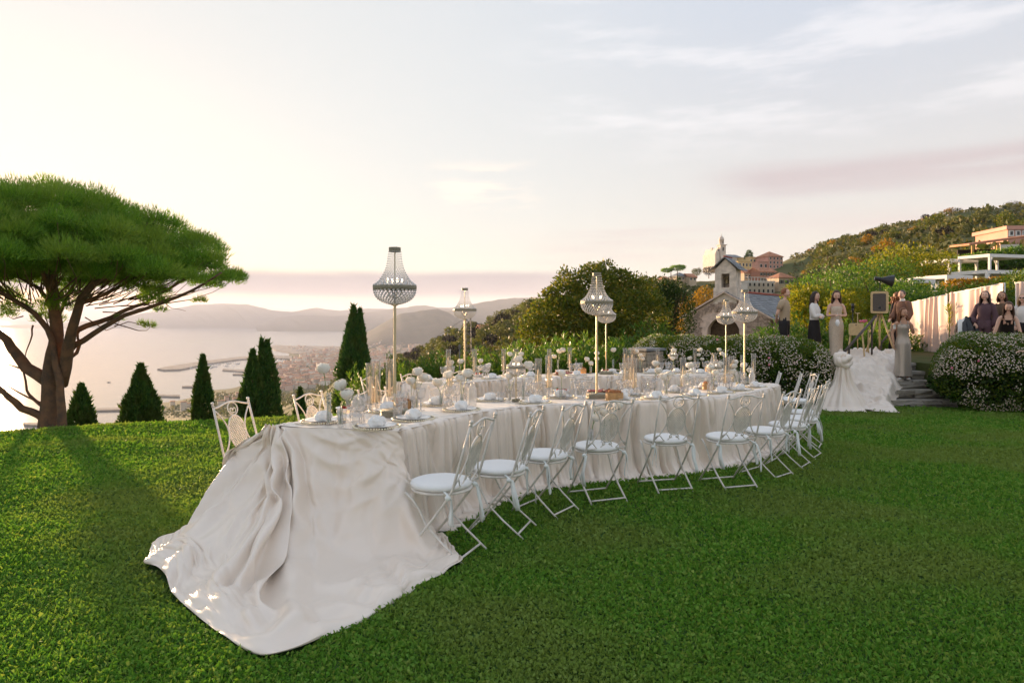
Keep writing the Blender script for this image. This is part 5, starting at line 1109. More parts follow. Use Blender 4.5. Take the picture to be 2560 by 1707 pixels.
# ---------------- shapes
def rose_head(seed):
    """a full garden rose: overlapping cupped petals wrapped round a core"""
    r = random.Random(seed); mb = MB(); n = 5
    mb.blob((0, 0, 0.002), (0.030, 0.030, 0.024), 12, 8, lambda d: 1 + 0.1 * math.sin(9 * d.x + 5 * d.y))
    for cnt, R, e0, e1, w, lift in ((3, 0.014, 0.3, 1.5, 1.1, 0.10), (4, 0.022, 0.1, 1.35, 0.95, 0.12), (5, 0.030, -0.25, 1.1, 0.85, 0.16), (6, 0.037, -0.6, 0.85, 0.75, 0.20), (7, 0.043, -0.95, 0.55, 0.66, 0.14), (6, 0.044, -1.25, 0.15, 0.62, 0.20)):
        a0 = r.uniform(0, 6)
        for k in range(cnt):
            a = a0 + 2 * PI * k / cnt + r.uniform(-0.2, 0.2); top = e1 + r.uniform(-0.12, 0.12); vs = []
            for i in range(n + 1):
                t = i / n; e = e0 + (top - e0) * t; sh = math.sqrt(math.sin(PI * (0.18 + 0.66 * t)))
                for q in range(n + 1):
                    s_ = 2 * q / n - 1; az = a + w * sh * s_; ee = e - 0.16 * s_ * s_ * t
                    rad = R * (1 + lift * t ** 3 + 0.05 * math.sin(3 * s_ + k) * t)
                    vs.append((rad * math.cos(ee) * math.cos(az), rad * math.cos(ee) * math.sin(az), 0.98 * rad * math.sin(ee) + 0.012))
            mb.add(vs, [(i * (n + 1) + q, i * (n + 1) + q + 1, (i + 1) * (n + 1) + q + 1, (i + 1) * (n + 1) + q) for i in range(n) for q in range(n)])
    return mb.mesh("rose_head", M_rose)
ROSES = [rose_head(s) for s in range(5)]
def lathe_mesh(name, prof, m, n=20, wob=None):
    mb = MB(); mb.lathe(prof, n, wob=wob); return mb.mesh(name, m)
rib = lambda a, i: 0.03 * math.cos(12 * a)
GOB_BOWL = lathe_mesh("bowl", [(0.006, 0.085), (0.020, 0.092), (0.031, 0.108), (0.036, 0.130), (0.039, 0.160), (0.043, 0.192), (0.0415, 0.192), (0.0375, 0.160), (0.034, 0.130), (0.029, 0.110), (0.018, 0.097), (0.001, 0.094)], M_glass, 24, rib)
GOB_STEM = lathe_mesh("stem", [(0.005, 0.006), (0.0055, 0.03), (0.010, 0.052), (0.0055, 0.065), (0.007, 0.0855)], M_crys, 8)
GOB_FOOT = lathe_mesh("foot", [(0.0, 0.0), (0.036, 0.0005), (0.035, 0.003), (0.008, 0.007), (0.0, 0.008)], M_glass, 20)
GOB_WATER = lathe_mesh("ice_base", [(0.001, 0.0945), (0.017, 0.0985), (0.026, 0.110), (0.001, 0.112)], M_crys, 12)
TUMB = lathe_mesh("tumbler_wall", [(0.030, 0.001), (0.034, 0.02), (0.036, 0.06), (0.038, 0.098), (0.0365, 0.098), (0.0345, 0.06), (0.032, 0.014), (0.0, 0.012)], M_glass, 24, lambda a, i: 0.025 * math.cos(14 * a))
TUMB_BASE = lathe_mesh("tumbler_base", [(0.0, 0.0005), (0.029, 0.0005), (0.031, 0.012), (0.0, 0.0125)], M_crys, 14)
CHG = lathe_mesh("glass_disc", [(0.0, 0.002), (0.10, 0.002), (0.158, 0.010), (0.158, 0.013), (0.10, 0.006), (0.0, 0.006)], M_glass, 36)
_mb = MB()
for k in range(54):
    a = 2 * PI * k / 54
    _mb.blob((0.163 * math.cos(a), 0.163 * math.sin(a), 0.0125), 0.0078, 6, 4)
CHG_BEADS = _mb.mesh("bead_rim", M_bead); CHG_BEADS_KIND = "stuff"
PLATE = lathe_mesh("dinner_plate", [(0.0, 0.0), (0.075, 0.0), (0.085, 0.003), (0.135, 0.016), (0.134, 0.019), (0.085, 0.008), (0.0, 0.006)], M_china, 32)
def napkin_mesh(seed):
    r = random.Random(seed); a0 = r.uniform(0, 6)
    def fn(d):
        a = math.atan2(d.y, d.x)
        return 1 + 0.15 * math.sin(4 * a + a0 + 3 * d.z) + 0.10 * abs(math.sin(4.5 * a - a0 + 5 * d.z)) + 0.05 * math.sin(13 * d.z + a)
    mb = MB(); mb.blob((0, 0, 0.026), (0.072, 0.054, 0.040), 30, 16, fn)
    for i, v in enumerate(mb.v): mb.v[i] = (v[0], v[1], max(0.0, v[2]))
    return mb.mesh("napkin", M_napk)
NAPK = [napkin_mesh(s) for s in range(4)]
_mb = MB(); _mb.box((0, 0.05, 0.0012), (0.017, 0.11, 0.0022)); _mb.box((0, -0.055, 0.0016), (0.010, 0.10, 0.003)); KNIFE = _mb.mesh("table_knife", M_gold, smooth=False)
_mb = MB(); _mb.box((0, -0.05, 0.0016), (0.009, 0.11, 0.003)); _mb.box((0, 0.025, 0.0018), (0.022, 0.04, 0.002))
for q in (-0.008, -0.0027, 0.0027, 0.008): _mb.box((q, 0.068, 0.002), (0.003, 0.046, 0.0018))
FORK = _mb.mesh("table_fork", M_gold, smooth=False)
CYL = lathe_mesh("glass_sleeve", [(0.0355, 0.0), (0.0355, 0.355), (0.0335, 0.355), (0.0335, 0.0)], M_cyl, 24)
STICK = lathe_mesh("crystal_stick", [(0.0, 0.0), (0.042, 0.0), (0.040, 0.008), (0.014, 0.018), (0.012, 0.030), (0.020, 0.038), (0.012, 0.046), (0.016, 0.060), (0.010, 0.072), (0.018, 0.084), (0.012, 0.092), (0.044, 0.100), (0.046, 0.106), (0.0, 0.106)], M_crys, 14)
CANDLE = lathe_mesh("candle_body", [(0.0115, 0.0), (0.0105, 0.22), (0.0085, 0.245), (0.004, 0.262), (0.0, 0.265)], M_wax, 12)
_mb = MB(); _mb.tube([(0, 0, 0.262), (0.001, 0, 0.276)], 0.0012, 4); WICK = _mb.mesh("wick", M_wax)
def vase_mesh(h, r): return lathe_mesh("vase_wall", [(0.0, 0.0), (r * 1.25, 0.0), (r * 1.05, 0.006), (r, 0.012), (r, h), (r - 0.0016, h), (r - 0.0016, 0.014), (0.0, 0.014)], M_glass, 16)
VASE_T, VASE_S = vase_mesh(0.235, 0.017), vase_mesh(0.125, 0.020)
VW_T, VW_S = lathe_mesh("water", [(0.0, 0.0145), (0.0150, 0.0145), (0.0150, 0.17), (0.0, 0.17)], M_water, 12), lathe_mesh("water", [(0.0, 0.0145), (0.0180, 0.0145), (0.0180, 0.085), (0.0, 0.085)], M_water, 12)

# ---------------- chandeliers
def chandelier_meshes():
    up = [(0.052, 1.350), (0.056, 1.31), (0.062, 1.27), (0.070, 1.227), (0.084, 1.19), (0.101, 1.154), (0.125, 1.115), (0.150, 1.092), (0.172, 1.078)]
    dn = [(0.172, 1.035), (0.168, 1.012), (0.155, 0.985), (0.135, 0.962), (0.108, 0.943), (0.078, 0.929), (0.052, 0.920)]
    mb = MB()
    def strand(prof, step, n, sz):
        d = np.r_[0, np.cumsum([math.hypot(prof[i + 1][0] - prof[i][0], prof[i + 1][1] - prof[i][1]) for i in range(len(prof) - 1)])]
        m = int(d[-1] / step)
        for j in range(m + 1):
            s = d[-1] * j / m
            r = float(np.interp(s, d, [p[0] for p in prof])); z = float(np.interp(s, d, [p[1] for p in prof]))
            cnt = n if r > 0.08 or j % 1 == 0 else n // 2
            for k in range(cnt):
                a = 2 * PI * (k + 0.5 * (j % 2)) / cnt
                b = min(sz, 2 * PI * r / cnt * 0.44)
                c = (r * math.cos(a), r * math.sin(a), z)
                ca, sa = math.cos(a), math.sin(a)
                vs = [(c[0], c[1], c[2] + b * 0.8), (c[0] - sa * b, c[1] + ca * b, c[2]), (c[0] + ca * b * 0.6, c[1] + sa * b * 0.6, c[2]), (c[0] + sa * b, c[1] - ca * b, c[2]), (c[0] - ca * b * 0.6, c[1] - sa * b * 0.6, c[2]), (c[0], c[1], c[2] - b * 0.8)]
                mb.add(vs, [(0, 1, 2), (0, 2, 3), (0, 3, 4), (0, 4, 1), (5, 2, 1), (5, 3, 2), (5, 4, 3), (5, 1, 4)])
    strand(up, 0.0185, 28, 0.0135)
    strand(dn, 0.0195, 30, 0.0140)
    beads = mb.mesh("crystal_strands", M_drop, smooth=False)
    band = lathe_mesh("rim_band", [(0.172, 1.040), (0.179, 1.042), (0.179, 1.072), (0.172, 1.074), (0.168, 1.072), (0.168, 1.042), (0.172, 1.040)], M_band, 40)
    cap = lathe_mesh("top_cap", [(0.0, 1.388), (0.047, 1.388), (0.049, 1.384), (0.049, 1.358), (0.046, 1.354), (0.046, 1.35)], M_band, 28)
    pole = lathe_mesh("pole", [(0.0118, 0.05), (0.0118, 0.900), (0.012, 0.905), (0.046, 0.922), (0.046, 0.926), (0.007, 0.926), (0.006, 1.35)], M_gold, 14)
    base = lathe_mesh("pedestal", [(0.0, 0.0), (0.120, 0.0), (0.122, 0.012), (0.116, 0.030), (0.122, 0.046), (0.118, 0.052), (0.0, 0.052)], M_band, 32)
    mb = MB()
    for k in range(4):
        a = 2 * PI * k / 4 + 0.5
        mb.tube([(0.006 * math.cos(a), 0.006 * math.sin(a), 0.97), (0.04 * math.cos(a), 0.04 * math.sin(a), 0.985), (0.062 * math.cos(a), 0.062 * math.sin(a), 1.03), (0.062 * math.cos(a), 0.062 * math.sin(a), 1.085)], 0.0055, 6)
    arms = mb.mesh("candle_arms", M_gold)
    mb = MB(); mb.blob((0, 0, 0), (0.0075, 0.0075, 0.020), 8, 6); bulbs = mb.mesh("bulb", M_bulb)
    return dict(crystal_strands=beads, rim_band=band, top_cap=cap, pole=pole, pedestal=base, candle_arms=arms), bulbs
CHD, BULBS = chandelier_meshes()
def chandelier(p, label, s=1.0, short=None):
    t = empty("table_chandelier", p, 0, label, "chandelier", "crystal basket chandeliers standing on the tables")
    for nm, me in CHD.items():
        if short and nm in ("pole", "pedestal"): continue
        o = link(nm, me, t)
        if nm == "crystal_strands": o["kind"] = "stuff"
        if nm == "candle_arms":
            for k in range(4): link("bulb", BULBS, o).location = (0.062 * math.cos(PI * k / 2 + 0.5), 0.062 * math.sin(PI * k / 2 + 0.5), 1.115)
        if short: o.location = (0, 0, short[0])
    if short:
        z = short[0] + 0.905
        mb = MB(); mb.lathe([(0.012, 0.03), (0.012, z), (0.046, z + 0.017), (0.046, z + 0.02), (0.006, z + 0.02), (0.006, z + 0.44)], 12); mb.build("pole", M_gold, t)
        mb = MB(); mb.lathe([(0.0, 0.0), (0.075, 0.0), (0.077, 0.04), (0.07, 0.046), (0.0, 0.046)], 24); mb.build("pedestal", M_band, t)
        t.scale = (s, s, s)
    elif s != 1.0:
        t.scale = (s, s, s)
    return t
chandelier(tpt(987, 1041), "tall crystal chandelier on a gold pole, largest, nearest the satin train", 1.0)
chandelier(Vector((-0.69, 9.98, G(0, 9.98) + HT2 + 0.004)), "tall crystal chandelier on a pole in front of the lattice pylon and olive hill", 0.96)
chandelier(tpt(1492, 996), "tall crystal chandelier before the big bushy tree, front one of the overlapping pair", 1.0)
chandelier(Vector((1.62, 11.75, G(0, 11.75) + HT2 + 0.004)), "tall crystal chandelier half hidden behind the one in front of the bushy tree", 0.96)
chandelier(Vector((3.92, 12.5, G(0, 12.5) + HT2 + 0.004)), "tall crystal chandelier against the left side of the chapel wall, the smaller of two there", 0.96)
chandelier(Vector((3.36, 9.86, G(0, 9.86) + HT1 + 0.004)), "tall crystal chandelier overlapping the right slope of the chapel roof", 1.0)
chandelier(tpt(1290, 1004), "low crystal chandelier on a short pole among roses in the middle of the front table", 0.56, (-0.42,))
chandelier(tpt(1785, 967), "low crystal chandelier beside the bread box near the right end of the front table", 0.62, (-0.62,))
chandelier(tpt(1683, 927, 2), "low crystal chandelier on the rear table, right of the stone pillar", 0.56, (-0.52,))

# ---------------- place settings
def part_copy(name, meshes, loc, rz, label, cat, group=None, scale=None):
    t = empty(name, loc, rz, label, cat, group, scale)
    for nm, me in meshes: 
        o = link(nm, me, t)
        if nm == "bead_rim": o["kind"] = "stuff"
    return t
nidx = 0
def setting(table, i, inner, where, full=True, seed=0):
    """one laid place: charger, plate, napkin, two goblets, tumbler, cutlery"""
    global nidx
    r = random.Random(seed)
    curve = table.inn if inner else table.rim
    i = min(max(i, 3), len(curve) - 4)
    c = curve[i]; v = curve[min(i + 10, len(curve) - 1)] - curve[max(i - 10, 0)]; v = v / np.linalg.norm(v)
    n = np.array([-v[1], v[0]]) * (-1 if inner else 1)       # towards the middle of the table
    rz = math.atan2(-n[0], n[1])
    def at(a, b, dz=0.0):
        q = c + n * a + v * b
        return Vector((q[0], q[1], table.top(q[1]) + 0.0055 + dz))
    p = at(0.215, r.uniform(-0.02, 0.02))
    part_copy("charger_plate", [("glass_disc", CHG), ("bead_rim", CHG_BEADS)], p, 0, "beaded glass charger " + where, "charger", "beaded glass chargers")
    o = link("dinner_plate", PLATE); o.location = p + Vector((0, 0, 0.0065)); tag(o, "white dinner plate " + where, "plate", "white dinner plates")
    o = link("napkin", NAPK[nidx % 4]); o.location = p + Vector((0, 0, 0.0145)); o.rotation_euler = (0, 0, rz + r.uniform(-0.4, 0.4)); tag(o, "puffed ivory napkin " + where, "napkin", "folded ivory napkins"); nidx += 1
    for q, (a, b) in enumerate(((0.40, 0.10), (0.43, 0.19))):
        part_copy("wine_goblet", [("bowl", GOB_BOWL), ("stem", GOB_STEM), ("foot", GOB_FOOT), ("ice_base", GOB_WATER)], at(a + r.uniform(-0.01, 0.01), b + r.uniform(-0.015, 0.015)), r.uniform(0, 6),
                  ("goblet nearer the plate " if q == 0 else "goblet farther from plate ") + where, "goblet", "ribbed wine goblets", 1.0 if q == 0 else 1.06)
    if full:
        part_copy("tumbler", [("tumbler_wall", TUMB), ("tumbler_base", TUMB_BASE)], at(0.37, 0.01), r.uniform(0, 6), "ribbed glass tumbler " + where, "tumbler", "ribbed glass tumblers")
        for nm, me, b, ca in (("table_knife", KNIFE, 0.19, "knife"), ("table_fork", FORK, -0.19, "fork")):
            o = link(nm, me); o.location = at(0.20, b, 0.001); o.rotation_euler = (0, 0, rz + r.uniform(-0.05, 0.05)); tag(o, "gold " + ca + " " + where, ca, "gold cutlery")
for k, (x, y, rz, i) in enumerate(NEAR):
    setting(T1, i, False, "at the %s place from the train, lawn side" % ORD[k], True, k)
for k, (x, y, rz, i) in enumerate(INNER):
    setting(T1, i, True, "at the %s place from the train, sea side" % ORD[k], True, 40 + k)
for k in range(8):
    i = int(len(T2.rim) * (k + 0.5) / 8)
    setting(T2, i, False, "at the %s place from left, rear table's near edge" % ORD[k], False, 80 + k)
for k in range(8):
    i = int(len(T2.inn) * (k + 0.5) / 8)
    setting(T2, i, True, "at the %s place from left, rear table's hedge side" % ORD[k], False, 120 + k)

# ---------------- roses in bud vases
RANK = ["tallest", "second tallest", "third tallest", "lowest"]
def roses(where, base, heads, t=1, tall=False, P=None, novase=False):
    b = P if P is not None else tpt(base[0], base[1], t)
    vt = tall
    v = empty("bud_vase", b, 0, "bud vase " + where, "vase", "clear glass bud vases")
    link("vase_wall", VASE_T if vt else VASE_S, v); link("water", VW_T if vt else VW_S, v)
    hs = []
    for k, (px, py) in enumerate(heads):
        Y = b.y + rnd.uniform(-0.03, 0.03)
        hs.append((W(px, py, Y), px, py))
    hs.sort(key=lambda h: -h[0].z)
    for k, (h, px, py) in enumerate(hs):
        rk = "the only white rose " if len(hs) == 1 else ("%s white rose " % (RANK[k] if k < len(hs) - 1 or len(hs) > 4 else ("lowest" if len(hs) > 1 else "tallest")))
        ro = empty("rose", b + Vector((0, 0, 0)), 0, rk + where, "rose", "white roses on the tables")
        hv = h - b
        foot = Vector((rnd.uniform(-.007, .007), rnd.uniform(-.007, .007), 0.018))
        vh = 0.235 if vt else 0.125
        lean = Vector((hv.x, hv.y, 0)); ln = lean.length
        mouth = Vector((foot.x * -0.6 + (hv.x / (ln + 1e-6)) * 0.010, foot.y * -0.6 + (hv.y / (ln + 1e-6)) * 0.010, vh))
        neck = hv - Vector((0, 0, 0.02))
        pts = [foot, mouth]
        for s in (0.35, 0.7, 1.0):
            q = mouth.lerp(neck, s) if neck.z > mouth.z else foot.lerp(neck, s)
            bow = math.sin(s * PI) * 0.012
            pts.append(q + Vector((bow * rnd.uniform(-1, 1), bow * rnd.uniform(-1, 1), 0)))
        if neck.z <= mouth.z: pts = [foot] + pts[2:]
        mb = MB(); mb.tube(pts, [0.0028] * (len(pts) - 1) + [0.0045], 6)
        mb.blob(neck, (0.008, 0.008, 0.010), 7, 5)
        for q in range(4):
            a = q * 1.6 + k
            d = Vector((math.cos(a), math.sin(a), 0))
            mb.add([neck + d * 0.004, neck + d * 0.020 + Vector((-d.y, d.x, 0)) * 0.006, neck + d * 0.034 + Vector((0, 0, -0.010)), neck + d * 0.020 - Vector((-d.y, d.x, 0)) * 0.006], [(0, 1, 2, 3)])
        mb.build("stem", M_stem, ro)
        hd = link("bloom", ROSES[rnd.randrange(5)], ro); hd.location = hv - Vector((0, 0, 0.014))
        s = rnd.uniform(0.86, 1.08); hd.scale = (s, s, s)
        hd.rotation_euler = (rnd.uniform(-0.35, 0.35) + 0.15, rnd.uniform(-0.35, 0.35), rnd.uniform(0, 6))
N_ = "on the front table "
roses("in the tall tube at the near left corner by the train", (822, 1063), [(808, 919)], 1, True)
roses("in the short vase at the near edge above the train", (851, 1067), [(852, 960), (867, 982)])
roses("behind the round bread box near the first lamp, left vase", (1031, 1026), [(1027, 950), (1045, 927)])
roses("behind the round bread box near the first lamp, right vase", (1041, 1024), [(1058, 942), (1040, 962)])
roses("left of the white carafe on the front table", (1103, 1016), [(1093, 955), (1121, 934)])
roses("just beside the white carafe on the front table", (1155, 1018), [(1152, 943), (1169, 931)], 1, False)
roses("left beside the low chandelier on the front table", (1274, 1003), [(1273, 938), (1296, 897)])
roses("right beside the low chandelier on the front table", (1308, 1005), [(1321, 911)], 1, True)
roses("before the ham board's left, by two tall candles", (1402, 998), [(1404, 933)])
roses("left of the frosted bottle on the front table", (1636, 992), [(1639, 907), (1646, 925)], 1, True)
roses("right of the frosted bottle on the front table", (1666, 989), [(1659, 940), (1673, 935)])
roses("by the candle between bottle and low lamp, front table", (1714, 986), [(1725, 912), (1713, 943)])
roses("left of the low lamp at the right of the front table", (1780, 981), [(1776, 916), (1789, 930)], 1, True)
roses("near the right end of the front table, left vase", (1849, 970), [(1838, 904), (1834, 914), (1832, 927)], 1, True)
roses("near the right end of the front table, right vase", (1869, 962), [(1860, 912), (1875, 924)])
seatp = Vector((near_seats[3][0], near_seats[3][1], lawn_z(*near_seats[3]) + 0.496))
roses("standing on the chair cushion, left vase", None, [(1489, 1017), (1491, 1041)], 1, False, seatp + Vector((-0.05, 0.0, 0)))
roses("standing on the chair cushion, right vase", None, [(1509, 1027), (1545, 1012)], 1, False, seatp + Vector((0.06, 0.02, 0)))
roses("by the fruit bowl at the left of the rear table", (1198, 940), [(1202, 901), (1201, 919)], 2)
roses("right of the fruit bowl at the left of the rear table", (1219, 940), [(1221, 913)], 2)
roses("at the foot of the lamp before the pylon", (1150, 948), [(1127, 906), (1152, 902)], 2)
roses("at the rear table behind the low chandelier", (1289, 938), [(1274, 884), (1303, 884)], 2)
roses("in a thick bunch left of the twin lamps, rear table", (1395, 932), [(1398, 877), (1407, 874), (1385, 890)], 2, True)
roses("left of the front twin lamp pole, rear table", (1477, 934), [(1467, 897), (1477, 907)], 2)
roses("behind the front twin lamp pole, rear table", (1493, 932), [(1492, 882), (1492, 896)], 2, True)
roses("alone between twin lamps and candle group, rear table", (1533, 930), [(1534, 874)], 2, True)
roses("in front of the stone pillar, rear table", (1600, 930), [(1591, 877), (1601, 888), (1605, 896)], 2, True)
roses("in front of the low lamp by the pillar, rear table", (1685, 930), [(1681, 895), (1684, 876)], 2)
roses("in a bunch below the left chapel lamp, rear table", (1745, 926), [(1725, 895), (1747, 886), (1751, 874), (1755, 897)], 2, True)
roses("in a bunch at the right end of the rear table", (1808, 929), [(1805, 883), (1813, 887), (1798, 873), (1801, 907)], 2, True)

# ---------------- candles in glass sleeves
def candle(px, py, where, t=1, s=1.0, P=None):
    b = P if P is not None else tpt(px, py, t)
    o = link("candlestick", STICK); o.location = b; o.scale = (1, 1, s); tag(o, "cut crystal candlestick " + where, "candlestick", "crystal candlesticks")
    top = b + Vector((0, 0, 0.106 * s + 0.0005))
    c = empty("taper_candle", top, 0, "ivory taper candle " + where, "candle", "ivory taper candles"); c.scale = (1, 1, 0.92)
    link("candle_body", CANDLE, c); link("wick", WICK, c)
    g = link("glass_sleeve", CYL); g.location = top; tag(g, "glass sleeve " + where, "glass sleeve", "glass candle sleeves")
candle(925, 1031, "left of the pair by the tallest lamp", 1, 0.7)
candle(941, 1028, "right of the pair by the tallest lamp", 1, 0.7)
candle(974, 1016, "just left of the tallest lamp pole", 1, 0.9)
candle(1124, 1003, "between roses and the white carafe, front table", 1, 0.7)
candle(1346, 997, "left of the pair right of the low lamp, front table", 1, 0.8)
candle(1372, 996, "right of the pair right of the low lamp, front table", 1, 1.1)
candle(1564, 987, "left of the three right of the ham board", 1, 0.75)
candle(1577, 984, "middle of the three right of the ham board", 1, 0.75)
candle(1585, 987, "right of the three right of the ham board", 1, 0.75)
candle(1708, 982, "alone between the bottle and the low lamp, front table", 1, 0.75)
candle(1815, 972, "left of the pair near the right end, front table", 1, 0.7)
candle(1829, 970, "right of the pair near the right end, front table", 1, 0.8)
candle(1121, 948, "left of the lamp before the pylon, rear table", 2, 0.8)
candle(1186, 944, "right of the lamp before the pylon, rear table", 2, 0.8)
candle(1259, 939, "left of the low chandelier, rear table", 2, 0.8)
candle(1373, 935, "behind the front table's candle pair, rear table", 2, 0.8)
candle(1424, 932, "left beside the clear bottle, rear table", 2, 1.0)
candle(1562, 929, "left of the three before the pillar, rear table", 2, 0.9)
candle(1571, 929, "middle of the three before the pillar, rear table", 2, 0.7)
candle(1581, 930, "right of the three before the pillar, rear table", 2, 0.9)
candle(1644, 929, "right of the stone pillar, rear table", 2, 0.7)
candle(1737, 926, "by the bunch below the left chapel lamp, rear table", 2, 0.9)
candle(1855, 948, "left of the pair by the right chapel lamp pole", 2, 1.0, Vector((3.75, 10.6, G(0, 10.6) + HT1 + 0.004)))
candle(1863, 948, "right of the pair by the right chapel lamp pole", 2, 0.8, Vector((3.55, 10.5, G(0, 10.5) + HT1 + 0.004)))

# ---------------- bottles, boxes, food
BOT = [("bottle_wall", lathe_mesh("bottle_wall", [(0.0, 0.0), (0.036, 0.0), (0.040, 0.006), (0.040, 0.17), (0.034, 0.19), (0.016, 0.205), (0.015, 0.245), (0.018, 0.248), (0.018, 0.254), (0.0, 0.254)], M_frost, 20))]
BOTC = [("bottle_wall", lathe_mesh("bottle_wall", [(0.0, 0.0), (0.036, 0.0), (0.040, 0.006), (0.040, 0.15), (0.030, 0.175), (0.014, 0.20), (0.013, 0.24), (0.016, 0.245), (0.016, 0.252), (0.0, 0.252)], M_glass, 20)), ("stopper", lathe_mesh("stopper", [(0.0, 0.2525), (0.014, 0.2525), (0.015, 0.27), (0.0, 0.275)], M_wood, 10))]
part_copy("carafe", BOT, tpt(1181, 1016), 0, "frosted white carafe among roses left of the low chandelier", "carafe", None, (1.05, 1.05, 0.95))
part_copy("carafe", BOT, tpt(1649, 993), 0, "frosted white bottle between two rose vases, front table", "carafe")
part_copy("carafe", BOT, tpt(1880, 967), 0, "frosted white bottle at the right end of the front table", "carafe")
part_copy("bottle", BOTC, tpt(1440, 936, 2), 0, "clear stoppered bottle beside a candle on the rear table", "bottle")
part_copy("carafe", BOT, tpt(889, 1040), 0, "frosted jar with lid left of the candle pair", "carafe", None, (0.9, 0.9, 0.65))
def bread_box(p, r, h, label, seed):
    t = empty("bread_box", p, 0, label, "bread box", "round wooden bread boxes")
    mb = MB(); mb.lathe([(0.0, 0.0), (r, 0.0), (r, h), (r - 0.006, h), (r - 0.006, 0.012), (0.0, 0.012)], 32)
    mb.lathe([(r + 0.0015, h * 0.42), (r + 0.003, h * 0.44), (r + 0.003, h * 0.47), (r + 0.0015, h * 0.49)], 32)
    mb.build("box_wall", M_wood, t, auto=40)
    rr = random.Random(seed)
    for k in range(5):
        a = k * 1.3 + rr.uniform(-.3, .3); q = r * 0.45
        mb = MB(); mb.blob((q * math.cos(a), q * math.sin(a), h - 0.004), (r * 0.42, r * 0.3, 0.028), 10, 6, lambda d: 1 + 0.1 * math.sin(7 * d.x + 5 * d.y))
        mb.build("bread_roll", M_bread, t)
bread_box(tpt(1003, 1026), 0.088, 0.088, "round beech bread box just behind the tallest lamp's foot", 1)
bread_box(tpt(1536, 1002), 0.092, 0.088, "round beech bread box at the edge of the front table, behind the rose chair", 2)
bread_box(tpt(1770, 974), 0.075, 0.085, "small beech bread box by the low lamp, right part of the front table", 3)
bread_box(tpt(1455, 934, 2), 0.075, 0.085, "small beech bread box beside the clear bottle, rear table", 4)
bread_box(tpt(1775, 929, 2), 0.09, 0.085, "beech bread box on the rear table behind the low lamp", 5)
def platter(p, rz, s, label, seed):
    t = empty("ham_board", p, rz, label, "ham board", "wooden boards of cured meats", s)
    mb = MB(); mb.blob((0, 0, 0.011), (0.20, 0.095, 0.011), 26, 6, lambda d: 1.0 + 0.04 * math.sin(3 * math.atan2(d.y, d.x))); mb.build("board", M_board, t)
    r = random.Random(seed)
    for k in range(16):
        x, y = r.uniform(-0.15, 0.15), r.uniform(-0.06, 0.06)
        mb = MB(); mb.blob((x, y, 0.030 + r.uniform(0, 0.012)), (0.034, 0.026, 0.013), 9, 5, lambda d: 1 + 0.25 * math.sin(6 * math.atan2(d.y, d.x) + k)); mb.build("meat_slice", M_meat, t)
    for k in range(7):
        mb = MB(); mb.box((r.uniform(-0.15, 0.15), r.uniform(-0.05, 0.06), 0.045), (0.03, 0.024, 0.02), r.uniform(0, 3)); mb.build("cheese_cube" if k % 2 else "bread_cube", M_cheese if k % 2 else M_bread, t, smooth=False)
platter(tpt(1506, 985), 0.15, 1.0, "wooden board of ham and bread behind the round bread box, front table", 3)
platter(tpt(1413, 938, 2), 0.1, 1.0, "wooden board of ham on the rear table left of the bottle", 5)
def fruit_bowl(p, label, seed):
    t = empty("salad_bowl", p, 0, label, "salad bowl", "white bowls of tomatoes")
    mb = MB(); mb.lathe([(0.0, 0.0), (0.05, 0.0), (0.085, 0.03), (0.10, 0.045), (0.097, 0.045), (0.08, 0.032), (0.0, 0.012)], 24); mb.build("bowl", M_china, t)
    r = random.Random(seed)
    for k in range(9):
        a = r.uniform(0, 6.28); q = 0.065 * math.sqrt(r.random())
        mb = MB(); mb.blob((q * math.cos(a), q * math.sin(a), 0.046), 0.0165, 8, 6); mb.build("tomato", M_tom, t)
    mb = MB()
    for k in range(16):
        a = r.uniform(0, 6.28); q = 0.07 * math.sqrt(r.random()); c = Vector((q * math.cos(a), q * math.sin(a), 0.058)); d = Vector((math.cos(a * 3), math.sin(a * 3), 0.5)) * 0.02; e = Vector((-d.y, d.x, 0.004))
        mb.add([c, c + d * 0.6 + e * 0.5, c + d * 1.4, c + d * 0.6 - e * 0.5], [(0, 1, 2, 3)])
    mb.build("salad_leaves", M_leafg, t)
fruit_bowl(tpt(1402, 985), "white bowl of red tomatoes and leaves by the candle pair, front table", 2)
fruit_bowl(tpt(868, 1032), "white bowl with a few red tomatoes near the train's corner", 4)
fruit_bowl(tpt(1697, 978), "white bowl of tomatoes left of the lone candle, front table", 6)
fruit_bowl(tpt(1196, 942, 2), "white bowl of red berries at the left end of the rear table", 8)
fruit_bowl(tpt(1515, 932, 2), "white bowl of green leaves at the foot of the rear twin lamp", 9)
# ================================================================ trees, shrubs, hedges
def unit(a): return a / (np.linalg.norm(a, axis=1)[:, None] + 1e-9)
def leaves_from(P, D, length, width, bend=0.0, rng=NR):
    """rhombus leaves: positions P, directions D"""
    n = len(P)
    D = unit(D); s = unit(np.cross(D, rng.normal(size=(n, 3))))
    L = (length * rng.uniform(0.7, 1.3, n))[:, None]; w = (width * rng.uniform(0.7, 1.3, n))[:, None]
    nrm = np.cross(D, s)
    a = P; b = P + D * L * 0.45 + s * w * 0.5 + nrm * bend * L; c = P + D * L; d = P + D * L * 0.45 - s * w * 0.5 + nrm * bend * L
    V = np.stack([a, b, c, d], 1).reshape(-1, 3)
    return V, np.arange(4 * n).reshape(n, 4)
def needles_from(P, D, length, width, rng=NR):
    n = len(P); D = unit(D); s = unit(np.cross(D, rng.normal(size=(n, 3))))
    L = (length * rng.uniform(0.7, 1.25, n))[:, None]
    V = np.stack([P - s * width / 2, P + s * width / 2, P + D * L], 1).reshape(-1, 3)
    return V, np.arange(3 * n).reshape(n, 3)
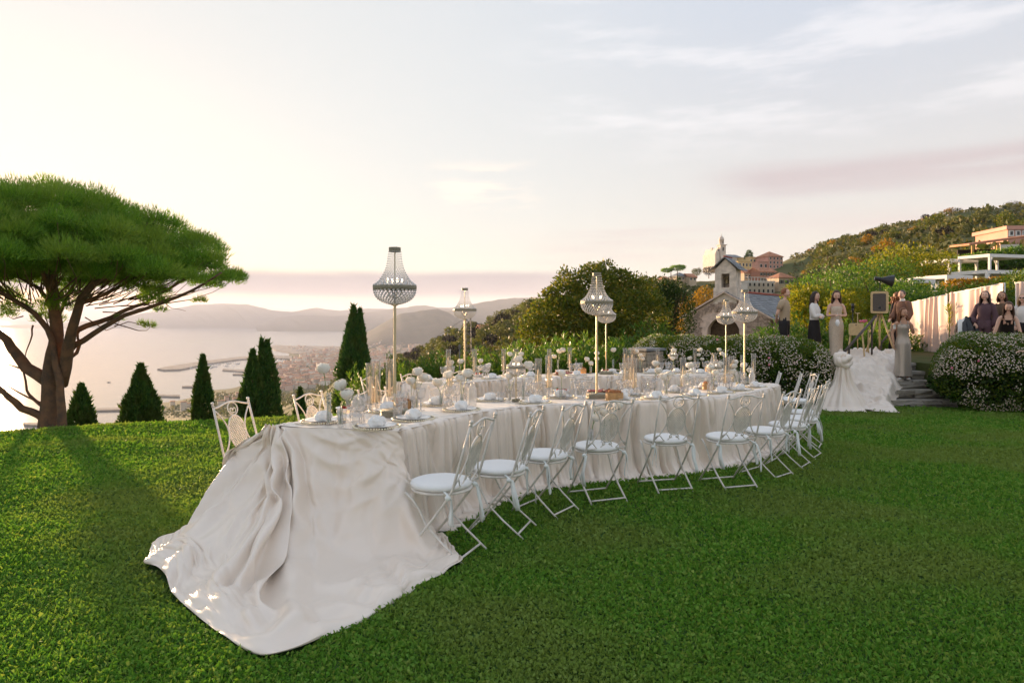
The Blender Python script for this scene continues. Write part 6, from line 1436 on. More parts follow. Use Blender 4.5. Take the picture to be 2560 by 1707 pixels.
def merge(parts):
    Vs, Fs, o = [], [], 0
    for V, Fq in parts:
        Vs.append(V); Fs.append(Fq + o); o += len(V)
    return np.concatenate(Vs), np.concatenate(Fs)
def rdir(n, rng=NR): return unit(rng.normal(size=(n, 3)))

M_bark = mat("pine_bark", (0.22, 0.125, 0.08), 0.9, 0.1, col2=(0.11, 0.08, 0.065), vscale=5.0, bump=0.9, bscale=16)
M_twig = mat("brown_twigs", (0.09, 0.055, 0.035), 0.9, 0.1)
M_pine = leaf_mat("pine_needles", [(0.071, 0.176, 0.021), (0.114, 0.259, 0.027), (0.188, 0.330, 0.033), (0.125, 0.268, 0.045)], 0.36, 0.5, 0.25, patch=(0.19, 0.29, 0.045), pscale=1.5)
M_cyp = leaf_mat("cypress_scales", [(0.034, 0.098, 0.031), (0.061, 0.146, 0.035), (0.109, 0.201, 0.040)], 0.15, 0.6, 0.2, patch=(0.085, 0.13, 0.03), pscale=3.0)
M_olean = leaf_mat("oleander_leaves", [(0.036, 0.101, 0.016), (0.073, 0.161, 0.023), (0.155, 0.229, 0.029)], 0.40, 0.45, 0.3)
M_broad = leaf_mat("broad_leaves", [(0.050, 0.087, 0.014), (0.095, 0.129, 0.017), (0.192, 0.162, 0.020)], 0.35, 0.5, 0.25)
M_aut = leaf_mat("autumn_leaves", [(0.192, 0.110, 0.012), (0.312, 0.165, 0.012), (0.120, 0.110, 0.016)], 0.45, 0.5, 0.2)
M_yel = leaf_mat("yellow_green_leaves", [(0.132, 0.156, 0.012), (0.264, 0.240, 0.016), (0.060, 0.120, 0.014)], 0.45, 0.5, 0.2)
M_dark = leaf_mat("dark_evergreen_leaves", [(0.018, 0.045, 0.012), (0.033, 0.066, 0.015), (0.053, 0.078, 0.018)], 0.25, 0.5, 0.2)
M_hedge = leaf_mat("hedge_leaves", [(0.105, 0.134, 0.012), (0.051, 0.121, 0.013), (0.091, 0.175, 0.018), (0.205, 0.205, 0.023)], 0.35, 0.4, 0.35)
M_bloss = leaf_mat("hedge_blossom", [(0.80, 0.63, 0.52), (0.85, 0.77, 0.64), (0.78, 0.58, 0.48), (0.85, 0.80, 0.68)], 0.3, 0.6, 0.2, glow=(1, 0.96, 0.9))
M_pink = leaf_mat("pink_blossom", [(0.75, 0.18, 0.35), (0.82, 0.34, 0.45)], 0.3, 0.6, 0.2)
M_olive = leaf_mat("olive_leaves", [(0.070, 0.088, 0.024), (0.117, 0.132, 0.042), (0.156, 0.155, 0.050)], 0.25, 0.55, 0.2)

# ---------------- umbrella pine
def limb(mb, pix, Y, r0, r1, dY=0.0):
    if r0 < 0.2: r0, r1 = r0 * 0.8, r1 * 0.8
    pts = []
    for k, (cx, cy) in enumerate(pix):
        t = k / (len(pix) - 1)
        pts.append(W(cx * 0.4464, 400 + cy * 0.4464, Y + dY * t))
    pv = [pts[0]]
    for a, b in zip(pts[:-1], pts[1:]):
        pv += [a.lerp(b, 0.5) + Vector((rnd.uniform(-1, 1), rnd.uniform(-1, 1), rnd.uniform(-1, 1))) * 0.018, b]
    n = len(pv)
    mb.tube(pv, [r0 + (r1 - r0) * (i / (n - 1)) for i in range(n)], 9)
    return pts
PY = 13.0
pine = empty("umbrella_pine", W(128, 1072, PY), 0, "big umbrella pine with forked red-brown trunk at the lawn's sea edge", "pine tree")
Minv = Matrix.Translation(-pine.location)
mb = MB()
limb(mb, [(300, 1570), (272, 1480), (285, 1350), (282, 1220), (300, 1080), (318, 980), (305, 850), (275, 620)], PY, 0.20, 0.085)
limb(mb, [(352, 1540), (345, 1400), (335, 1240), (300, 1060), (262, 940)], PY - 0.20, 0.105, 0.06)
for v in range(len(mb.v)): mb.v[v] = tuple(Minv @ Vector(mb.v[v]))
mb.build("trunk", M_bark, pine)
for pix, r0, r1, dY in [([(340, 1260), (378, 1060), (402, 950), (452, 780), (520, 700), (640, 640)], 0.15, 0.05, -0.8), ([(385, 1070), (470, 1010), (590, 930), (700, 868), (830, 828), (1000, 765), (1150, 690), (1240, 630)], 0.075, 0.02, -0.4), ([(415, 960), (560, 905), (680, 850), (820, 800), (930, 730), (1080, 640)], 0.07, 0.02, 0.8), ([(450, 800), (560, 760), (700, 690), (860, 610)], 0.06, 0.02, 0.2),
                       ([(268, 1240), (150, 1165), (95, 1090), (40, 1010), (-60, 930), (-220, 800)], 0.15, 0.07, 0.4), ([(290, 1470), (215, 1425), (120, 1390), (50, 1330), (-10, 1275), (-120, 1180)], 0.10, 0.06, -0.5), ([(262, 1390), (190, 1340), (150, 1290), (130, 1180)], 0.045, 0.02, 0.0), ([(300, 1000), (230, 900), (140, 820), (40, 760), (-90, 700), (-250, 620)], 0.07, 0.03, -0.6),
                       ([(290, 800), (220, 720), (110, 660), (-20, 590)], 0.06, 0.02, 0.9), ([(310, 900), (370, 780), (420, 690), (480, 600)], 0.05, 0.02, 1.2), ([(280, 760), (240, 640), (170, 540)], 0.05, 0.02, -1.2), ([(380, 1110), (430, 1080), (450, 1020), (435, 975), (470, 930)], 0.05, 0.018, 0.3), ([(250, 1370), (160, 1330), (60, 1275), (0, 1240)], 0.025, 0.012, 0.2), ([(110, 1165), (0, 1130)], 0.02, 0.008, 0.2), ([(185, 925), (180, 980), (155, 1050), (140, 1110)], 0.022, 0.010, 0.0),
                       ([(640, 930), (720, 905), (790, 925), (860, 938)], 0.012, 0.005, 0.0), ([(900, 780), (960, 830), (1040, 845)], 0.010, 0.004, 0.0)]:
    mb = MB(); limb(mb, pix, PY, r0, r1, dY)
    for v in range(len(mb.v)): mb.v[v] = tuple(Minv @ Vector(mb.v[v]))
    mb.build("limb", M_bark, pine)
parts = []; tw = MB()
rng = np.random.default_rng(5)
cx, cy = (105 - 1280) / F * PY, PY
clumps = []
def dome(x, y):
    q = ((x - cx) / 3.42) ** 2 + ((y - cy) / 3.5) ** 2
    return q
tries = 0
while len(clumps) < 230 and tries < 20000:
    tries += 1
    x, y = cx + rng.uniform(-3.75, 3.75), cy + rng.uniform(-3.5, 3.5)
    q = dome(x, y)
    if q > 1: continue
    top = 2.20 + 1.52 * (1 - q) ** 0.62 + 0.10 * math.sin(x * 2.1 + y)
    layer = rng.random()
    z = top - 0.22 - (1.35 if layer > 0.5 else 0.0) * rng.uniform(0.25, 1) * (1 - q) ** 0.8
    c = np.array([x, y, z + (rng.uniform(-0.14, 0.10) if layer <= 0.5 else 0)])
    if any(np.linalg.norm((c - o[0]) * [1, 1, 1.3]) < 0.55 for o in clumps): continue
    clumps.append((c, rng.uniform(0.38, 0.58) * (1 - 0.25 * q)))
for _ in range(75):
    x, y = cx + rng.uniform(-2.7, 2.7), cy + rng.uniform(-2.6, 2.6); q = dome(x, y)
    if q < 0.75: clumps.append((np.array([x, y, rng.uniform(1.95, 2.6) + 0.12 * q]), rng.uniform(0.24, 0.42)))
for (px, py, Yd, r) in [(40, 775, 0, 0.30), (5, 745, 0.3, 0.35), (140, 770, -0.3, 0.36), (120, 800, 0.2, 0.30), (175, 745, 0.2, 0.3), (385, 755, -0.3, 0.26), (395, 735, 0.3, 0.28), (345, 725, 0.0, 0.28), (500, 755, 0, 0.13), (375, 818, 0, 0.11), (355, 812, 0.1, 0.08), (300, 800, 0.1, 0.07), (400, 778, 0.1, 0.13), (560, 700, 0.0, 0.25), (535, 718, 0.3, 0.2), (20, 790, 0.1, 0.16)]:
    clumps.append((np.array(W(px, py, PY + Yd)), r))
for c, r in clumps:
    n = int(1150 * (r / 0.4) ** 2) + 40
    d = rdir(n, rng); d[:, 2] = np.where(d[:, 2] < -0.25, -d[:, 2] * 0.6, d[:, 2])
    lump = 1 + 0.25 * vnoise(d[:, 0] * 2.6 + c[0], d[:, 1] * 2.6 + d[:, 2] * 2 + c[1], 3, 2)
    P = c + d * (r * lump * np.sqrt(rng.uniform(0.25, 1.0, n)) * 0.92)[:, None] * np.array([1.1, 1.1, 0.80])
    parts.append(needles_from(P, d * 0.75 + np.array([0, 0, 0.75]) + rng.normal(size=(n, 3)) * 0.36, 0.10, 0.0125, rng))
V, Fq = merge(parts); V = V - np.array(pine.location)
cr = link("crown", np_mesh("crown", V, Fq, M_pine), pine); cr["kind"] = "stuff"
# small twigs under the crown
for c, r in clumps[::2]:
    a = Vector(c); b = Vector((cx + (c[0] - cx) * 0.55, cy + (c[1] - cy) * 0.55, 1.55 + 0.30 * (c[2] - 2)))
    m = a.lerp(b, 0.5) + Vector((rnd.uniform(-.25, .25), rnd.uniform(-.25, .25), -0.12 + rnd.uniform(-.12, .12))); tw.tube([a, a.lerp(m, 0.5) + Vector((0.05, 0, -0.03)), m, b], [0.004, 0.006, 0.009, 0.013], 5)
for v in range(len(tw.v)): tw.v[v] = tuple(Minv @ Vector(tw.v[v]))
tw.build("twigs", M_bark, pine)["kind"] = "stuff"

# ---------------- Italian cypresses
def cypress_mesh(h, rmax, seed, n, tops=1, skew=0.0, leaf=0.10):
    rng = np.random.default_rng(seed); parts = []
    u = rng.random(n) ** 0.85
    z = u * h
    prof = np.interp(u, [0, 0.05, 0.2, 0.45, 0.7, 0.88, 1.0], [0.80, 0.93, 1.0, 0.86, 0.56, 0.25, 0.0]) * rmax
    a = rng.uniform(0, 2 * PI, n)
    ridg = 1 + 0.36 * vnoise(a * 2.2, z * 1.4 / max(0.4, rmax) + 3 * np.sin(a), seed, 3) + 0.22 * vnoise(a * 6, z * 3.2, seed + 3, 2)
    rr = prof * ridg * np.sqrt(rng.uniform(0.45, 1.0, n))
    P = np.stack([rr * np.cos(a) + skew * u * 0.3, rr * np.sin(a), z], 1)
    D = np.stack([np.cos(a) * 0.55, np.sin(a) * 0.55, np.full(n, 1.15)], 1) + rng.normal(size=(n, 3)) * 0.28
    parts.append(leaves_from(P, D, leaf, leaf * 0.42, 0.05, rng))
    q = rng.integers(0, n, n // 40); parts.append(leaves_from(P[q] * np.array([1.08, 1.08, 1]), D[q] + rng.normal(size=(len(q), 3)) * 0.3, leaf * 1.7, leaf * 0.5, 0.05, rng))
    return merge(parts)
def cypress(pxc, ytop, Y, h, rmax, seed, n, label, extra=None):
    top = W(pxc, ytop, Y)
    t = empty("cypress", (top.x, Y, top.z - h), 0, label, "cypress", "cypresses along the lawn's sea edge")
    mb = MB(); mb.tube([(0, 0, -0.4), (0, 0, h * 0.5), (0, 0, h * 0.9)], [0.12, 0.07, 0.01], 8); mb.build("trunk", M_twig, t)
    parts = [cypress_mesh(h, rmax, seed, n)]
    if extra:
        for (dx, hh, rr, k) in extra:
            V, Fq = cypress_mesh(hh, rr, seed + k, int(n * 0.6)); V = V + np.array([dx, 0, 0]); parts.append((V, Fq))
    V, Fq = merge(parts)
    link("crown", np_mesh("crown", V, Fq, M_cyp), t)["kind"] = "stuff"
cypress(203, 965, 16.5, 2.6, 0.50, 1, 9000, "small dark cypress just right of the pine trunk", [(0.12, 2.0, 0.42, 2)])
cypress(352, 915, 17.5, 3.1, 0.62, 4, 14000, "broad cone-shaped cypress, second from the pine", [(0.22, 2.3, 0.55, 3), (-0.20, 1.9, 0.45, 5)])
cypress(507, 892, 18.5, 3.4, 0.36, 8, 10000, "slim lone cypress, third from the pine")
cypress(632, 878, 19.0, 3.8, 0.52, 11, 11000, "left one of the twin cypresses standing together", [(-0.30, 2.7, 0.35, 5)])
cypress(668, 855, 19.3, 3.9, 0.46, 14, 12000, "right taller one of the twin cypresses standing together", [(-0.16, 3.95, 0.22, 3)])
cypress(884, 768, 21.5, 5.2, 0.72, 17, 20000, "largest cypress, left of the tallest lamp", [(0.20, 5.1, 0.5, 3), (-0.14, 4.6, 0.5, 6), (0.1, 4.9, 0.55, 8)])
cypress(750, 972, 20.5, 2.8, 0.34, 21, 4500, "very small cypress between the twins and the largest one")

# ---------------- leafy shrub kit
def leafy(lumps, n, length, width, m, seed, up=0.25, jit=0.6, fill=0.55, bend=0.04):
    """leaves spread through a set of lumps (x, y, z, rx, ry, rz)"""
    rng = np.random.default_rng(seed); parts = []
    vol = np.array([l[3] * l[4] + l[3] * l[5] + l[4] * l[5] for l in lumps]); vol = vol / vol.sum()
    for l, w in zip(lumps, vol):
        k = max(20, int(n * w))
        d = rdir(k, rng)
        lump = 1 + 0.22 * vnoise(d[:, 0] * 2 + l[0] * 3, d[:, 1] * 2 + d[:, 2] * 2 + l[1], seed, 3)
        P = np.array(l[:3]) + d * (lump * rng.uniform(fill, 1.02, k))[:, None] * np.array(l[3:6])
        parts.append(leaves_from(P, d * 0.7 + np.array([0, 0, up]) + rng.normal(size=(k, 3)) * jit, length, width, bend, rng))
    V, Fq = merge(parts)
    return np_mesh("foliage", V, Fq, m)
def stems_mesh(seed, n, spread, h, m=None):
    r = random.Random(seed); mb = MB()
    for k in range(n):
        a = r.uniform(0, 6.28); q = spread * math.sqrt(r.random())
        mb.tube([(0.12 * q * math.cos(a), 0.12 * q * math.sin(a), -0.1), (0.5 * q * math.cos(a), 0.5 * q * math.sin(a), h * 0.5), (q * math.cos(a), q * math.sin(a), h * r.uniform(0.75, 1.0))], [0.018, 0.012, 0.006], 5)
    return mb.mesh("stems", m or M_twig)
# oleanders: bunches of upright stems with whorls of narrow leaves
def oleander_mesh(seed, R, h, nst, leaf=0.14, m=None):
    rng = np.random.default_rng(seed); parts = []
    for k in range(nst):
        a = rng.uniform(0, 2 * PI); q = math.sqrt(rng.random()) * R
        top = np.array([q * math.cos(a), q * math.sin(a), h * (0.55 + 0.45 * rng.random()) * (1 - 0.35 * (q / R) ** 2)])
        bot = np.array([0.35 * top[0], 0.35 * top[1], 0.1])
        n = 34
        t = rng.uniform(0.25, 1.0, n) ** 0.7
        P = bot + (top - bot) * t[:, None] + rng.normal(size=(n, 3)) * 0.012
        an = rng.uniform(0, 2 * PI, n)
        out = np.stack([np.cos(an), np.sin(an), np.zeros(n)], 1)
        D = out * 0.75 + unit((top - bot)[None])[0] * rng.uniform(0.5, 1.5, n)[:, None]
        parts.append(leaves_from(P, D, leaf, leaf * 0.2, 0.03, rng))
    V, Fq = merge(parts)
    return np_mesh("foliage", V, Fq, m or M_olean)
oleander_crowns = [oleander_mesh(s, 0.95, 1.75, 85) for s in (1, 2, 3)]
oleander_stalks = [stems_mesh(s, 14, 0.8, 1.4) for s in (1, 2)]
def oleander(px, ytop, Y, label, s=1.0, wide=1.0, k=0):
    top = W(px, ytop, Y); z0 = top.z - 1.72 * s
    t = empty("oleander", (top.x, Y, z0), rnd.uniform(0, 6), label, "oleander", "oleander shrubs round the garden", (s * wide, s * wide, s))
    link("foliage", oleander_crowns[k % 3], t)["kind"] = "stuff"; link("stems", oleander_stalks[k % 2], t)
for k, (px, yt, Y, s, w, lb) in enumerate([
    (905, 905, 18.5, 0.95, 0.8, "oleander beside the largest cypress, left of the tallest lamp pole"), (985, 880, 19, 0.8, 0.7, "small oleander tip right behind the tallest lamp pole"),
    (1045, 885, 18, 0.9, 0.9, "oleander behind the left end of the rear table"), (1105, 868, 18, 0.95, 0.95, "oleander in front of the olive slope, left of the pylon lamp"), (1185, 868, 17.5, 0.95, 1.0, "oleander right of the pylon lamp's pole"),
    (1260, 860, 17.5, 1.0, 1.0, "oleander behind the rear table, left of the low lamp"), (1330, 840, 17.5, 1.1, 1.1, "sunlit oleander right of the low lamp's tip"), (1400, 832, 18, 1.1, 1.1, "sunlit oleander under the left part of the bushy tree"),
    (1475, 822, 18, 1.15, 1.1, "tall oleander right behind the twin lamps' poles"), (1555, 838, 18.5, 1.1, 1.0, "oleander between the twin lamps and the flowering hedge"), (1622, 800, 19.5, 1.25, 1.1, "tallest sunlit oleander right of the twin lamps"), (1672, 850, 20, 0.95, 0.9, "oleander below the chapel's left corner"),
    (1930, 830, 19.5, 1.0, 1.1, "oleander just left of the man in the polo shirt"), (2000, 775, 20.5, 1.3, 1.2, "oleander between the polo man and the white-bloused woman"), (2075, 790, 21, 1.2, 1.2, "oleander behind the two women at the terrace edge"),
    (2150, 790, 21.5, 1.2, 1.2, "oleander behind the small wooden case"), (2215, 800, 22, 1.15, 1.2, "oleander behind the photo booth legs"), (2120, 840, 20, 0.9, 1.1, "low oleander beside the woman in the shimmering dress")]):
    oleander(px, yt, Y, lb, s, w, k)

# the big bushy broadleaf tree
def lumps_px(spec):
    out = []
    for (px, py, Y, r, rz) in spec:
        p = W(px, py, Y); out.append((p.x, p.y, p.z, r, r, rz))
    return out
def bush(name, label, cat, spec, n, length, width, m, seed, group=None, trunk=True, up=0.25, fill=0.55):
    L = lumps_px(spec)
    if name == "laurel_bush": L = L + [(l[0], l[1] - 0.2, l[2] - 1.1 * l[5], l[3] * 1.05, l[4], l[5]) for l in L]
    x = sum(l[0] for l in L) / len(L); y = sum(l[1] for l in L) / len(L); zb = min(l[2] - l[5] for l in L)
    t = empty(name, (x, y, zb), 0, label, cat, group)
    L2 = [(l[0] - x, l[1] - y, l[2] - zb, l[3], l[4], l[5]) for l in L]
    o = link("foliage", leafy(L2, n, length, width, m, seed, up, fill=fill), t); o["kind"] = "stuff"
    if trunk:
        mb = MB(); r = random.Random(seed)
        top = max(l[2] for l in L2)
        mb.tube([(0, 0, -1.2), (0.1, 0, 0.25 * top), (0.05, 0.05, 0.55 * top)], [0.16, 0.12, 0.07], 8)
        for l in L2:
            mb.tube([(0.05, 0, 0.3 * top), (l[0] * 0.5, l[1] * 0.5, 0.3 * top + (l[2] - 0.3 * top) * 0.6), (l[0], l[1], l[2] + l[5] * 0.6)], [0.06, 0.04, 0.01], 6)
        mb.build("branches", M_twig, t)
    return t
bush("bushy_tree", "large rounded olive-green tree behind the rear table and twin lamps", "tree",
     [(1380, 800, 22.5, 0.9, 0.8), (1345, 830, 22, 0.7, 0.6), (1420, 745, 23, 0.85, 0.75), (1480, 715, 23, 0.95, 0.75), (1450, 790, 22.3, 1.0, 0.8), (1530, 725, 23.5, 0.95, 0.75), (1535, 790, 22.5, 1.05, 0.9), (1590, 735, 24, 0.9, 0.7), (1610, 790, 23, 0.95, 0.9), (1560, 840, 22.2, 0.9, 0.6), (1480, 845, 22, 0.9, 0.6), (1410, 700, 23.5, 0.32, 0.45), (1480, 680, 23.5, 0.35, 0.35), (1515, 672, 23.5, 0.35, 0.32), (1375, 745, 23, 0.35, 0.4), (1555, 700, 23.6, 0.4, 0.4)],
     26000, 0.11, 0.065, M_broad, 3)
# upright dark shoots behind it
t = empty("poplar_thicket", W(1660, 880, 25), 0, "dark thicket with upright feathery shoots right of the bushy tree", "thicket")
L = [(l[0] - t.location.x, l[1] - t.location.y, l[2] - t.location.z, l[3], l[4], l[5]) for l in lumps_px([(1645, 800, 25, 0.75, 1.3), (1690, 790, 25.5, 0.75, 1.2), (1600, 740, 25.5, 0.5, 0.7), (1668, 740, 25, 0.5, 0.6)] + [(1570 + 11 * k + rnd.uniform(-4, 4), 715 + (k % 4) * 7 + abs(k - 6) * 2, 25.5, 0.09, 0.55) for k in range(13)])]
link("foliage", leafy(L, 11000, 0.10, 0.045, M_dark, 9, 0.8), t)["kind"] = "stuff"; link("stems", stems_mesh(4, 24, 0.9, 2.3), t)
bush("autumn_bush", "orange autumn shrub between the thicket and the chapel wall", "shrub", [(1745, 775, 47, 1.1, 1.1), (1720, 800, 47, 0.9, 1.2), (1765, 748, 48, 0.9, 0.9), (1730, 830, 46, 0.9, 1.2), (1700, 770, 48, 0.8, 0.9)], 5200, 0.13, 0.075, M_aut, 4)
bush("autumn_bush", "small yellow-brown shrub against the chapel's left corner", "shrub", [(1704, 850, 36, 0.35, 0.9), (1698, 880, 36, 0.5, 0.6)], 2200, 0.11, 0.06, M_aut, 14)

# shrubs on the slope behind the terrace
sl = [("dark green laurel behind the two women, upper slope", [(2020, 735, 30, 1.0, 0.8), (2075, 715, 31, 1.2, 0.9), (2130, 705, 32, 1.2, 0.9)], M_olean, 0.13),
      ("bright yellow-green bush beside the chapel roof's end", [(2010, 760, 27, 0.8, 0.6), (1990, 740, 28, 0.6, 0.5), (2040, 750, 27, 0.7, 0.6)], M_yel, 0.12),
      ("deep green laurel behind the studio lamp", [(2190, 705, 31, 1.3, 1.0), (2240, 690, 32, 1.2, 0.9), (2160, 730, 30, 0.9, 0.8)], M_olean, 0.13),
      ("tall golden tree at the foot of the terraced hill", [(2230, 660, 44, 1.6, 1.2), (2280, 655, 45, 1.7, 1.2), (2200, 675, 44, 1.2, 1.0), (2330, 665, 45, 1.4, 1.0)], M_yel, 0.19),
      ("golden bush right of the golden tree, under the lodge", [(2380, 655, 62, 1.9, 0.9), (2430, 648, 63, 1.9, 0.9), (2345, 670, 60, 1.6, 0.9)], M_yel, 0.19),
      ("dark green bush behind the left pergola pair", [(2330, 762, 27, 1.0, 0.8), (2370, 765, 26, 0.9, 0.8), (2300, 768, 27, 0.9, 0.8)], M_olean, 0.12),
      ("bushy shrub above the middle of the pink curtain", [(2420, 748, 25, 0.8, 0.6), (2460, 742, 25.5, 0.8, 0.6), (2400, 755, 25, 0.7, 0.5)], M_hedge, 0.10),
      ("bushy shrub above the right end of the pink curtain", [(2510, 735, 24, 0.7, 0.6), (2560, 730, 24, 0.8, 0.6), (2600, 735, 23, 0.8, 0.8)], M_hedge, 0.10),
      ("dark laurel rising behind the curly-haired guest", [(2270, 745, 26, 0.9, 0.7), (2250, 770, 25, 0.8, 0.8), (2290, 780, 25, 0.8, 0.8)], M_olean, 0.12),
      ("yellow-tipped laurel in the gap right of the shimmering dress", [(2110, 770, 25, 0.7, 0.6), (2140, 760, 26, 0.7, 0.6)], M_yel, 0.11),
      ("long green hedge below the hill lodge", [(2460, 646, 52, 1.5, 0.5), (2510, 640, 51, 1.5, 0.5), (2560, 632, 50, 1.6, 0.5), (2420, 655, 52, 1.3, 0.5)], M_olean, 0.2),
      ("rust-coloured shrub under the front pergolas", [(2400, 712, 36, 0.8, 0.3), (2440, 712, 36, 0.8, 0.3), (2480, 710, 35, 0.8, 0.3), (2530, 706, 35, 0.8, 0.3)], M_aut, 0.14),
      ("green shrub between pergolas and curtain's right end", [(2540, 730, 24, 0.6, 0.8), (2565, 740, 22, 0.6, 0.8)], M_hedge, 0.10)]
for k, (lb, spec, m, ln) in enumerate(sl):
    bush("laurel_bush", lb, "bush", spec, 6800 if ln < 0.18 else 8000, ln, ln * 0.45, m, 30 + k)

# ---------------- flowering hedges
def hedge(label, path, half, z0, z1, nleaf, nfl, seed):
    rng = np.random.default_rng(seed)
    p = smooth_path(path, 0.05); nrm = left_normals(p)
    t = empty("flowering_hedge", (p[0][0], p[0][1], z0), 0, label, "hedge")
    o0 = np.array(t.location)
    L = len(p) * 0.05
    def surf(n, depth):
        s = rng.random(n) * (len(p) - 1.001); i = s.astype(int); fr = (s - i)[:, None]; pc = p[i] * (1 - fr) + p[i + 1] * fr
        th = rng.uniform(-0.15 * PI, 1.15 * PI, n)
        e = np.minimum(s, len(p) - 1 - s) * 0.05
        cap = np.sqrt(np.clip(1 - ((0.75 - np.minimum(e, 0.75)) / 0.75) ** 2, 0.02, 1))
        lump = 1 + 0.10 * vnoise(s * 0.09, th * 1.6, seed, 3) + 0.05 * vnoise(s * 0.4, th * 5, seed + 4, 2)
        k = lump * cap * (1 - depth * rng.random(n) ** 2)
        ct, st = np.cos(th), np.sin(th)
        lat = np.sign(ct) * np.abs(ct) ** 0.7 * half * k; ver = np.sign(st) * np.abs(st) ** 0.75 * k
        P = np.zeros((n, 3)); P[:, :2] = pc + nrm[i] * lat[:, None]
        zz = z0 + (z1 - z0) * (0.42 + 0.58 * ver)
        P[:, 2] = np.maximum(zz, -0.0439 * P[:, 1] + 0.01)
        D = np.zeros((n, 3)); D[:, :2] = nrm[i] * ct[:, None]; D[:, 2] = st
        return P, D
    P, D = surf(nleaf, 0.35)
    V, Fq = leaves_from(P - o0, D * 0.6 + rng.normal(size=(nleaf, 3)) * 0.55 + np.array([0, 0, 0.2]), 0.055, 0.030, 0.05, rng)
    link("foliage", np_mesh("foliage", V, Fq, M_hedge), t)["kind"] = "stuff"
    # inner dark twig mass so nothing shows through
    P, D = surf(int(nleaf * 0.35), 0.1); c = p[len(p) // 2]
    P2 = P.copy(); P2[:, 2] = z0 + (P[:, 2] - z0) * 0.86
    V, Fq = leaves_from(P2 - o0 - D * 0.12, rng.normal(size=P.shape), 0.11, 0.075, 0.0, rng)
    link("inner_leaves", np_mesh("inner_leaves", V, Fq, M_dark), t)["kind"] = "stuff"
    P, D = surf(nfl, 0.04)
    cl = vnoise(P[:, 0] * 3, P[:, 2] * 3 + P[:, 1], seed + 8, 3); keep = cl > -0.2; P, D = P[keep], D[keep]; n = len(P)
    P = P + D * 0.02 - o0
    parts = []
    s = unit(np.cross(D + rng.normal(size=D.shape) * 0.4, np.array([0, 0, 1.0]))); u = unit(np.cross(D, s))
    r = rng.uniform(0.009, 0.016, n)[:, None]
    pent = [P + (s * math.cos(2 * PI * k / 5) + u * math.sin(2 * PI * k / 5)) * r + D * 0.006 * (k % 2) for k in range(5)]
    V = np.stack(pent, 1).reshape(-1, 3)
    link("blossoms", np_mesh("blossoms", V, np.arange(5 * n).reshape(n, 5), M_bloss), t)["kind"] = "stuff"
    k = rng.choice(n, 12); q = P[k]
    mbp = MB()
    for c in q: mbp.blob(c, 0.026, 6, 4, lambda d: 1 + 0.2 * math.sin(9 * d.x))
    mbp.build("pink_blossom", M_pink, t)["kind"] = "stuff"
hedge("long rounded white-flowering hedge between the tables and the terrace people", [(7.15, 15.15), (6.0, 15.2), (4.9, 15.4), (3.8, 15.9), (2.7, 16.4)], 0.72, -0.72, 0.86, 30000, 12500, 41)
hedge("round white-flowering hedge right of the stone steps", [(9.05, 14.75), (9.9, 14.4), (11.0, 14.2), (12.4, 14.0)], 0.85, -0.68, 0.98, 26000, 12500, 43)
# ================================================================ grass of the lawn, finer near the camera
M_grass = leaf_mat("grass_blades", [(0.071, 0.190, 0.023), (0.106, 0.254, 0.031), (0.148, 0.299, 0.043), (0.234, 0.320, 0.066)], 0.26, 0.75, 0.08, patch=(0.185, 0.265, 0.060), pscale=0.55)
def inside(poly, x, y):
    r = np.zeros(len(x), bool); n = len(poly); j = n - 1
    for i in range(n):
        xi, yi = poly[i]; xj, yj = poly[j]
        c = ((yi > y) != (yj > y)) & (x < (xj - xi) * (y - yi) / (yj - yi + 1e-12) + xi)
        r ^= c; j = i
    return r
def lawn_zv(x, y):
    z = -0.0439 * y
    d = y - (11.0 + (x + 8.3) * 0.6 + 0.25 * np.sin(x * 0.7)) + 1.0
    w = np.where(x > 0.5, np.clip((2.5 - x) / 2.0, 0, 1), 1.0); w = w * w * (3 - 2 * w)
    z = z - np.where((d > 0) & (x < 2.5), 0.05 * np.maximum(d, 0) ** 1.7 * w, 0)
    return z + 0.012 * np.sin(x * 1.9 + y * 0.7) + 0.01 * np.sin(y * 2.3 - x)
rng = np.random.default_rng(77)
N = 560000
Y = np.exp(rng.uniform(math.log(1.55), math.log(16.0), N))
X = Y * rng.uniform(-1.05, 1.05, N)
X = np.where(Y > 6, X, X)
d = Y - (11.0 + (X + 8.3) * 0.6)
ok = ~((d > 3.2) & (X < 2.5)) & (X > -15.5) & (X < 13.5) & (Y < 15.8)
hem = np.vstack([trainP[:, -1, :2], trainP[-1, ::-1, :2], trainP[::-1, 0, :2], trainP[0, :, :2]])
_hc = hem.mean(0); hem = _hc + (hem - _hc) * 1.006
foot, foot2 = (t_.out[::6] - left_normals(t_.out[::6]) * 0.2 for t_ in (T1, T2))
sub = np.where(ok)[0]
bad = inside(hem[::3], X[sub], Y[sub]) | inside(foot[::2], X[sub], Y[sub]) | inside(foot2[::2], X[sub], Y[sub])
sub = sub[~bad]
X, Y = X[sub], Y[sub]; n = len(X)
P = np.stack([X, Y, lawn_zv(X, Y) - 0.004], 1)
tuft = vnoise(X * 5.0, Y * 5.0, 3, 3); big = vnoise(X * 0.9, Y * 0.9, 8, 3)
clover = rng.random(n) < 0.30 + 0.2 * big
D = rng.normal(size=(n, 3)) * np.array([0.75, 0.75, 0.35]) + np.array([0.05, -0.1, 0.62])
D[clover] = rng.normal(size=(clover.sum(), 3)) * np.array([1, 1, 0.3]) + np.array([0, 0, 0.25])
D[:, 2] = np.abs(D[:, 2])
P[clover, 2] += rng.uniform(0.005, 0.022, clover.sum())
L = (0.026 + 0.0042 * Y) * (1 + 0.35 * tuft) * rng.uniform(0.7, 1.3, n)
wd = (0.0040 + 0.0016 * Y) * rng.uniform(0.7, 1.3, n)
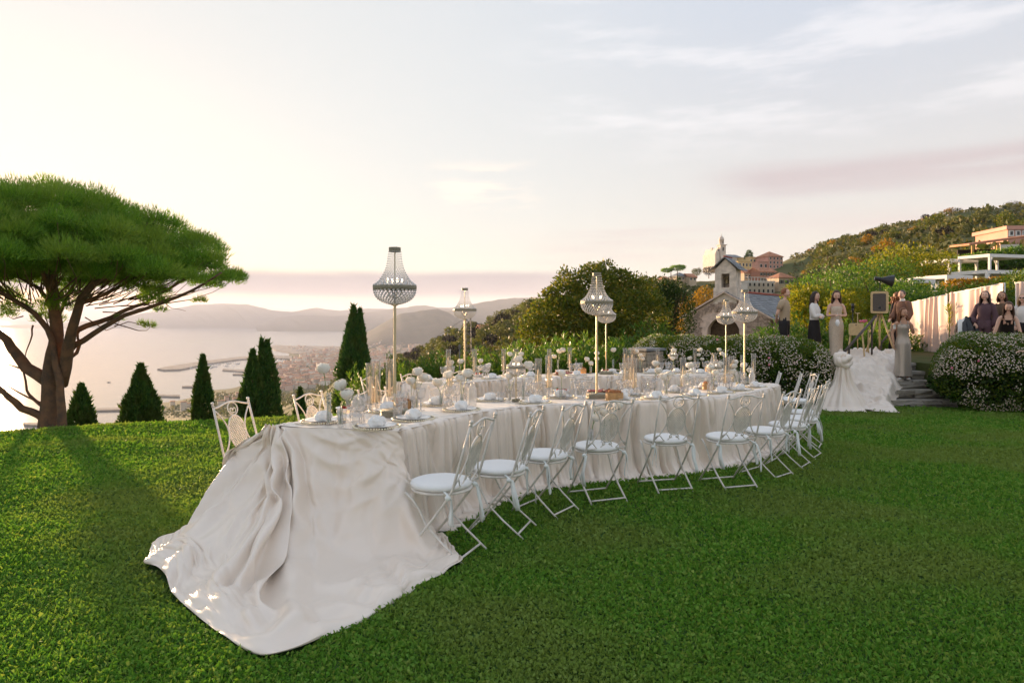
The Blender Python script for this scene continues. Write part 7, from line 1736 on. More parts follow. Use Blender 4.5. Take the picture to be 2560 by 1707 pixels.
L = np.where(clover, L * 0.55, L); wd = np.where(clover, wd * 2.0, wd)
Dn = unit(D); s = unit(np.cross(Dn, rng.normal(size=(n, 3)) * np.array([1, 1, 0.2])))
nr = np.cross(Dn, s)
a = P - s * wd[:, None] * 0.25; b = P + Dn * (L * 0.5)[:, None] + s * wd[:, None] * 0.5; c = P + Dn * L[:, None] + np.array([0, 0, -0.12]) * L[:, None] + nr * (L * 0.2)[:, None]; e = P + Dn * (L * 0.5)[:, None] - s * wd[:, None] * 0.5
V = np.stack([a, b, c, e], 1).reshape(-1, 3)
tag(link("grass", np_mesh("grass", V, np.arange(4 * n).reshape(n, 4), M_grass)), "short mown grass with clover leaves", "grass", kind="stuff")
# ================================================================ chapel, village, hill houses, town
M_stone = mat("rubble_stone", (0.48, 0.36, 0.29), 0.9, 0.15, col2=(0.28, 0.22, 0.18), vscale=9, bump=0.6, bscale=30, island=0.28)
M_plast = mat("pale_pink_plaster", (0.64, 0.50, 0.42), 0.9, 0.15, var=0.15, vscale=4, bump=0.15, bscale=30)
M_tower = mat("weathered_limewash", (0.66, 0.57, 0.49), 0.9, 0.15, var=0.18, vscale=3, bump=0.25, bscale=40)
M_slate = mat("grey_slate", (0.17, 0.185, 0.20), 0.6, 0.35, var=0.3, vscale=2.2, island=0.18)
M_ridge = mat("red_ridge_tile", (0.33, 0.10, 0.07), 0.8, 0.2, var=0.2, vscale=6)
M_dark = mat("dark_interior", (0.035, 0.026, 0.020), 0.8, 0.2)
M_door = mat("old_wood_door", (0.075, 0.045, 0.022), 0.7, 0.3, var=0.3, vscale=7)
M_bronze = mat("bronze_bell", (0.22, 0.16, 0.075), 0.45, 0.5, metal=0.7)
M_tile = mat("terracotta_tiles", (0.42, 0.19, 0.11), 0.85, 0.2, var=0.25, vscale=0.7)
M_pane = mat("window_dark", (0.03, 0.035, 0.04), 0.15, 0.6)
M_shut = mat("green_shutter", (0.05, 0.085, 0.06), 0.6, 0.3)
M_white = mat("white_paint", (0.80, 0.78, 0.75), 0.6, 0.3)
def wallmat(n, c): return mat(n, c, 0.9, 0.15, var=0.08, vscale=0.5)
# ---- chapel: local x along the facade, y along the nave
ch = empty("chapel", (12.5, 40.0, -1.25), math.radians(-36), "small rubble-stone chapel with slate roof and a bell gable over its arched door", "chapel")
EA, AP, HWD, LEN, TH = 2.50, 3.95, 2.55, 15.0, 0.4
def ztop(x): return EA + (AP - EA) * (1 - abs(x) / HWD)
def zbot(x):
    q = abs(x + 0.1)
    return 1.45 + math.sqrt(max(0, 1.0 - q * q)) * 1.1 if q < 1.0 else 0.0
xs_ = sorted(set([-HWD, HWD, 0.0] + list(np.linspace(-1.1, 0.9, 21)) + list(np.linspace(-HWD, HWD, 21))))
mb = MB()
for y, fl in ((0.0, 1), (TH, -1)):
    for a, b in zip(xs_[:-1], xs_[1:]):
        q = [(a, y, zbot(a)), (b, y, zbot(b)), (b, y, ztop(b)), (a, y, ztop(a))]
        mb.add(q, [(0, 1, 2, 3) if fl > 0 else (3, 2, 1, 0)])
for a, b in zip(xs_[:-1], xs_[1:]):
    mb.add([(a, 0, zbot(a)), (b, 0, zbot(b)), (b, TH, zbot(b)), (a, TH, zbot(a))], [(3, 2, 1, 0)])
for sx in (-1, 1):
    mb.box((sx * (HWD - 0.2), TH + (LEN - TH) / 2, EA / 2), (0.4, LEN - TH - 0.01, EA))
mb.box((0, LEN + 0.2, EA / 2), (2 * HWD, 0.4, EA))
mb.build("wall", M_plast, ch, smooth=False)
# rubble courses proud of the facade
r = random.Random(5); mb = MB(); z = 0.0
while z < AP - 0.15:
    h = r.uniform(0.07, 0.14); x = -HWD
    while x < HWD - 0.05:
        w = r.uniform(0.14, 0.38); xm = x + w / 2; zm = z + h / 2
        if zm + h / 2 < ztop(xm) - 0.10 and abs(xm) + w / 2 < HWD and not (abs(xm + 0.1) < 1.33 and zm < zbot(xm * 0.75) + 0.5 + 0.0) and not (abs(xm + 0.1) < 1.3 and zm < 2.75):
            mb.box((xm, -0.012 - r.uniform(0, 0.025), zm), (w * 0.94, 0.06, h * 0.9), 0, 0, r.uniform(0.88, 1.0))
        x += w
    z += h
st = mb.build("stonework", M_stone, ch, smooth=False); st["kind"] = "stuff"
mb = MB()
for sx in (1,):
    z = 0.0
    while z < EA - 0.1:
        h = r.uniform(0.08, 0.15); y = TH
        while y < LEN - 0.3:
            w = r.uniform(0.2, 0.5); mb.box((sx * (HWD + 0.01 + r.uniform(0, 0.02)), y + w / 2, z + h / 2), (0.05, w * 0.94, h * 0.9)); y += w
        z += h
mb.build("side_stonework", M_stone, ch, smooth=False)["kind"] = "stuff"
# plaster arch band, relief and niche over the door
mb = MB()
pts = [(-1.1, 0.0)] + [(-0.1 - math.cos(a) * 1.0, 1.45 + math.sin(a) * 1.1) for a in np.linspace(0, PI, 15)] + [(0.9, 0.0)]
for (x0, z0), (x1, z1) in zip(pts[:-1], pts[1:]):
    k = lambda x, z: (-0.1 + (x + 0.1) * 1.28, z + (0.28 if z > 1.4 else 0.0) * min(1, (z - 1.4) / 0.3))
    o0, o1 = k(x0, z0), k(x1, z1)
    mb.add([(x0, -0.07, z0), (x1, -0.07, z1), (o1[0], -0.07, o1[1]), (o0[0], -0.07, o0[1]), (x0, 0.02, z0), (x1, 0.02, z1), (o1[0], 0.02, o1[1]), (o0[0], 0.02, o0[1])], [(3, 2, 1, 0), (0, 1, 5, 4), (2, 3, 7, 6)])
mb.build("arch_band", M_plast, ch, smooth=False)
mb = MB()
for k in range(60):
    mb.blob((-0.1 + r.uniform(-0.62, 0.62), -0.06, 3.02 + r.uniform(-0.16, 0.16)), (0.07, 0.05, 0.05), 6, 4)
mb.build("stone_relief", M_stone, ch)["kind"] = "stuff"
mb = MB(); mb.blob((-0.02, -0.03, 3.36), (0.2, 0.05, 0.16), 14, 8); mb.build("roundel", mat("ochre_plaster", (0.60, 0.40, 0.16), 0.9), ch)
mb = MB(); mb.box((-0.1, TH + 0.05, 1.2), (2.3, 0.06, 2.6)); mb.build("door", M_door, ch, smooth=False)
# roof of slate courses, eaves proud of the walls
mb = MB(); rd = MB()
sl_len = math.hypot(HWD + 0.28, (AP - EA) * (HWD + 0.28) / HWD)
for sx in (-1, 1):
    nrow = 13
    for k in range(nrow):
        t0, t1 = k / nrow, (k + 1.15) / nrow
        x0, x1 = sx * (HWD + 0.28) * t0, sx * (HWD + 0.28) * min(1.02, t1)
        z0, z1 = AP + 0.10 - (AP - EA) * abs(x0) / HWD, AP + 0.135 - (AP - EA) * abs(x1) / HWD
        y = -0.22
        while y < LEN + 0.3:
            w = r.uniform(0.45, 0.75); y2 = min(LEN + 0.35, y + w - 0.012)
            j = r.uniform(0, 0.012)
            v8 = [(x0, y, z0 + j), (x0, y2, z0 + j), (x1, y2, z1 + j), (x1, y, z1 + j)]
            v8 = v8 + [(p[0], p[1], p[2] - 0.03) for p in v8]
            f = [(0, 1, 2, 3), (7, 6, 5, 4), (3, 2, 6, 7), (0, 3, 7, 4), (1, 5, 6, 2)]
            mb.add(v8, [tuple(reversed(q)) for q in f] if sx > 0 else f)
            y += w
    # verge boards
    rd.tube([(0, -0.20, AP + 0.06), (sx * (HWD + 0.3), -0.20, AP + 0.06 - (AP - EA) * (HWD + 0.3) / HWD)], 0.055, 4)
rf = mb.build("roof", M_slate, ch, smooth=False); rf["kind"] = "stuff"
rd.build("verge", M_plast, ch, smooth=False)
mb = MB(); mb.tube([(0, 0.75, AP + 0.14), (0, LEN + 0.3, AP + 0.14)], 0.09, 6); mb.build("ridge_tiles", M_ridge, ch)
# bell gable
bt = link("bell_gable", None, ch); bt.empty_display_size = 0.1
bt.location = (0.0, 0.0, 0.0)
mb = MB(); TW, TD, B0, B1 = 1.24, 0.9, 3.45, 5.35
mb.box((0, TD / 2, (B0 + 3.95) / 2 + 0.1), (TW + 0.14, TD + 0.12, 3.95 - B0 + 0.2 + 0.25)); 
for sx in (-1, 1): mb.box((sx * 0.43, TD / 2, (4.26 + B1) / 2), (0.38, TD, B1 - 4.26))
mb.box((0, TD / 2, 5.22), (0.478, TD, 0.26))
mb.box((0, TD * 0.8, 4.68), (0.478, 0.1, 0.83))
for y in (0.0, TD):
    mb.add([(-TW / 2, y, B1), (TW / 2, y, B1), (0, y, B1 + 0.62)], [(0, 1, 2) if y == 0 else (2, 1, 0)])
mb.build("gable_wall", M_tower, bt, smooth=False)
mb = MB()
for sx in (-1, 1):
    for k in range(5):
        t0, t1 = k / 5, (k + 1.1) / 5
        x0, x1 = sx * 0.92 * t0, sx * 0.92 * t1; z0, z1 = B1 + 0.72 - 0.92 * t0 * 0.86, B1 + 0.755 - 0.92 * t1 * 0.86
        v8 = [(x0, -0.2, z0), (x0, TD + 0.25, z0), (x1, TD + 0.25, z1), (x1, -0.2, z1)]; v8 += [(p[0], p[1], p[2] - 0.045) for p in v8]
        f = [(0, 1, 2, 3), (7, 6, 5, 4), (3, 2, 6, 7), (0, 3, 7, 4), (1, 5, 6, 2)]
        mb.add(v8, [tuple(reversed(q)) for q in f] if sx > 0 else f)
mb.build("gable_roof", M_slate, bt, smooth=False)
mb = MB(); mb.tube([(0, -0.2, B1 + 0.74), (0, TD + 0.25, B1 + 0.74)], 0.055, 6); mb.build("ridge_tile", M_ridge, bt)
mb = MB(); mb.lathe([(0.16, 4.52), (0.135, 4.56), (0.11, 4.68), (0.085, 4.80), (0.03, 4.84)], 14, c=(0, 0.3, 0)); mb.box((0, 0.3, 4.90), (0.47, 0.07, 0.08)); mb.tube([(-0.3, -0.05, 4.82), (0.3, -0.05, 4.82)], 0.01, 4)
mb.build("bell", M_bronze, bt)
# ---- houses
def house(pxl, pxr, ytop, ybot, Y, wall, roof="hip", label="", depth=8.0, rz=0.0, floors=2, cols=4, name="house", cat="house", roofm=None, group=None, shutters=False, down=3.0):
    p0, p1 = W(pxl, ybot, Y), W(pxr, ybot, Y); top = W(pxl, ytop, Y).z
    w = (p1.x - p0.x) / max(0.3, math.cos(rz)); h = top - p0.z
    t = empty(name, ((p0.x + p1.x) / 2, Y, p0.z), rz, label, cat, group)
    mb = MB(); mb.box((0, depth / 2, (h - down) / 2), (w, depth, h + down)); mb.build("wall", wall, t, smooth=False)
    mb = MB(); o = 0.5
    if roof == "hip":
        e = [(-w / 2 - o, -o, h), (w / 2 + o, -o, h), (w / 2 + o, depth + o, h), (-w / 2 - o, depth + o, h)]
        k = min(w, depth) * 0.32; rr_ = [(-w / 2 + min(w, depth) / 2, depth / 2, h + k), (w / 2 - min(w, depth) / 2, depth / 2, h + k)]
        if w < depth: rr_ = [(0, w / 2, h + k), (0, depth - w / 2, h + k)]
        v = e + rr_ + [(q[0], q[1], q[2] - 0.25) for q in e]
        fs = [(0, 1, 5, 4), (1, 2, 5), (2, 3, 4, 5), (3, 0, 4)] if w >= depth else [(0, 1, 4), (1, 2, 5, 4), (2, 3, 5), (3, 0, 4, 5)]
        mb.add(v, fs + [(6, 7, 1, 0), (7, 8, 2, 1), (8, 9, 3, 2), (9, 6, 0, 3)])
    elif roof == "gable":
        k = depth * 0.26
        e = [(-w / 2 - o, -o, h - 0.1), (w / 2 + o, -o, h - 0.1), (w / 2 + o, depth + o, h - 0.1), (-w / 2 - o, depth + o, h - 0.1), (-w / 2 - o, depth / 2, h + k), (w / 2 + o, depth / 2, h + k)]
        mb.add(e + [(q[0], q[1], q[2] - 0.25) for q in e], [(0, 1, 5, 4), (2, 3, 4, 5), (6, 7, 1, 0), (0, 4, 10, 6), (1, 7, 11, 5), (3, 9, 10, 4), (2, 5, 11, 8), (8, 9, 3, 2), (6, 10, 11, 7), (9, 8, 11, 10)])
        mb.add([(-w / 2, 0, h - 0.2), (-w / 2, depth, h - 0.2), (-w / 2, depth / 2, h + k - 0.3)], [(0, 2, 1)]); mb.add([(w / 2, 0, h - 0.2), (w / 2, depth, h - 0.2), (w / 2, depth / 2, h + k - 0.3)], [(0, 1, 2)])
    else:
        mb.box((0, depth / 2, h + 0.2), (w + 0.5, depth + 0.5, 0.4))
    mb.build("roof", roofm or (M_tile if roof != "flat" else wall), t, smooth=False)
    ww, wh = min(1.3, w / cols * 0.38), min(1.7, h / floors * 0.5)
    for f in range(floors):
        for c in range(cols):
            x = -w / 2 + w * (c + 0.5) / cols; z = h * (f + 0.5) / floors
            mb = MB(); mb.box((x, -0.05, z), (ww + 0.25, 0.1, wh + 0.25)); fr = mb.build("window", M_white, t, smooth=False)
            mb = MB(); mb.box((x, -0.11, z), (ww, 0.06, wh)); mb.build("pane", M_pane, fr, smooth=False)
            if shutters:
                mb = MB()
                for sx in (-1, 1): mb.box((x + sx * (ww * 0.78 + 0.1), -0.08, z), (ww * 0.5, 0.1, wh))
                mb.build("shutter", M_shut, fr, smooth=False)
        if depth > 5:
            mb = MB(); x = w / 2
            for yy in ([depth * 0.5] if depth < 8 else [depth * 0.3, depth * 0.7]):
                mb.box((x + 0.04, yy, h * (f + 0.5) / floors), (0.1, ww, wh))
            mb.build("side_window", M_pane, t, smooth=False)
    return t
Wp, Wy, Ww, Wc, Wr = wallmat("pink_render", (0.60, 0.33, 0.26)), wallmat("yellow_render", (0.66, 0.50, 0.25)), wallmat("white_render", (0.68, 0.62, 0.55)), wallmat("cream_render", (0.62, 0.50, 0.36)), wallmat("brick_red_render", (0.40, 0.19, 0.13))
RA = 0.35
house(1919, 1960, 641, 672, 395, Wp, "hip", "large pink villa with hipped roof at the top of the village", 11, RA, 3, 4)
house(1895, 1922, 655, 674, 393, Wp, "flat", "low pink annex left of the large pink villa", 6, RA, 1, 2)
house(1872, 1900, 644, 662, 405, Wy, "flat", "small yellow house between the dark cedar and the pink villa", 12, RA, 1, 3)
house(1843, 1882, 655, 684, 375, Wy, "flat", "long yellow-ochre building just right of the bell gable's roof", 9, RA, 2, 4)
house(1858, 1898, 682, 702, 350, Wc, "gable", "cream house right of the bell gable, middle row of the village", 8, RA, 1, 4)
house(1896, 1944, 679, 706, 345, Wr, "gable", "brick-red house in the middle row of the village", 9, RA, 2, 5, shutters=True)
house(1864, 1942, 704, 735, 320, Ww, "flat", "white house with long balcony, lowest of the village", 10, RA, 2, 6)
house(1944, 1990, 694, 716, 325, Wc, "hip", "cream house with orange hipped roof, right end of the village", 8, RA, 1, 3, shutters=True)
house(1659, 1682, 698, 724, 330, Ww, "hip", "small white house below the umbrella pines, left of the chapel", 7, RA, 2, 2, roofm=M_tile)
house(1693, 1722, 690, 702, 345, Wc, "hip", "low house with dark roof right of the distant umbrella pines", 7, RA, 1, 3, roofm=M_slate)
house(1722, 1742, 692, 703, 343, Wc, "gable", "low orange-roofed house left of the bell gable", 7, RA, 1, 2)
house(2131, 2166, 597, 614, 420, Wp, "gable", "pink house with red roof on the ridge of the terraced hill", 8, 0.2, 2, 4)
house(2030, 2047, 627, 638, 425, Wr, "gable", "tiny red-roofed house on the ridge above the pink villa", 6, 0.2, 1, 2)
house(2491, 2508, 526, 543, 372, Wr, "flat", "ruined brick tower at the top of the right-hand hill", 6, 0.3, 2, 1, "ruin", "ruin")
house(2522, 2600, 574, 592, 73, Wp, "flat", "pink flat-roofed house above the lodge at the right edge", 6, -0.1, 1, 5)
house(1203, 1228, 824, 840, 285, Ww, "gable", "pale house on the olive slope right of the pylon", 8, 0.3, 1, 2)
house(1190, 1202, 836, 846, 280, Wc, "flat", "small cream outbuilding left below the pale house on the olive slope", 5, 0.3, 1, 1)
house(1304, 1324, 815, 829, 265, Wp, "flat", "pink house low on the olive slope left of the bushy tree", 7, 0.3, 1, 2)
mb = MB()
balcony = empty("balcony_terrace", W(1900, 705, 316), 0.35, "long white balcony with posts on the lowest village house", "balcony")
for k in range(9): mb.box((-7 + 1.75 * k, -0.6, 1.0), (0.2, 0.2, 2.0))
mb.box((0, -0.4, 2.1), (16, 1.4, 0.18)); mb.box((0, -0.4, -0.1), (16, 1.4, 0.25)); mb.build("frame", M_white, balcony, smooth=False)
# church of the village
cw = empty("village_church", W(1800, 665, 410), 0.30, "pale village church with tall bell tower on the skyline", "church")
u = 410 / F
mb = MB(); mb.box((7.5, 6, 1.0), (17, 11, 9.0)); mb.box((-4.2, 3, 1.6), (3.0, 13, 10.5)); mb.box((15.5, 6, 0), (8, 9, 7)); mb.build("nave_wall", Ww, cw, smooth=False)
mb = MB(); mb.add([(-1, 0, 5.5), (16.2, 0, 5.5), (16.2, 12, 5.5), (-1, 12, 5.5), (-1, 6, 7.6), (15, 6, 7.6)], [(0, 1, 5, 4), (1, 2, 5), (2, 3, 4, 5), (3, 0, 4)]); mb.build("roof", M_slate, cw, smooth=False)
mb = MB(); mb.add([(-5.6, -3.4, 6.8), (-2.8, -3.4, 6.8), (-4.2, -3.4, 10.2), (-5.6, 9, 6.8), (-2.8, 9, 6.8), (-4.2, 9, 10.2)], [(0, 1, 2), (4, 3, 5), (0, 2, 5, 3), (1, 4, 5, 2)]); mb.box((-4.2, 2, 10.2), (0.9, 1, 1.6)); mb.build("gable_front", Ww, cw, smooth=False)
mb = MB(); mb.box((0, -1.5, 3.5), (3.6, 3.6, 17.5)); mb.box((0, -1.5, 12.4), (4.6, 4.6, 0.5)); mb.box((0, -1.5, 8.2), (3.9, 3.9, 0.25)); mb.build("tower", Ww, cw, smooth=False)
mb = MB(); mb.lathe([(1.45, 12.6), (1.45, 15.2), (1.7, 15.3), (1.6, 15.6), (1.35, 16.6), (0.8, 17.4), (0.3, 17.8), (0.12, 18.2), (0.05, 20.0)], 12, c=(0, -1.5, 0)); mb.build("lantern_dome", M_tower, cw)
mb = MB(); mb.box((0, -3.32, 9.9), (1.1, 0.1, 2.2)); mb.box((-1.82, -1.5, 9.9), (0.1, 1.1, 2.2)); mb.box((0, -2.98, 13.9), (0.6, 0.1, 1.4)); mb.build("belfry_opening", M_pane, cw, smooth=False)
# lodge with tiled porch, right edge
lg = empty("hill_lodge", (W(2500, 640, 55).x, 55, W(2500, 640, 55).z), -0.25, "long lodge with tiled porch roof and wooden posts at the right edge", "lodge")
M_beam = mat("ochre_timber", (0.42, 0.26, 0.10), 0.8, 0.2)
mb = MB(); mb.add([(-2.6, -1.2, 0.95), (8, -1.2, 2.3), (8, 3, 2.6), (-2.6, 3, 1.2), (-2.6, -1.2, 0.80), (8, -1.2, 2.15), (8, 3, 2.45), (-2.6, 3, 1.05)], [(0, 1, 2, 3), (7, 6, 5, 4), (0, 4, 5, 1), (3, 7, 4, 0)]); mb.build("porch_roof", M_tile, lg, smooth=False)
for k in range(5):
    mb = MB(); x = -2.3 + 1.75 * k; mb.box((x, -1.0, -0.6 + 0.127 * (x + 2.6)), (0.16, 0.16, 2.7)); mb.build("post", M_beam, lg, smooth=False)
mb = MB(); mb.box((3, 1.6, -0.5), (11, 0.2, 2.4)); mb.build("back_wall", M_dark, lg, smooth=False)
mb = MB(); mb.box((0.4, -0.7, 0.1), (1.3, 0.05, 1.5)); mb.build("canvas_screen", M_white, lg, smooth=False)
# white pergolas on the slope
def pergola(pxl, pxr, yt, Y, dz, label, h=1.6, dep=2.2, up=0.0):
    a, b = W(pxl, yt, Y), W(pxr, yt, Y); w = b.x - a.x
    t = empty("pergola", ((a.x + b.x) / 2, Y, a.z - h), 0.28, label, "pergola", "white timber pergolas on the slope")
    mb = MB(); mb.box((0, dep / 2, h), (w, dep + 0.1, 0.10)); mb.build("roof_panel", M_white, t, smooth=False)
    mb = MB()
    for y in (0.0, dep): mb.box((0, y, h - 0.1), (w, 0.10, 0.12))
    for k in range(5): mb.box((-w / 2 + 0.05 + (w - 0.1) * k / 4, dep / 2, h - 0.1), (0.08, dep, 0.1))
    mb.build("beams", M_white, t, smooth=False)
    for x in (-w / 2 + 0.08, w / 2 - 0.08):
        for y in (0.02, dep - 0.02):
            mb = MB(); mb.box((x, y, (h - 0.16) / 2 - 0.9), (0.13, 0.13, h - 0.16 + 1.8)); mb.tube([(x, y, h - 0.5), (x * 0.86, y, h - 0.16)], 0.05, 4); mb.build("post", M_white, t, smooth=False)
pergola(2362, 2455, 650, 47, 0, "white pergola, upper left one on the slope below the lodge")
pergola(2457, 2590, 638, 45, 0, "white pergola, upper right one at the picture's edge")
pergola(2449, 2590, 678, 40, 0, "white pergola, lower right one half buried in shrubs", 1.0)
pergola(2356, 2440, 690, 38, 0, "white pergola, lower middle one half buried in shrubs", 0.8)
pergola(2266, 2345, 699, 35, 0, "white pergola, lower left one with one post showing", 1.0)
# lattice pylon and its cables
M_steel = mat("pylon_steel", (0.14, 0.13, 0.12), 0.6, 0.4)
pb = W(1171, 960, 150); t = empty("lattice_pylon", pb, 0.2, "dark lattice mast behind the second lamp on the olive slope", "pylon")
H = 15.5; mb = MB(); w0, w1 = 0.75, 0.5
for sx in (-1, 1):
    for sy in (-1, 1): mb.tube([(sx * w0, sy * w0, 0), (sx * w1, sy * w1, H)], 0.07, 4)
mb.build("legs", M_steel, t)
mb = MB()
for k in range(12):
    z0, z1 = H * k / 12, H * (k + 1) / 12; a, b = w0 + (w1 - w0) * k / 12, w0 + (w1 - w0) * (k + 1) / 12
    for (p, q) in (((-1, -1), (1, -1)), ((1, -1), (1, 1)), ((1, 1), (-1, 1)), ((-1, 1), (-1, -1))):
        mb.tube([(p[0] * a, p[1] * a, z0), (q[0] * b, q[1] * b, z1)], 0.04, 3); mb.tube([(q[0] * a, q[1] * a, z0), (p[0] * b, p[1] * b, z1)], 0.04, 3)
mb.build("braces", M_steel, t)
mb = MB()
for dz, dx in ((11.6, -1.2), (14.0, -1.0)):
    mb.tube([(-0.5, 0, dz), (dx - 0.6, 0, dz - 0.1)], 0.05, 4)
    a = Vector((dx - 0.6, 0, dz - 0.1)); b = Vector((-120, 330, dz - 75))
    mb.tube([a.lerp(b, k / 10) + Vector((0, 0, -9 * math.sin(k / 10 * PI))) for k in range(11)], 0.035, 3)
mb.build("cables", M_steel, t)
# torch by the oleanders
t = empty("garden_torch", (W(1149, 867, 17).x, 17, ground_at(W(1149, 867, 17).x, 17)), 0, "thin garden torch among the oleanders left of the pylon lamp", "torch")
mb = MB(); hz_ = W(1149, 872, 17).z - t.location.z; mb.tube([(0, 0, -0.3), (0, 0, hz_)], 0.016, 6); mb.lathe([(0.02, hz_ - 0.02), (0.035, hz_ + 0.07), (0.015, hz_ + 0.11)], 8); mb.build("torch_pole", M_steel, t)

# ---- far umbrella pines, cedar and dark trees of the village
def lump_tree(name, px, py, Y, spec, n, leaf, m, label, cat, trunk_h, seed, group=None):
    p = W(px, py, Y); t = empty(name, p, 0, label, cat, group)
    link("crown", leafy(spec, n, leaf, leaf * 0.6, m, seed), t)["kind"] = "stuff"
    mb = MB(); mb.tube([(0, 0, -1.5), (0.1, 0, trunk_h * 0.5), (0, 0, trunk_h)], [0.28, 0.2, 0.12], 6); mb.build("trunk", M_twig, t)
lump_tree("umbrella_pine", 1693, 692, 340, [(0, 0, 4.4, 4.0, 3, 1.3), (1.5, 0, 4.9, 2.6, 2.4, 1.0)], 1500, 0.55, M_pine, "right larger one of two distant umbrella pines on the skyline", "pine tree", 4.0, 61)
lump_tree("umbrella_pine", 1677, 694, 342, [(-2.0, 0, 3.6, 2.9, 2.4, 1.0)], 900, 0.55, M_pine, "left smaller one of two distant umbrella pines on the skyline", "pine tree", 3.2, 62)
lump_tree("cedar", 1871, 655, 408, [(0, 0, 3, 2.6, 2.4, 1.3), (0.6, 0, 4.8, 2.1, 2, 1.2), (0.3, 0, 6.2, 1.4, 1.2, 0.9), (-1.2, 0, 2.2, 1.6, 1.4, 1)], 1500, 0.6, M_cyp, "dark cedar on the skyline right of the village church", "tree", 5, 63)
for k, (px, py, s, lb) in enumerate([(1742, 690, 1.0, "round dark tree left of the bell gable, below the church"), (1772, 690, 1.25, "sparse dark tree just left of the bell gable roof"), (2180, 592, 1.0, "round tree right of the pink ridge house"), (2115, 605, 1.0, "round tree left of the pink ridge house"), (2388, 550, 1.5, "largest round tree standing on the right-hand ridge"), (2412, 552, 1.1, "dark round tree right beside the largest one on the ridge"), (2434, 546, 1.35, "pointed dark tree right of the pair on the ridge"), (2330, 558, 0.9, "lone tree left of the large ones on the ridge"), (2530, 535, 1.6, "broad tree right of the ruined brick tower"), (2560, 545, 1.5, "dark tree at the right edge of the ridge")]):
    lump_tree("round_tree", px, py, 385 if px > 2300 else 400, [(0, 0, 2.2 * s, 2.8 * s, 2.5 * s, 2.2 * s), (1.2 * s, 0, 3.2 * s, 1.7 * s, 1.6 * s, 1.6 * s), (-1.3 * s, 0, 2.6 * s, 1.8 * s, 1.6 * s, 1.5 * s)], 1000, 0.5, M_dark if k % 3 else M_olive, lb, "tree", 2.4 * s, 70 + k)

# ---- trees of the slopes: a few shapes copied over the hillside
protos = []
for k, m in enumerate((M_olive, M_olive, M_broad, M_dark, M_aut)):
    q = random.Random(k)
    spec = [(q.uniform(-0.7, 0.7), q.uniform(-0.7, 0.7), 1.3 + q.uniform(0, 0.9), q.uniform(0.9, 1.4), q.uniform(0.9, 1.4), q.uniform(0.7, 1.0)) for _ in range(4)]
    protos.append((leafy(spec, 420, 0.36, 0.24, m, 90 + k), m))
mb = MB(); mb.tube([(0, 0, -0.8), (0, 0, 1.3)], [0.16, 0.08], 5); TRK = mb.mesh("trunk", M_twig)
def hill_surface(px, Y):
    x = (px - 1280) / F * Y; z = hill_z(px, Y)
    n_ = float(vnoise(np.array([x / 45.0]), np.array([Y / 45.0]), 3, 4)[0])
    return Vector((x, Y, z + n_ * min(1, max(0, (Y - 40) / 200.0)) * 3.0 * min(1, max(0, (z + 190) / 30.0))))
def seen(px, p):
    ypx = HORIZ - (p.z - CZ) / p.y * F
    return ypx < 1045
cnt = 0; rr = random.Random(12)
while cnt < 285:
    zone = rr.random()
    if zone < 0.42: px, Y = rr.uniform(900, 1420), rr.uniform(150, 360)
    elif zone < 0.55: px, Y = rr.uniform(420, 900), rr.uniform(700, 1400)
    elif zone < 0.75: px, Y = rr.uniform(1620, 2050), rr.uniform(120, 330)
    else: px, Y = rr.uniform(1990, 2620), rr.uniform(110, 400)
    p = hill_surface(px, Y)
    if not seen(px, p) or (1835 < px < 2012 and Y < 348): continue
    right = px > 1600
    k = rr.choice([0, 1, 2, 3] if not right else [0, 1, 2, 2, 3, 4])
    s = rr.uniform(0.9, 1.7) * (0.72 if right else 1.0) * (1.0 if Y < 500 else 2.4)
    kd = ["grey-green olive tree", "silvery olive tree", "brown-green rounded tree", "dark evergreen tree", "orange autumn tree"][k]
    zn = "on the olive slope below the pylon" if px < 1500 and Y < 500 else "on the hazy spur above the coast" if Y > 500 else "below the hilltop village" if px < 1990 else "on the terraced right-hand hill"
    t = empty("hillside_tree", p, rr.uniform(0, 6), kd + " among many " + zn, "tree", kd + "s " + zn, s)
    link("crown", protos[k][0], t)["kind"] = "stuff"; link("trunk", TRK, t)
    cnt += 1
# low scrub between them, one mass
parts = []; g2 = np.random.default_rng(31); nsc = 0
while nsc < 5200:
    zone = g2.random()
    if zone < 0.36: px, Y = g2.uniform(880, 1500), g2.uniform(60, 370)
    elif zone < 0.55: px, Y = g2.uniform(250, 950), g2.uniform(500, 1700)
    elif zone < 0.72: px, Y = g2.uniform(1500, 2050), g2.uniform(50, 360)
    else: px, Y = g2.uniform(1980, 2750), g2.uniform(60, 430)
    p = hill_surface(px, Y)
    if not seen(px, p) or p.z < -192 or (1840 < px < 2005 and 150 < Y < 335): continue
    k = 16 if Y < 220 else 10; s = (0.8 + Y / 330.0) * g2.uniform(0.6, 1.2) * (1 if Y < 500 else 1.5)
    d = rdir(k, g2); d[:, 2] = np.abs(d[:, 2])
    P = np.array(p) + d * s * np.array([1.3, 1.3, 0.8]) * g2.uniform(0.5, 1, k)[:, None]
    parts.append(leaves_from(P, d + g2.normal(size=(k, 3)) * 0.6, 0.75 * s, 0.55 * s, 0.0, g2)); nsc += 1
V, Fq = merge(parts)
M_scrub = leaf_mat("scrub_leaves", [(0.041, 0.063, 0.014), (0.074, 0.087, 0.024), (0.115, 0.101, 0.031), (0.061, 0.084, 0.019)], 0.25, 0.6, 0.2)
tag(link("hillside_scrub", np_mesh("hillside_scrub", V, Fq, M_scrub)), "low green-brown scrub covering the slopes", "scrub", kind="stuff")

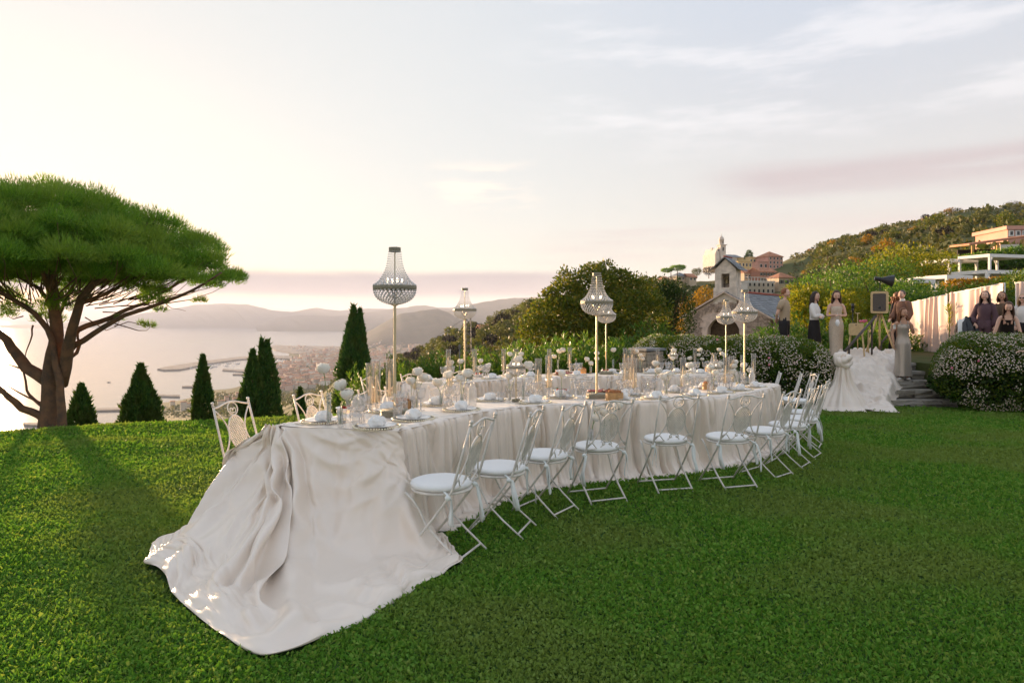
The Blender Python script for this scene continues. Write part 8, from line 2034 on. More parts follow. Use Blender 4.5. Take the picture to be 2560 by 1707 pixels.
# ---- the coastal town: pale blocks with tiled or flat roofs
towncol = [(0.62, 0.52, 0.42), (0.66, 0.46, 0.34), (0.70, 0.60, 0.50), (0.58, 0.40, 0.32), (0.68, 0.56, 0.38)]
blocks = []
for k, c in enumerate(towncol):
    q = random.Random(k); m = wallmat("town_render", c)
    mb = MB(); w, d_, h = q.uniform(14, 24), q.uniform(12, 18), q.uniform(10, 22)
    mb.box((0, 0, h / 2), (w, d_, h)); mb.box((0, 0, h + 0.5), (w + 1.2, d_ + 1.2, 1.0), mi=1); mb.box((w * 0.2, 0, h + 2), (4, 4, 2.6))
    for f in range(int(h // 3)):
        mb.box((0, -d_ / 2 - 0.05, f * 3 + 1.8), (w * 0.86, 0.12, 1.1), mi=2)
    me = mb.mesh("town_block", [m, M_tile, M_pane], smooth=False); blocks.append(me)
r = random.Random(3); n = 0; far = []
land = [(628, 955), (640, 930), (700, 905), (800, 876), (900, 862), (1010, 852), (1130, 868), (1130, 900), (1000, 925), (920, 960), (760, 975), (640, 985)]
lx = np.array([p[0] for p in land], float); ly = np.array([p[1] for p in land], float)
while n < 1250:
    px, py = r.uniform(630, 1135), r.uniform(852, 985)
    if r.random() > 1.25 - (py - 852) / 150: continue
    if not inside(land, np.array([px]), np.array([py]))[0]: continue
    x, y, z = seapt(px, py, -198)
    z = hill_z(px, y) if y < 7900 else -198
    if z < -199 or z > -150: continue
    s = r.uniform(0.6, 1.25); a = r.uniform(-0.3, 0.3) + 0.5
    if n < 270:
        o = link("town_building", blocks[r.randrange(5)]); o.location = (x, y, z - 0.5); o.scale = (s, s, s); o.rotation_euler = (0, 0, a)
        tag(o, "pale hazy apartment block in the dense coastal town below", "building", "apartment blocks of the coastal town")
    else: far.append((x, y, z - 0.5, s, a))
    n += 1
for px, py in [(r.uniform(300, 640), r.uniform(1000, 1045)) for _ in range(24)] + [(r.uniform(690, 870), r.uniform(866, 880)) for _ in range(26)]:
    x, y, z = seapt(px, py, -196)
    z = max(hill_z(px, y), SEA + 3.5)
    far.append((x, y, z, r.uniform(0.5, 0.9), 0.5))
for _ in range(160):
    px = r.uniform(930, 1180); y = r.uniform(4400, 5300); t_ = (y - 4300) / 1300
    far.append(((px - 1280) / F * y, y, SEA + 10 + 130 * t_ * math.sin(max(0.0, min(PI, (px - 860) / 420 * PI))) * 0.9, r.uniform(0.5, 0.8), r.uniform(0, 1)))
mbs = MB()
for x, y, z, s, a in far:
    w, d_, h = r.uniform(10, 22) * s, r.uniform(9, 15) * s, r.uniform(7, 20) * s
    mbs.box((x, y, z + h / 2), (w, d_, h), a, r.randrange(3)); mbs.box((x, y, z + h + 0.6), (w + 1, d_ + 1, 1.2), a, 3)
tag(mbs.build("town_mass", [wallmat("far_cream", (0.62, 0.52, 0.42)), wallmat("far_pink", (0.62, 0.42, 0.33)), wallmat("far_white", (0.70, 0.64, 0.56)), M_tile], smooth=False), "rest of the crowded coastal town fading into haze", "town", kind="stuff")
# boats in the marina and one on the open water
mb = MB(); mb.add([(-5, -1.6, 1.6), (3, -1.6, 1.7), (6.5, 0, 2.2), (3, 1.6, 1.7), (-5, 1.6, 1.6), (-4.6, -1.0, -0.4), (3, -0.9, -0.4), (5.2, 0, -0.4), (3, 0.9, -0.4), (-4.6, 1.0, -0.4)], [(0, 1, 2, 3, 4), (5, 6, 1, 0), (6, 7, 2, 1), (7, 8, 3, 2), (8, 9, 4, 3), (9, 5, 0, 4)]); mb.box((-0.6, 0, 2.4), (4.0, 1.9, 1.5)); mb.tube([(1.2, 0, 1.6), (1.2, 0, 13)], 0.12, 4)
BOAT = mb.mesh("moored_boat", M_white, smooth=False)
for k in range(60):
    f = r.random(); px = 470 + 240 * f; py = 921 - 19 * f + r.uniform(-5, 4)
    o = link("moored_boat", BOAT); o.location = seapt(px, py, SEA); o.rotation_euler = (0, 0, r.choice([0.4, 1.97])); o.scale = (1.2,) * 3
    tag(o, "small white yacht moored behind the long breakwater", "boat", "yachts moored in the marina")
o = link("fishing_boat", BOAT.copy()); o.data.materials[0] = M_steel; o.location = seapt(272, 956, SEA); o.scale = (1.1, 1.1, 0.7); tag(o, "small dark boat alone on the open sea", "boat")
# ================================================================ steps, draped cloth and props on the terrace
# ---- stone steps
M_schist = mat("schist_stone", (0.42, 0.38, 0.31), 0.85, 0.25, col2=(0.24, 0.22, 0.20), vscale=5, bump=0.5, bscale=40)
steps = empty("stone_steps", (8.0, 15.0, -0.66), 0, "rough layered stone steps between the two flowering hedges", "steps")
STZ = lambda y: -0.66 + 0.184 * min(5, max(0, math.ceil((y - 14.94) / 0.33)))
r = random.Random(8); stone_me = []
for k in range(5):
    mb = MB(); mb.box((0, 0, 0), (1, 1, 1)); 
    mb.v = [(x * (1 + r.uniform(-.10, .10)), y * (1 + r.uniform(-.12, .12)), z * (1 + r.uniform(-.22, .22))) for x, y, z in mb.v]
    stone_me.append(mb.mesh("stone", M_schist, smooth=False))
for k in range(5):
    for layer in range(2):
        x = -1.35
        while x < 1.5:
            w = r.uniform(0.28, 0.75); h = 0.092
            o = link("stone", stone_me[r.randrange(5)], steps)
            o.location = (x + w / 2, 0.33 * k + 0.26 + r.uniform(-.02, .03) - 0.03 * (layer == 1), 0.184 * k + h * (layer + 0.5) - 0.002)
            o.scale = (w * 0.98, 0.62, h * 0.9); o.rotation_euler = (0, 0, r.uniform(-.03, .03)); x += w
# ---- crumpled satin running down the steps, and the knotted swag
mb = MB()
path = [(9.3, 17.6), (8.9, 16.9), (8.35, 16.2), (8.0, 15.6), (7.85, 15.1), (7.6, 14.6), (7.25, 14.25)]
pp = smooth_path(path, 0.03); nn = left_normals(pp); nu, nv = 44, len(pp)
Pq = np.zeros((nu, nv, 3))
for j in range(nv):
    v = j / (nv - 1); hw = 0.42 + 0.40 * math.sin(min(1, v * 1.2) * PI) + 0.34 * (v > 0.8) * (v - 0.8) * 5
    for i in range(nu):
        u = 2 * i / (nu - 1) - 1
        x, y = pp[j] + nn[j] * u * hw
        Pq[i, j, :2] = (x, y)
gx, gy = Pq[:, :, 0], Pq[:, :, 1]
ys_ = np.linspace(-0.34, 0.34, 9)
base = np.mean([np.vectorize(lambda y, x: max(STZ(y) if 6.65 < x < 9.5 else -0.66, 0.26 if y > 16.55 else -9))(gy + q, gx) for q in ys_], axis=0)
base = np.maximum(base, -0.0439 * gy)
f1 = 1 - np.abs(vnoise(gx * 2.6 + gy * 1.2, gy * 2.4 - gx, 5, 2)) * 2; f2 = 1 - np.abs(vnoise(gx * 5.2, gy * 4.4 + gx * 2, 9, 2)) * 2
f3 = np.clip(1 - np.abs(vnoise(gx * 8 + gy * 5, gy * 9, 31, 2)) * 2.5, 0, 1)
edge = np.minimum(np.linspace(0, 1, nu), np.linspace(1, 0, nu))[:, None] * np.ones((1, nv)); edge = np.minimum(edge, 0.6 * np.linspace(1, 0, nv)[None, :])
low = np.maximum(np.vectorize(lambda y, x: max(STZ(y - 0.02) if 6.65 < x < 9.5 else -0.66, 0.26 if y > 16.6 else -9))(gy, gx), -0.0439 * gy)
fall = np.clip(edge / 0.13, 0, 1); fall = fall * fall * (3 - 2 * fall)
Pq[:, :, 2] = base * fall + np.minimum(base, low) * (1 - fall) + 0.022 + fall * (0.05 + 0.13 * np.clip(f1, 0, 1) ** 1.4 + 0.09 * np.clip(f2, 0, 1) ** 1.3 + 0.05 * f3)
cs = empty("satin_cascade", (0, 0, 0), 0, "crumpled champagne satin runner flowing down the stone steps", "satin runner")
o = link("runner", grid_mesh(Pq, "runner", M_satin), cs); m_ = o.modifiers.new("soften", "SUBSURF"); m_.levels = 1; m_.render_levels = 1
kx, ky, kz = 7.06, 14.55, 0.42
sw = empty("satin_swag", (kx, ky, -0.64), 0, "knotted champagne satin swag spreading on the lawn at the handrail's foot", "satin swag")
nu, nv = 140, 30; Pq = np.zeros((nu + 1, nv, 3))
for i in range(nu + 1):
    a = 2 * PI * i / nu
    for j in range(nv):
        v = j / (nv - 1)
        rr_ = 0.09 + 0.20 * v + 0.36 * max(0, v - 0.35) ** 1.6 * 2.0
        rr_ *= 1 + 0.30 * math.cos(a - PI * 1.12) * v
        fold = (0.030 * math.sin(9 * a + 2 * v) + 0.022 * math.sin(17 * a - 3 * v + 1)) * (0.3 + 1.6 * v)
        z = 1.03 * (1 - v) ** 1.0 * (1 if v < 0.85 else 1)
        if v > 0.82: z = max(0.0, 1.03 * 0.18 * (1 - (v - 0.82) / 0.18)) * 0.6 + 0.02 + 0.05 * abs(math.sin(6 * a + 14 * v)) * (v - 0.82) / 0.18
        Pq[i, j] = ((rr_ + fold) * math.cos(a), (rr_ + fold) * math.sin(a) * 0.85, z)
link("swag_cloth", grid_mesh(Pq, "swag_cloth", M_satin), sw)
mb = MB()
for k, (rx, ry, tilt) in enumerate([(0.15, 0.12, 0.5), (0.13, 0.13, -0.6), (0.11, 0.10, 1.3)]):
    pts = []
    for a in np.linspace(0, 2 * PI, 17)[:-1]:
        p = Vector((rx * math.cos(a), 0.35 * ry * math.sin(a), ry * math.sin(a)))
        p.rotate(Matrix.Rotation(tilt, 3, "Y") @ Matrix.Rotation(0.6 * k, 3, "Z")); pts.append(p + Vector((0.02 * k - 0.02, -0.02 * k, 1.06)))
    mb.tube(pts, [0.062 + 0.014 * math.sin(i * 1.9 + k) for i in range(16)], 9, closed=True)
mb.blob((0, 0, 1.05), (0.11, 0.10, 0.10), 12, 8, lambda d: 1 + 0.15 * math.sin(6 * d.x + 9 * d.z))
mb.build("knot", M_satin, sw)
mb = MB()
mb.blob((0, 0, 0.02), (0.34, 0.22, 0.09), 26, 8, lambda d: 1 + 0.25 * math.sin(5 * math.atan2(d.y, d.x) + 4 * d.z) + 0.1 * math.sin(11 * math.atan2(d.y, d.x)))
o = mb.build("folded_cloth", M_satin); o.location = (W(2205, 880, 18.8).x, 18.8, TZ); tag(o, "small heap of champagne cloth behind the photo booth's legs", "cloth")
# ---- handrail
M_rail = mat("rusty_handrail", (0.085, 0.065, 0.055), 0.7, 0.3, var=0.3, vscale=12)
a, b = W(2112, 878, 14.75), W(2190, 790, 16.9); hr = empty("handrail", (a.x, a.y, a.z - 1.0), 0, "dark sloping handrail rising from the satin knot to the photo booth", "handrail")
mb = MB(); o_ = hr.location; mb.tube([a - o_, b - o_], 0.030, 8); mb.build("rail_bar", M_rail, hr)
for k in (0.12, 0.85):
    q = a.lerp(b, k) - o_; mb = MB(); mb.tube([(q.x, q.y, q.z), (q.x, q.y, q.z - 1.05)], 0.024, 6); mb.build("post", M_rail, hr)
a, b = W(2203, 858, 17.6), W(2240, 812, 19.0); hr2 = empty("handrail", (a.x, a.y, TZ), 0, "short dark handrail behind the photo booth's front leg", "handrail")
mb = MB(); o_ = hr2.location; mb.tube([a - o_, b - o_], 0.026, 8); mb.tube([a - o_, (a.x - o_.x, a.y - o_.y, 0)], 0.022, 6); mb.build("rail_bar", M_rail, hr2)
# ---- photo booth on its tripod
M_ply = mat("blond_plywood", (0.60, 0.43, 0.22), 0.5, 0.35, var=0.08, vscale=12)
M_blk = mat("black_plastic", (0.018, 0.018, 0.02), 0.35, 0.5)
M_scr = mat("dark_screen", (0.035, 0.026, 0.020), 0.08, 0.6)
def rbox(mb, s, r_, M, n=4, mi=0):
    """box with rounded vertical-face corners, extruded along local y"""
    pts = []
    for cx_, cz_, a0 in ((s[0] / 2 - r_, s[2] / 2 - r_, 0), (-s[0] / 2 + r_, s[2] / 2 - r_, PI / 2), (-s[0] / 2 + r_, -s[2] / 2 + r_, PI), (s[0] / 2 - r_, -s[2] / 2 + r_, 1.5 * PI)):
        for k in range(n + 1): pts.append((cx_ + r_ * math.cos(a0 + PI / 2 * k / n), cz_ + r_ * math.sin(a0 + PI / 2 * k / n)))
    m = len(pts); vs = [M @ Vector((x, -s[1] / 2, z)) for x, z in pts] + [M @ Vector((x, s[1] / 2, z)) for x, z in pts]
    mb.add(vs, [tuple(range(m)), tuple(range(2 * m - 1, m - 1, -1))] + [((i + 1) % m, i, m + i, m + (i + 1) % m) for i in range(m)], mi)
bx = W(2199, 756, 17.2); booth = empty("photo_booth", (bx.x, 17.2, TZ), -0.5, "blond wooden photo booth box with dark screen on a tripod", "photo booth")
hz_ = bx.z - TZ; T_ = lambda x, y, z: Matrix.Translation((x, y, z))
mb = MB(); rbox(mb, (0.40, 0.30, 0.55), 0.05, T_(0, 0, hz_)); mb.build("cabinet", M_ply, booth, auto=30)
mb = MB(); rbox(mb, (0.29, 0.012, 0.44), 0.03, T_(-0.005, -0.152, hz_)); mb.build("screen", M_scr, booth, auto=30)
mb = MB(); mb.blob((0.0, -0.158, hz_ - 0.13), (0.032, 0.01, 0.032), 10, 6); mb.build("lens", M_blk, booth)
for k, (x, y) in enumerate(((-0.30, -0.25), (0.34, -0.18), (0.0, 0.42))):
    mb = MB(); mb.tube([(x * 0.12, y * 0.12, hz_ - 0.28), (x * 1.15, y * 1.15, 0.0)], 0.022, 6); mb.tube([(x * 0.6, y * 0.6, hz_ * 0.52), (x * 0.66, y * 0.66, hz_ * 0.48)], 0.030, 6); mb.build("leg", M_ply, booth)
# studio lamp above it
lb = W(2200, 722, 17.5); sl_ = empty("studio_lamp", (lb.x, 17.5, TZ), 0, "black studio flash lamp with reflector dish above the photo booth", "lamp")
h0 = W(2200, 700, 17.5).z - TZ
mb = MB(); mb.tube([(0, 0, 0), (0, 0, h0)], 0.012, 6); mb.build("stand", M_blk, sl_)
Mx = T_(0.0, 0, h0 + 0.02) @ Matrix.Rotation(math.radians(100), 4, "Y") @ Matrix.Rotation(0.3, 4, "X")
mb = MB(); mb.lathe([(0.0, -0.13), (0.05, -0.13), (0.055, 0.02), (0.045, 0.03)], 14); mb.v = [tuple(Mx @ Vector(p)) for p in mb.v]; mb.build("flash_body", M_blk, sl_, auto=40)
mb = MB(); mb.lathe([(0.05, 0.03), (0.075, 0.09), (0.12, 0.20), (0.155, 0.30), (0.150, 0.30), (0.11, 0.19), (0.04, 0.06)], 24); mb.v = [tuple(Mx @ Vector(p)) for p in mb.v]; mb.build("reflector", M_blk, sl_, auto=40)
# small wooden case on a trestle
cb = W(2146, 823, 16.6); wc = empty("wooden_case", (cb.x, 16.7, TZ), -0.5, "small blond wooden printer case on trestle legs", "wooden case")
hz_ = cb.z - TZ
mb = MB(); rbox(mb, (0.32, 0.36, 0.29), 0.04, T_(0, 0, hz_)); mb.build("cabinet", M_ply, wc, auto=30)
mb = MB(); mb.box((0, -0.184, hz_ + 0.10), (0.03, 0.01, 0.02)); mb.build("latch", M_blk, wc, smooth=False)
for x in (-0.13, 0.13):
    for y in (-0.13, 0.13):
        mb = MB(); mb.tube([(x, y, hz_ - 0.145), (x * 1.5, y * 1.5, 0.0)], 0.017, 6); mb.build("leg", M_ply, wc)
# phone on a stand, wooden crossbar stand, pink flowers on the case
ps = empty("phone_stand", (W(2132, 800, 17.3).x, 17.3, TZ), 0, "slim black phone holder on a stand behind the wooden case", "phone stand")
z1 = W(2132, 768, 17.3).z - TZ; mb = MB(); mb.tube([(0, 0, 0), (0, 0, z1)], 0.012, 6); mb.build("stand", M_blk, ps); mb = MB(); mb.box((0, 0, z1 + 0.03), (0.06, 0.04, 0.13)); mb.tube([(0, 0, z1 - 0.12), (0, 0, z1 - 0.02)], 0.028, 8); mb.build("phone_clamp", M_blk, ps)
cs_ = empty("crossbar_stand", (W(2144, 800, 17.2).x, 17.2, TZ), 0, "thin wooden T-shaped stand rising behind the wooden case", "stand")
z1 = W(2144, 783, 17.2).z - TZ; mb = MB(); mb.tube([(0, 0, 0), (0, 0, z1)], 0.012, 6); mb.tube([(-0.06, 0, z1), (0.06, 0, z1)], 0.011, 6); mb.build("t_bar", M_ply, cs_)
mb = MB()
for k in range(7): mb.blob((rnd.uniform(-.06, .06), rnd.uniform(-.05, .05), 0.03 + rnd.uniform(0, .03)), 0.03, 7, 5)
o = mb.build("flower_posy", M_pink); q = W(2158, 803, 16.75); o.location = (q.x, 16.75, cb.z + 0.146); tag(o, "little pink posy lying on the wooden case", "posy")
# wooden pole with rope by the case
pl = empty("rope_pole", (W(2171, 870, 16.7).x, 16.7, TZ), 0, "upright wooden pole between case and photo booth", "pole"); mb = MB(); mb.tube([(0, 0, 0), (0, 0, 0.78)], 0.02, 6); mb.build("shaft", M_ply, pl)
# ---- long pale curtains
M_curt = mat("blush_curtain", (0.72, 0.56, 0.49), 0.6, 0.25, sheen=0.2)
def curtain(x0, y0, zt0, x1, y1, zt1, label, seed, puddle=0.0):
    n, m = 220, 14; P = np.zeros((n, m, 3)); d = np.array([x1 - x0, y1 - y0]); L = np.linalg.norm(d); d = d / L; nr = np.array([-d[1], d[0]])
    s = np.linspace(0, L, n)
    for j in range(m):
        v = j / (m - 1)
        w = 0.06 * np.sin(s * 20 + 2.6 * np.sin(s * 4 + v)) * (0.5 + 0.6 * v) + 0.05 * vnoise(s * 3, np.full(n, v * 0.8), seed, 3)
        zt = zt0 + (zt1 - zt0) * s / L + 0.015 * np.sin(s * 9)
        P[:, j, 0] = x0 + d[0] * s + nr[0] * w; P[:, j, 1] = y0 + d[1] * s + nr[1] * w; P[:, j, 2] = zt * (1 - v) + (TZ + 0.01) * v
    t = empty("curtain_screen", (x0, y0, TZ), 0, label, "curtain")
    P -= np.array([x0, y0, TZ]); link("fabric", grid_mesh(P, "fabric", M_curt), t)
    mb = MB(); mb.tube([(0, 0, zt0 - TZ - 0.01), (x1 - x0, y1 - y0, zt1 - TZ - 0.01)], 0.014, 6); mb.tube([(x1 - x0, y1 - y0, zt1 - TZ), (x1 - x0, y1 - y0, 0)], 0.014, 6); mb.tube([(0, 0, zt0 - TZ), (0, 0, 0)], 0.014, 6); mb.build("rail_frame", M_white, t)
A, B_, C_, D_ = W(2258, 760, 22.5), W(2368, 735, 20.2), W(2374, 733, 20.1), W(2512, 707, 17.6)
curtain(A.x, A.y, A.z, B_.x, B_.y, B_.z, "pale blush curtain screen, left half behind the silver-gowned woman", 3)
curtain(C_.x, C_.y, C_.z, D_.x, D_.y, D_.z, "pale blush curtain screen, right half behind the seated guests", 5)
E_, F__ = W(2540, 706, 17.2), W(2660, 700, 16.0); curtain(E_.x, E_.y, E_.z, F__.x, F__.y, F__.z, "cream curtain hanging at the right edge of the picture", 7)
# pampas-like green plant in the gap
t = empty("palm_leaf_plant", (W(2371, 800, 19.9).x, 19.85, TZ), 0, "pale green feathery plant in the curtain's gap", "plant")
g3 = np.random.default_rng(4); n = 60; zc_ = W(2371, 775, 19.9).z - TZ
P = np.stack([g3.normal(size=n) * 0.03, g3.normal(size=n) * 0.03, g3.uniform(0.6, zc_ + 0.1, n)], 1)
V, Fq = leaves_from(P, np.stack([g3.normal(size=n) * 0.5, g3.normal(size=n) * 0.3, np.full(n, 0.9)], 1), 0.20, 0.022, 0.05, g3); link("fronds", np_mesh("fronds", V, Fq, M_yel), t)["kind"] = "stuff"
mb = MB(); mb.tube([(0, 0, 0), (0, 0, zc_)], 0.012, 5); mb.build("stem", M_stem, t)
# coats over an easel
q = W(2405, 850, 16.4); t = empty("coat_easel", (q.x, 16.4, TZ), 0, "black and cream coats thrown over a wooden easel behind the hedge", "coats")
zt = W(2405, 793, 16.4).z - TZ
for x, y in ((-0.26, 0.05), (0.12, -0.05), (0.0, 0.35)):
    mb = MB(); mb.tube([(x * 0.2, y * 0.2, zt - 0.06), (x * 1.2, y * 1.2, 0)], 0.02, 6); mb.build("leg", M_rail, t)
def drape(name, m, x, w, zt_, zb, seed):
    nu, nv = 26, 18; P = np.zeros((nu, nv, 3))
    for i in range(nu):
        for j in range(nv):
            u = i / (nu - 1) * 2 - 1; v = j / (nv - 1) * 2 - 1
            z = zt_ - abs(v) ** 1.3 * (zt_ - zb) - 0.10 * u * u
            P[i, j] = (x + u * w * (0.7 + 0.4 * abs(v)) + 0.05 * v, v * 0.22 + 0.035 * math.sin(u * 9 + seed) * abs(v), z + 0.02 * math.sin(u * 7 + v * 4 + seed))
    link(name, grid_mesh(P, name, m), t)
drape("cream_coat", M_napk, 0.06, 0.24, zt, zt - 0.62, 1); drape("black_coat", M_blk, 0.14, 0.19, zt + 0.03, zt - 0.30, 4)
# ---- square stone pillar behind the rear table
sp = W(1620, 870, 14.6); t = empty("stone_pillar", (sp.x, 14.7, G(0, 14.7)), 0.55, "square stone pillar with slab top between oleanders and hedge", "pillar")
Hh = sp.z - G(0, 14.7); mb = MB(); mb.box((0, 0, Hh - 0.025), (0.56, 0.56, 0.05)); mb.build("cap_slab", M_slate, t, smooth=False)
mb = MB(); mb.box((0, 0, (Hh - 0.05) / 2 - 0.1), (0.40, 0.40, Hh + 0.15)); mb.build("core", M_dark, t, smooth=False)
r = random.Random(4); z = -0.05
while z < Hh - 0.12:
    h = r.uniform(0.05, 0.08)
    for side in range(4):
        x = -0.23
        while x < 0.2:
            w = r.uniform(0.10, 0.24); w = min(w, 0.235 - x)
            p = Matrix.Rotation(side * PI / 2, 3, "Z") @ Vector((x + w / 2, -0.205 - r.uniform(0, 0.02), 0))
            o = link("stone", stone_me[r.randrange(5)], t); o.location = (p.x, p.y, z + h / 2); o.rotation_euler = (0, 0, side * PI / 2); o.scale = (w * 0.95, 0.07, h * 0.92); x += w
    z += h
# ================================================================ the people on the terrace and steps
M_skin = mat("skin_light", (0.68, 0.42, 0.31), 0.5, 0.35, sss=0.12)
M_skin2 = mat("skin_tan", (0.50, 0.28, 0.18), 0.5, 0.35, sss=0.12)
M_lip = mat("lips", (0.42, 0.13, 0.11), 0.4, 0.4)
M_eye = mat("eye_dark", (0.03, 0.02, 0.018), 0.3, 0.5)
def hairmat(n, c): return mat(n, c, 0.45, 0.4, var=0.35, vscale=30, bump=0.6, bscale=90)
H_red, H_dk, H_br, H_cop, H_bl, H_gr = hairmat("hair_ginger", (0.26, 0.09, 0.03)), hairmat("hair_dark", (0.030, 0.015, 0.010)), hairmat("hair_brown", (0.085, 0.038, 0.02)), hairmat("hair_copper", (0.20, 0.075, 0.025)), hairmat("hair_blonde", (0.46, 0.30, 0.14)), hairmat("hair_cropped", (0.10, 0.075, 0.06))
def skin_graph(verts, edges, root):
    """verts: [(xyz, radius)] joined by edges, grown to a smooth skin"""
    me = bpy.data.meshes.new("skeleton"); me.from_pydata([v[0] for v in verts], edges, [])
    o = bpy.data.objects.new("skeleton", me); COL.objects.link(o)
    o.modifiers.new("skin", "SKIN"); sm = o.modifiers.new("smooth", "SUBSURF"); sm.levels = 1
    for i, v in enumerate(verts):
        r_ = v[1] if isinstance(v[1], tuple) else (v[1], v[1]); me.skin_vertices[0].data[i].radius = r_
        me.skin_vertices[0].data[i].use_root = (i == root)
    dg = bpy.context.evaluated_depsgraph_get(); dg.update()
    out = bpy.data.meshes.new_from_object(o.evaluated_get(dg)); bpy.data.objects.remove(o)
    return out
def add_mesh(mb, me):
    mb.add([v.co.copy() for v in me.vertices], [tuple(p.vertices) for p in me.polygons])
def ring_cloth(mb, rings, n=28, fold=0.0, nf=9, ph=0.0):
    """garment from stacked ellipses (x, y, z, rx, ry)"""
    vs = []
    for i, (x, y, z, rx, ry) in enumerate(rings):
        t = i / (len(rings) - 1)
        for k in range(n):
            a = 2 * PI * k / n; q = 1 + fold * t * (math.sin(nf * a + ph + t) + 0.5 * math.sin(2.3 * nf * a + 2 * ph))
            vs.append((x + rx * q * math.cos(a), y + ry * q * math.sin(a), z))
    fs = [(i * n + k, i * n + (k + 1) % n, (i + 1) * n + (k + 1) % n, (i + 1) * n + k) for i in range(len(rings) - 1) for k in range(n)]
    mb.add(vs, [tuple(reversed(f)) for f in fs])
def hand(mb, wr, d, curl=0.5, palm=None):
    d = Vector(d).normalized(); p = Vector(palm if palm else (0, 0, -1)); p = (p - d * p.dot(d)).normalized(); s = d.cross(p)
    M3 = Matrix((s, d, p)).transposed().to_4x4()
    mb.blob(wr + d * 0.045, (0.040, 0.052, 0.016), 8, 6, M=M3)
    for k, (o, L) in enumerate(((-0.028, 0.062), (-0.009, 0.074), (0.010, 0.070), (0.027, 0.056))):
        a = wr + d * 0.085 + s * o; b = a + (d * math.cos(curl) + p * math.sin(curl)) * L * 0.5; c = b + (d * math.cos(curl * 2) + p * math.sin(curl * 2)) * L * 0.5
        mb.tube([a - d * 0.02, a, b, c], [0.0095, 0.0092, 0.0085, 0.006], 6)
    a = wr + d * 0.025 - s * 0.030; b = a + (d * 0.6 - s * 0.7 + p * 0.3).normalized() * 0.035; mb.tube([a, b, b + (d + p * 0.3).normalized() * 0.03], [0.013, 0.011, 0.007], 6)
def person(loc, face, h, skin, label, arms, top, bottom, hair, head_turn=(0, 0), legs=None, lean=(0, 0, 0), fem=True, curls=0.5):
    """face: heading the body looks along (world xy). arms: ((elbow, wrist, hand_dir), ...) for -x then +x, local: +y forward"""
    s = h / 1.72
    t = empty("person", loc, math.atan2(-face[0], face[1]), label, "person"); t.scale = (s, s, s)
    lx, ly, lz = lean
    V, E = [], []
    def nd(p, r_): V.append((tuple(p), r_)); return len(V) - 1
    def ch_(i, p, r_): j = nd(p, r_); E.append((i, j)); return j
    pel = nd((0, 0, 0.95 + lz), (0.135 if fem else 0.13, 0.10))
    bel = ch_(pel, (lx * .4, ly * .4, 1.09 + lz), (0.108 if fem else 0.125, 0.085)); cst = ch_(bel, (lx * .8, ly * .8 + 0.01, 1.27 + lz), (0.122 if fem else 0.145, 0.095))
    up = ch_(cst, (lx, ly, 1.40 + lz), 0.075); nk = ch_(up, (lx, ly + 0.012, 1.475 + lz), 0.048); ch_(nk, (lx * 1.05, ly * 1.1 + 0.03, 1.55 + lz), 0.047)
    sw_ = 0.155 if fem else 0.18; tips = []
    for k, (el, wr, hd) in enumerate(arms):
        sx = -1 if k == 0 else 1
        a = ch_(up, (lx + sx * sw_, ly - 0.005, 1.385 + lz), 0.056 if fem else 0.066)
        b = ch_(a, Vector((lx + sx * sw_, ly, 1.385 + lz)).lerp(Vector(el), 0.5), 0.044 if fem else 0.054); c = ch_(b, el, 0.037); c2 = ch_(c, Vector(el).lerp(Vector(wr), 0.4), 0.037); ch_(c2, wr, 0.025)
        tips.append((Vector(wr), hd))
    if legs is None: legs = (((-0.10, 0.02, 0.50), (-0.10, -0.02, 0.09)), ((0.10, 0.02, 0.50), (0.10, -0.02, 0.09)))
    for k, (kn, an) in enumerate(legs):
        sx = -1 if k == 0 else 1
        a = ch_(pel, (sx * 0.088, 0, 0.86 + lz), 0.090); b = ch_(a, Vector((sx * 0.09, 0, 0.86 + lz)).lerp(Vector(kn), 0.55), 0.072); c = ch_(b, kn, 0.054); d = ch_(c, Vector(kn).lerp(Vector(an), 0.35) + Vector((0, -0.015, 0)), 0.052); e = ch_(d, an, 0.034); ch_(e, Vector(an) + Vector((0, 0.13, -0.055)), 0.030)
    mb = MB(); add_mesh(mb, skin_graph(V, E, 0))
    hc = Vector((lx * 1.08, ly * 1.15 + 0.035, 1.635 + lz)); R3 = Matrix.Rotation(head_turn[0], 3, "Z") @ Matrix.Rotation(head_turn[1], 3, "X")
    def hf(d):
        q = 1.0
        if d.y > 0.3 and d.z < -0.2: q *= 0.96
        if d.z < -0.35: q *= 1 - 0.22 * (-d.z - 0.35)
        return q
    def hb(p, r_, n=7, m=5, fn=None, mm=None): (mm or mb).blob(hc + R3 @ Vector(p), r_, n, m, fn, M=R3.to_4x4())
    hb((0, 0, 0), (0.076, 0.096, 0.116), 18, 12, hf)
    hb((0, 0.096, -0.012), (0.012, 0.017, 0.020)); hb((0, 0.083, -0.088), (0.028, 0.020, 0.020))
    for sx in (-1, 1): hb((sx * 0.077, -0.005, -0.01), (0.010, 0.018, 0.030)); hb((sx * 0.045, 0.058, -0.035), (0.026, 0.026, 0.026))
    for k, (w_, hd) in enumerate(tips): hand(mb, w_, hd[:3], curls, hd[3:] or None)
    body = mb.build("body", skin, t); rm = body.modifiers.new("fuse", "REMESH"); rm.mode = "VOXEL"; rm.voxel_size = 0.0085; rm.use_smooth_shade = True
    mb = MB()
    for sx in (-1, 1): hb((sx * 0.031, 0.083, 0.005), (0.014, 0.008, 0.0055), 7, 5, None, mb); hb((sx * 0.031, 0.088, 0.026), (0.018, 0.006, 0.004), 7, 5, None, mb)
    mb.build("eyes", M_eye, t)
    mb = MB(); hb((0, 0.091, -0.055), (0.021, 0.010, 0.0075), 8, 5, None, mb); mb.build("lips", M_lip, t)
    # hair: cap plus strands
    hm, L, style = hair; mb = MB()
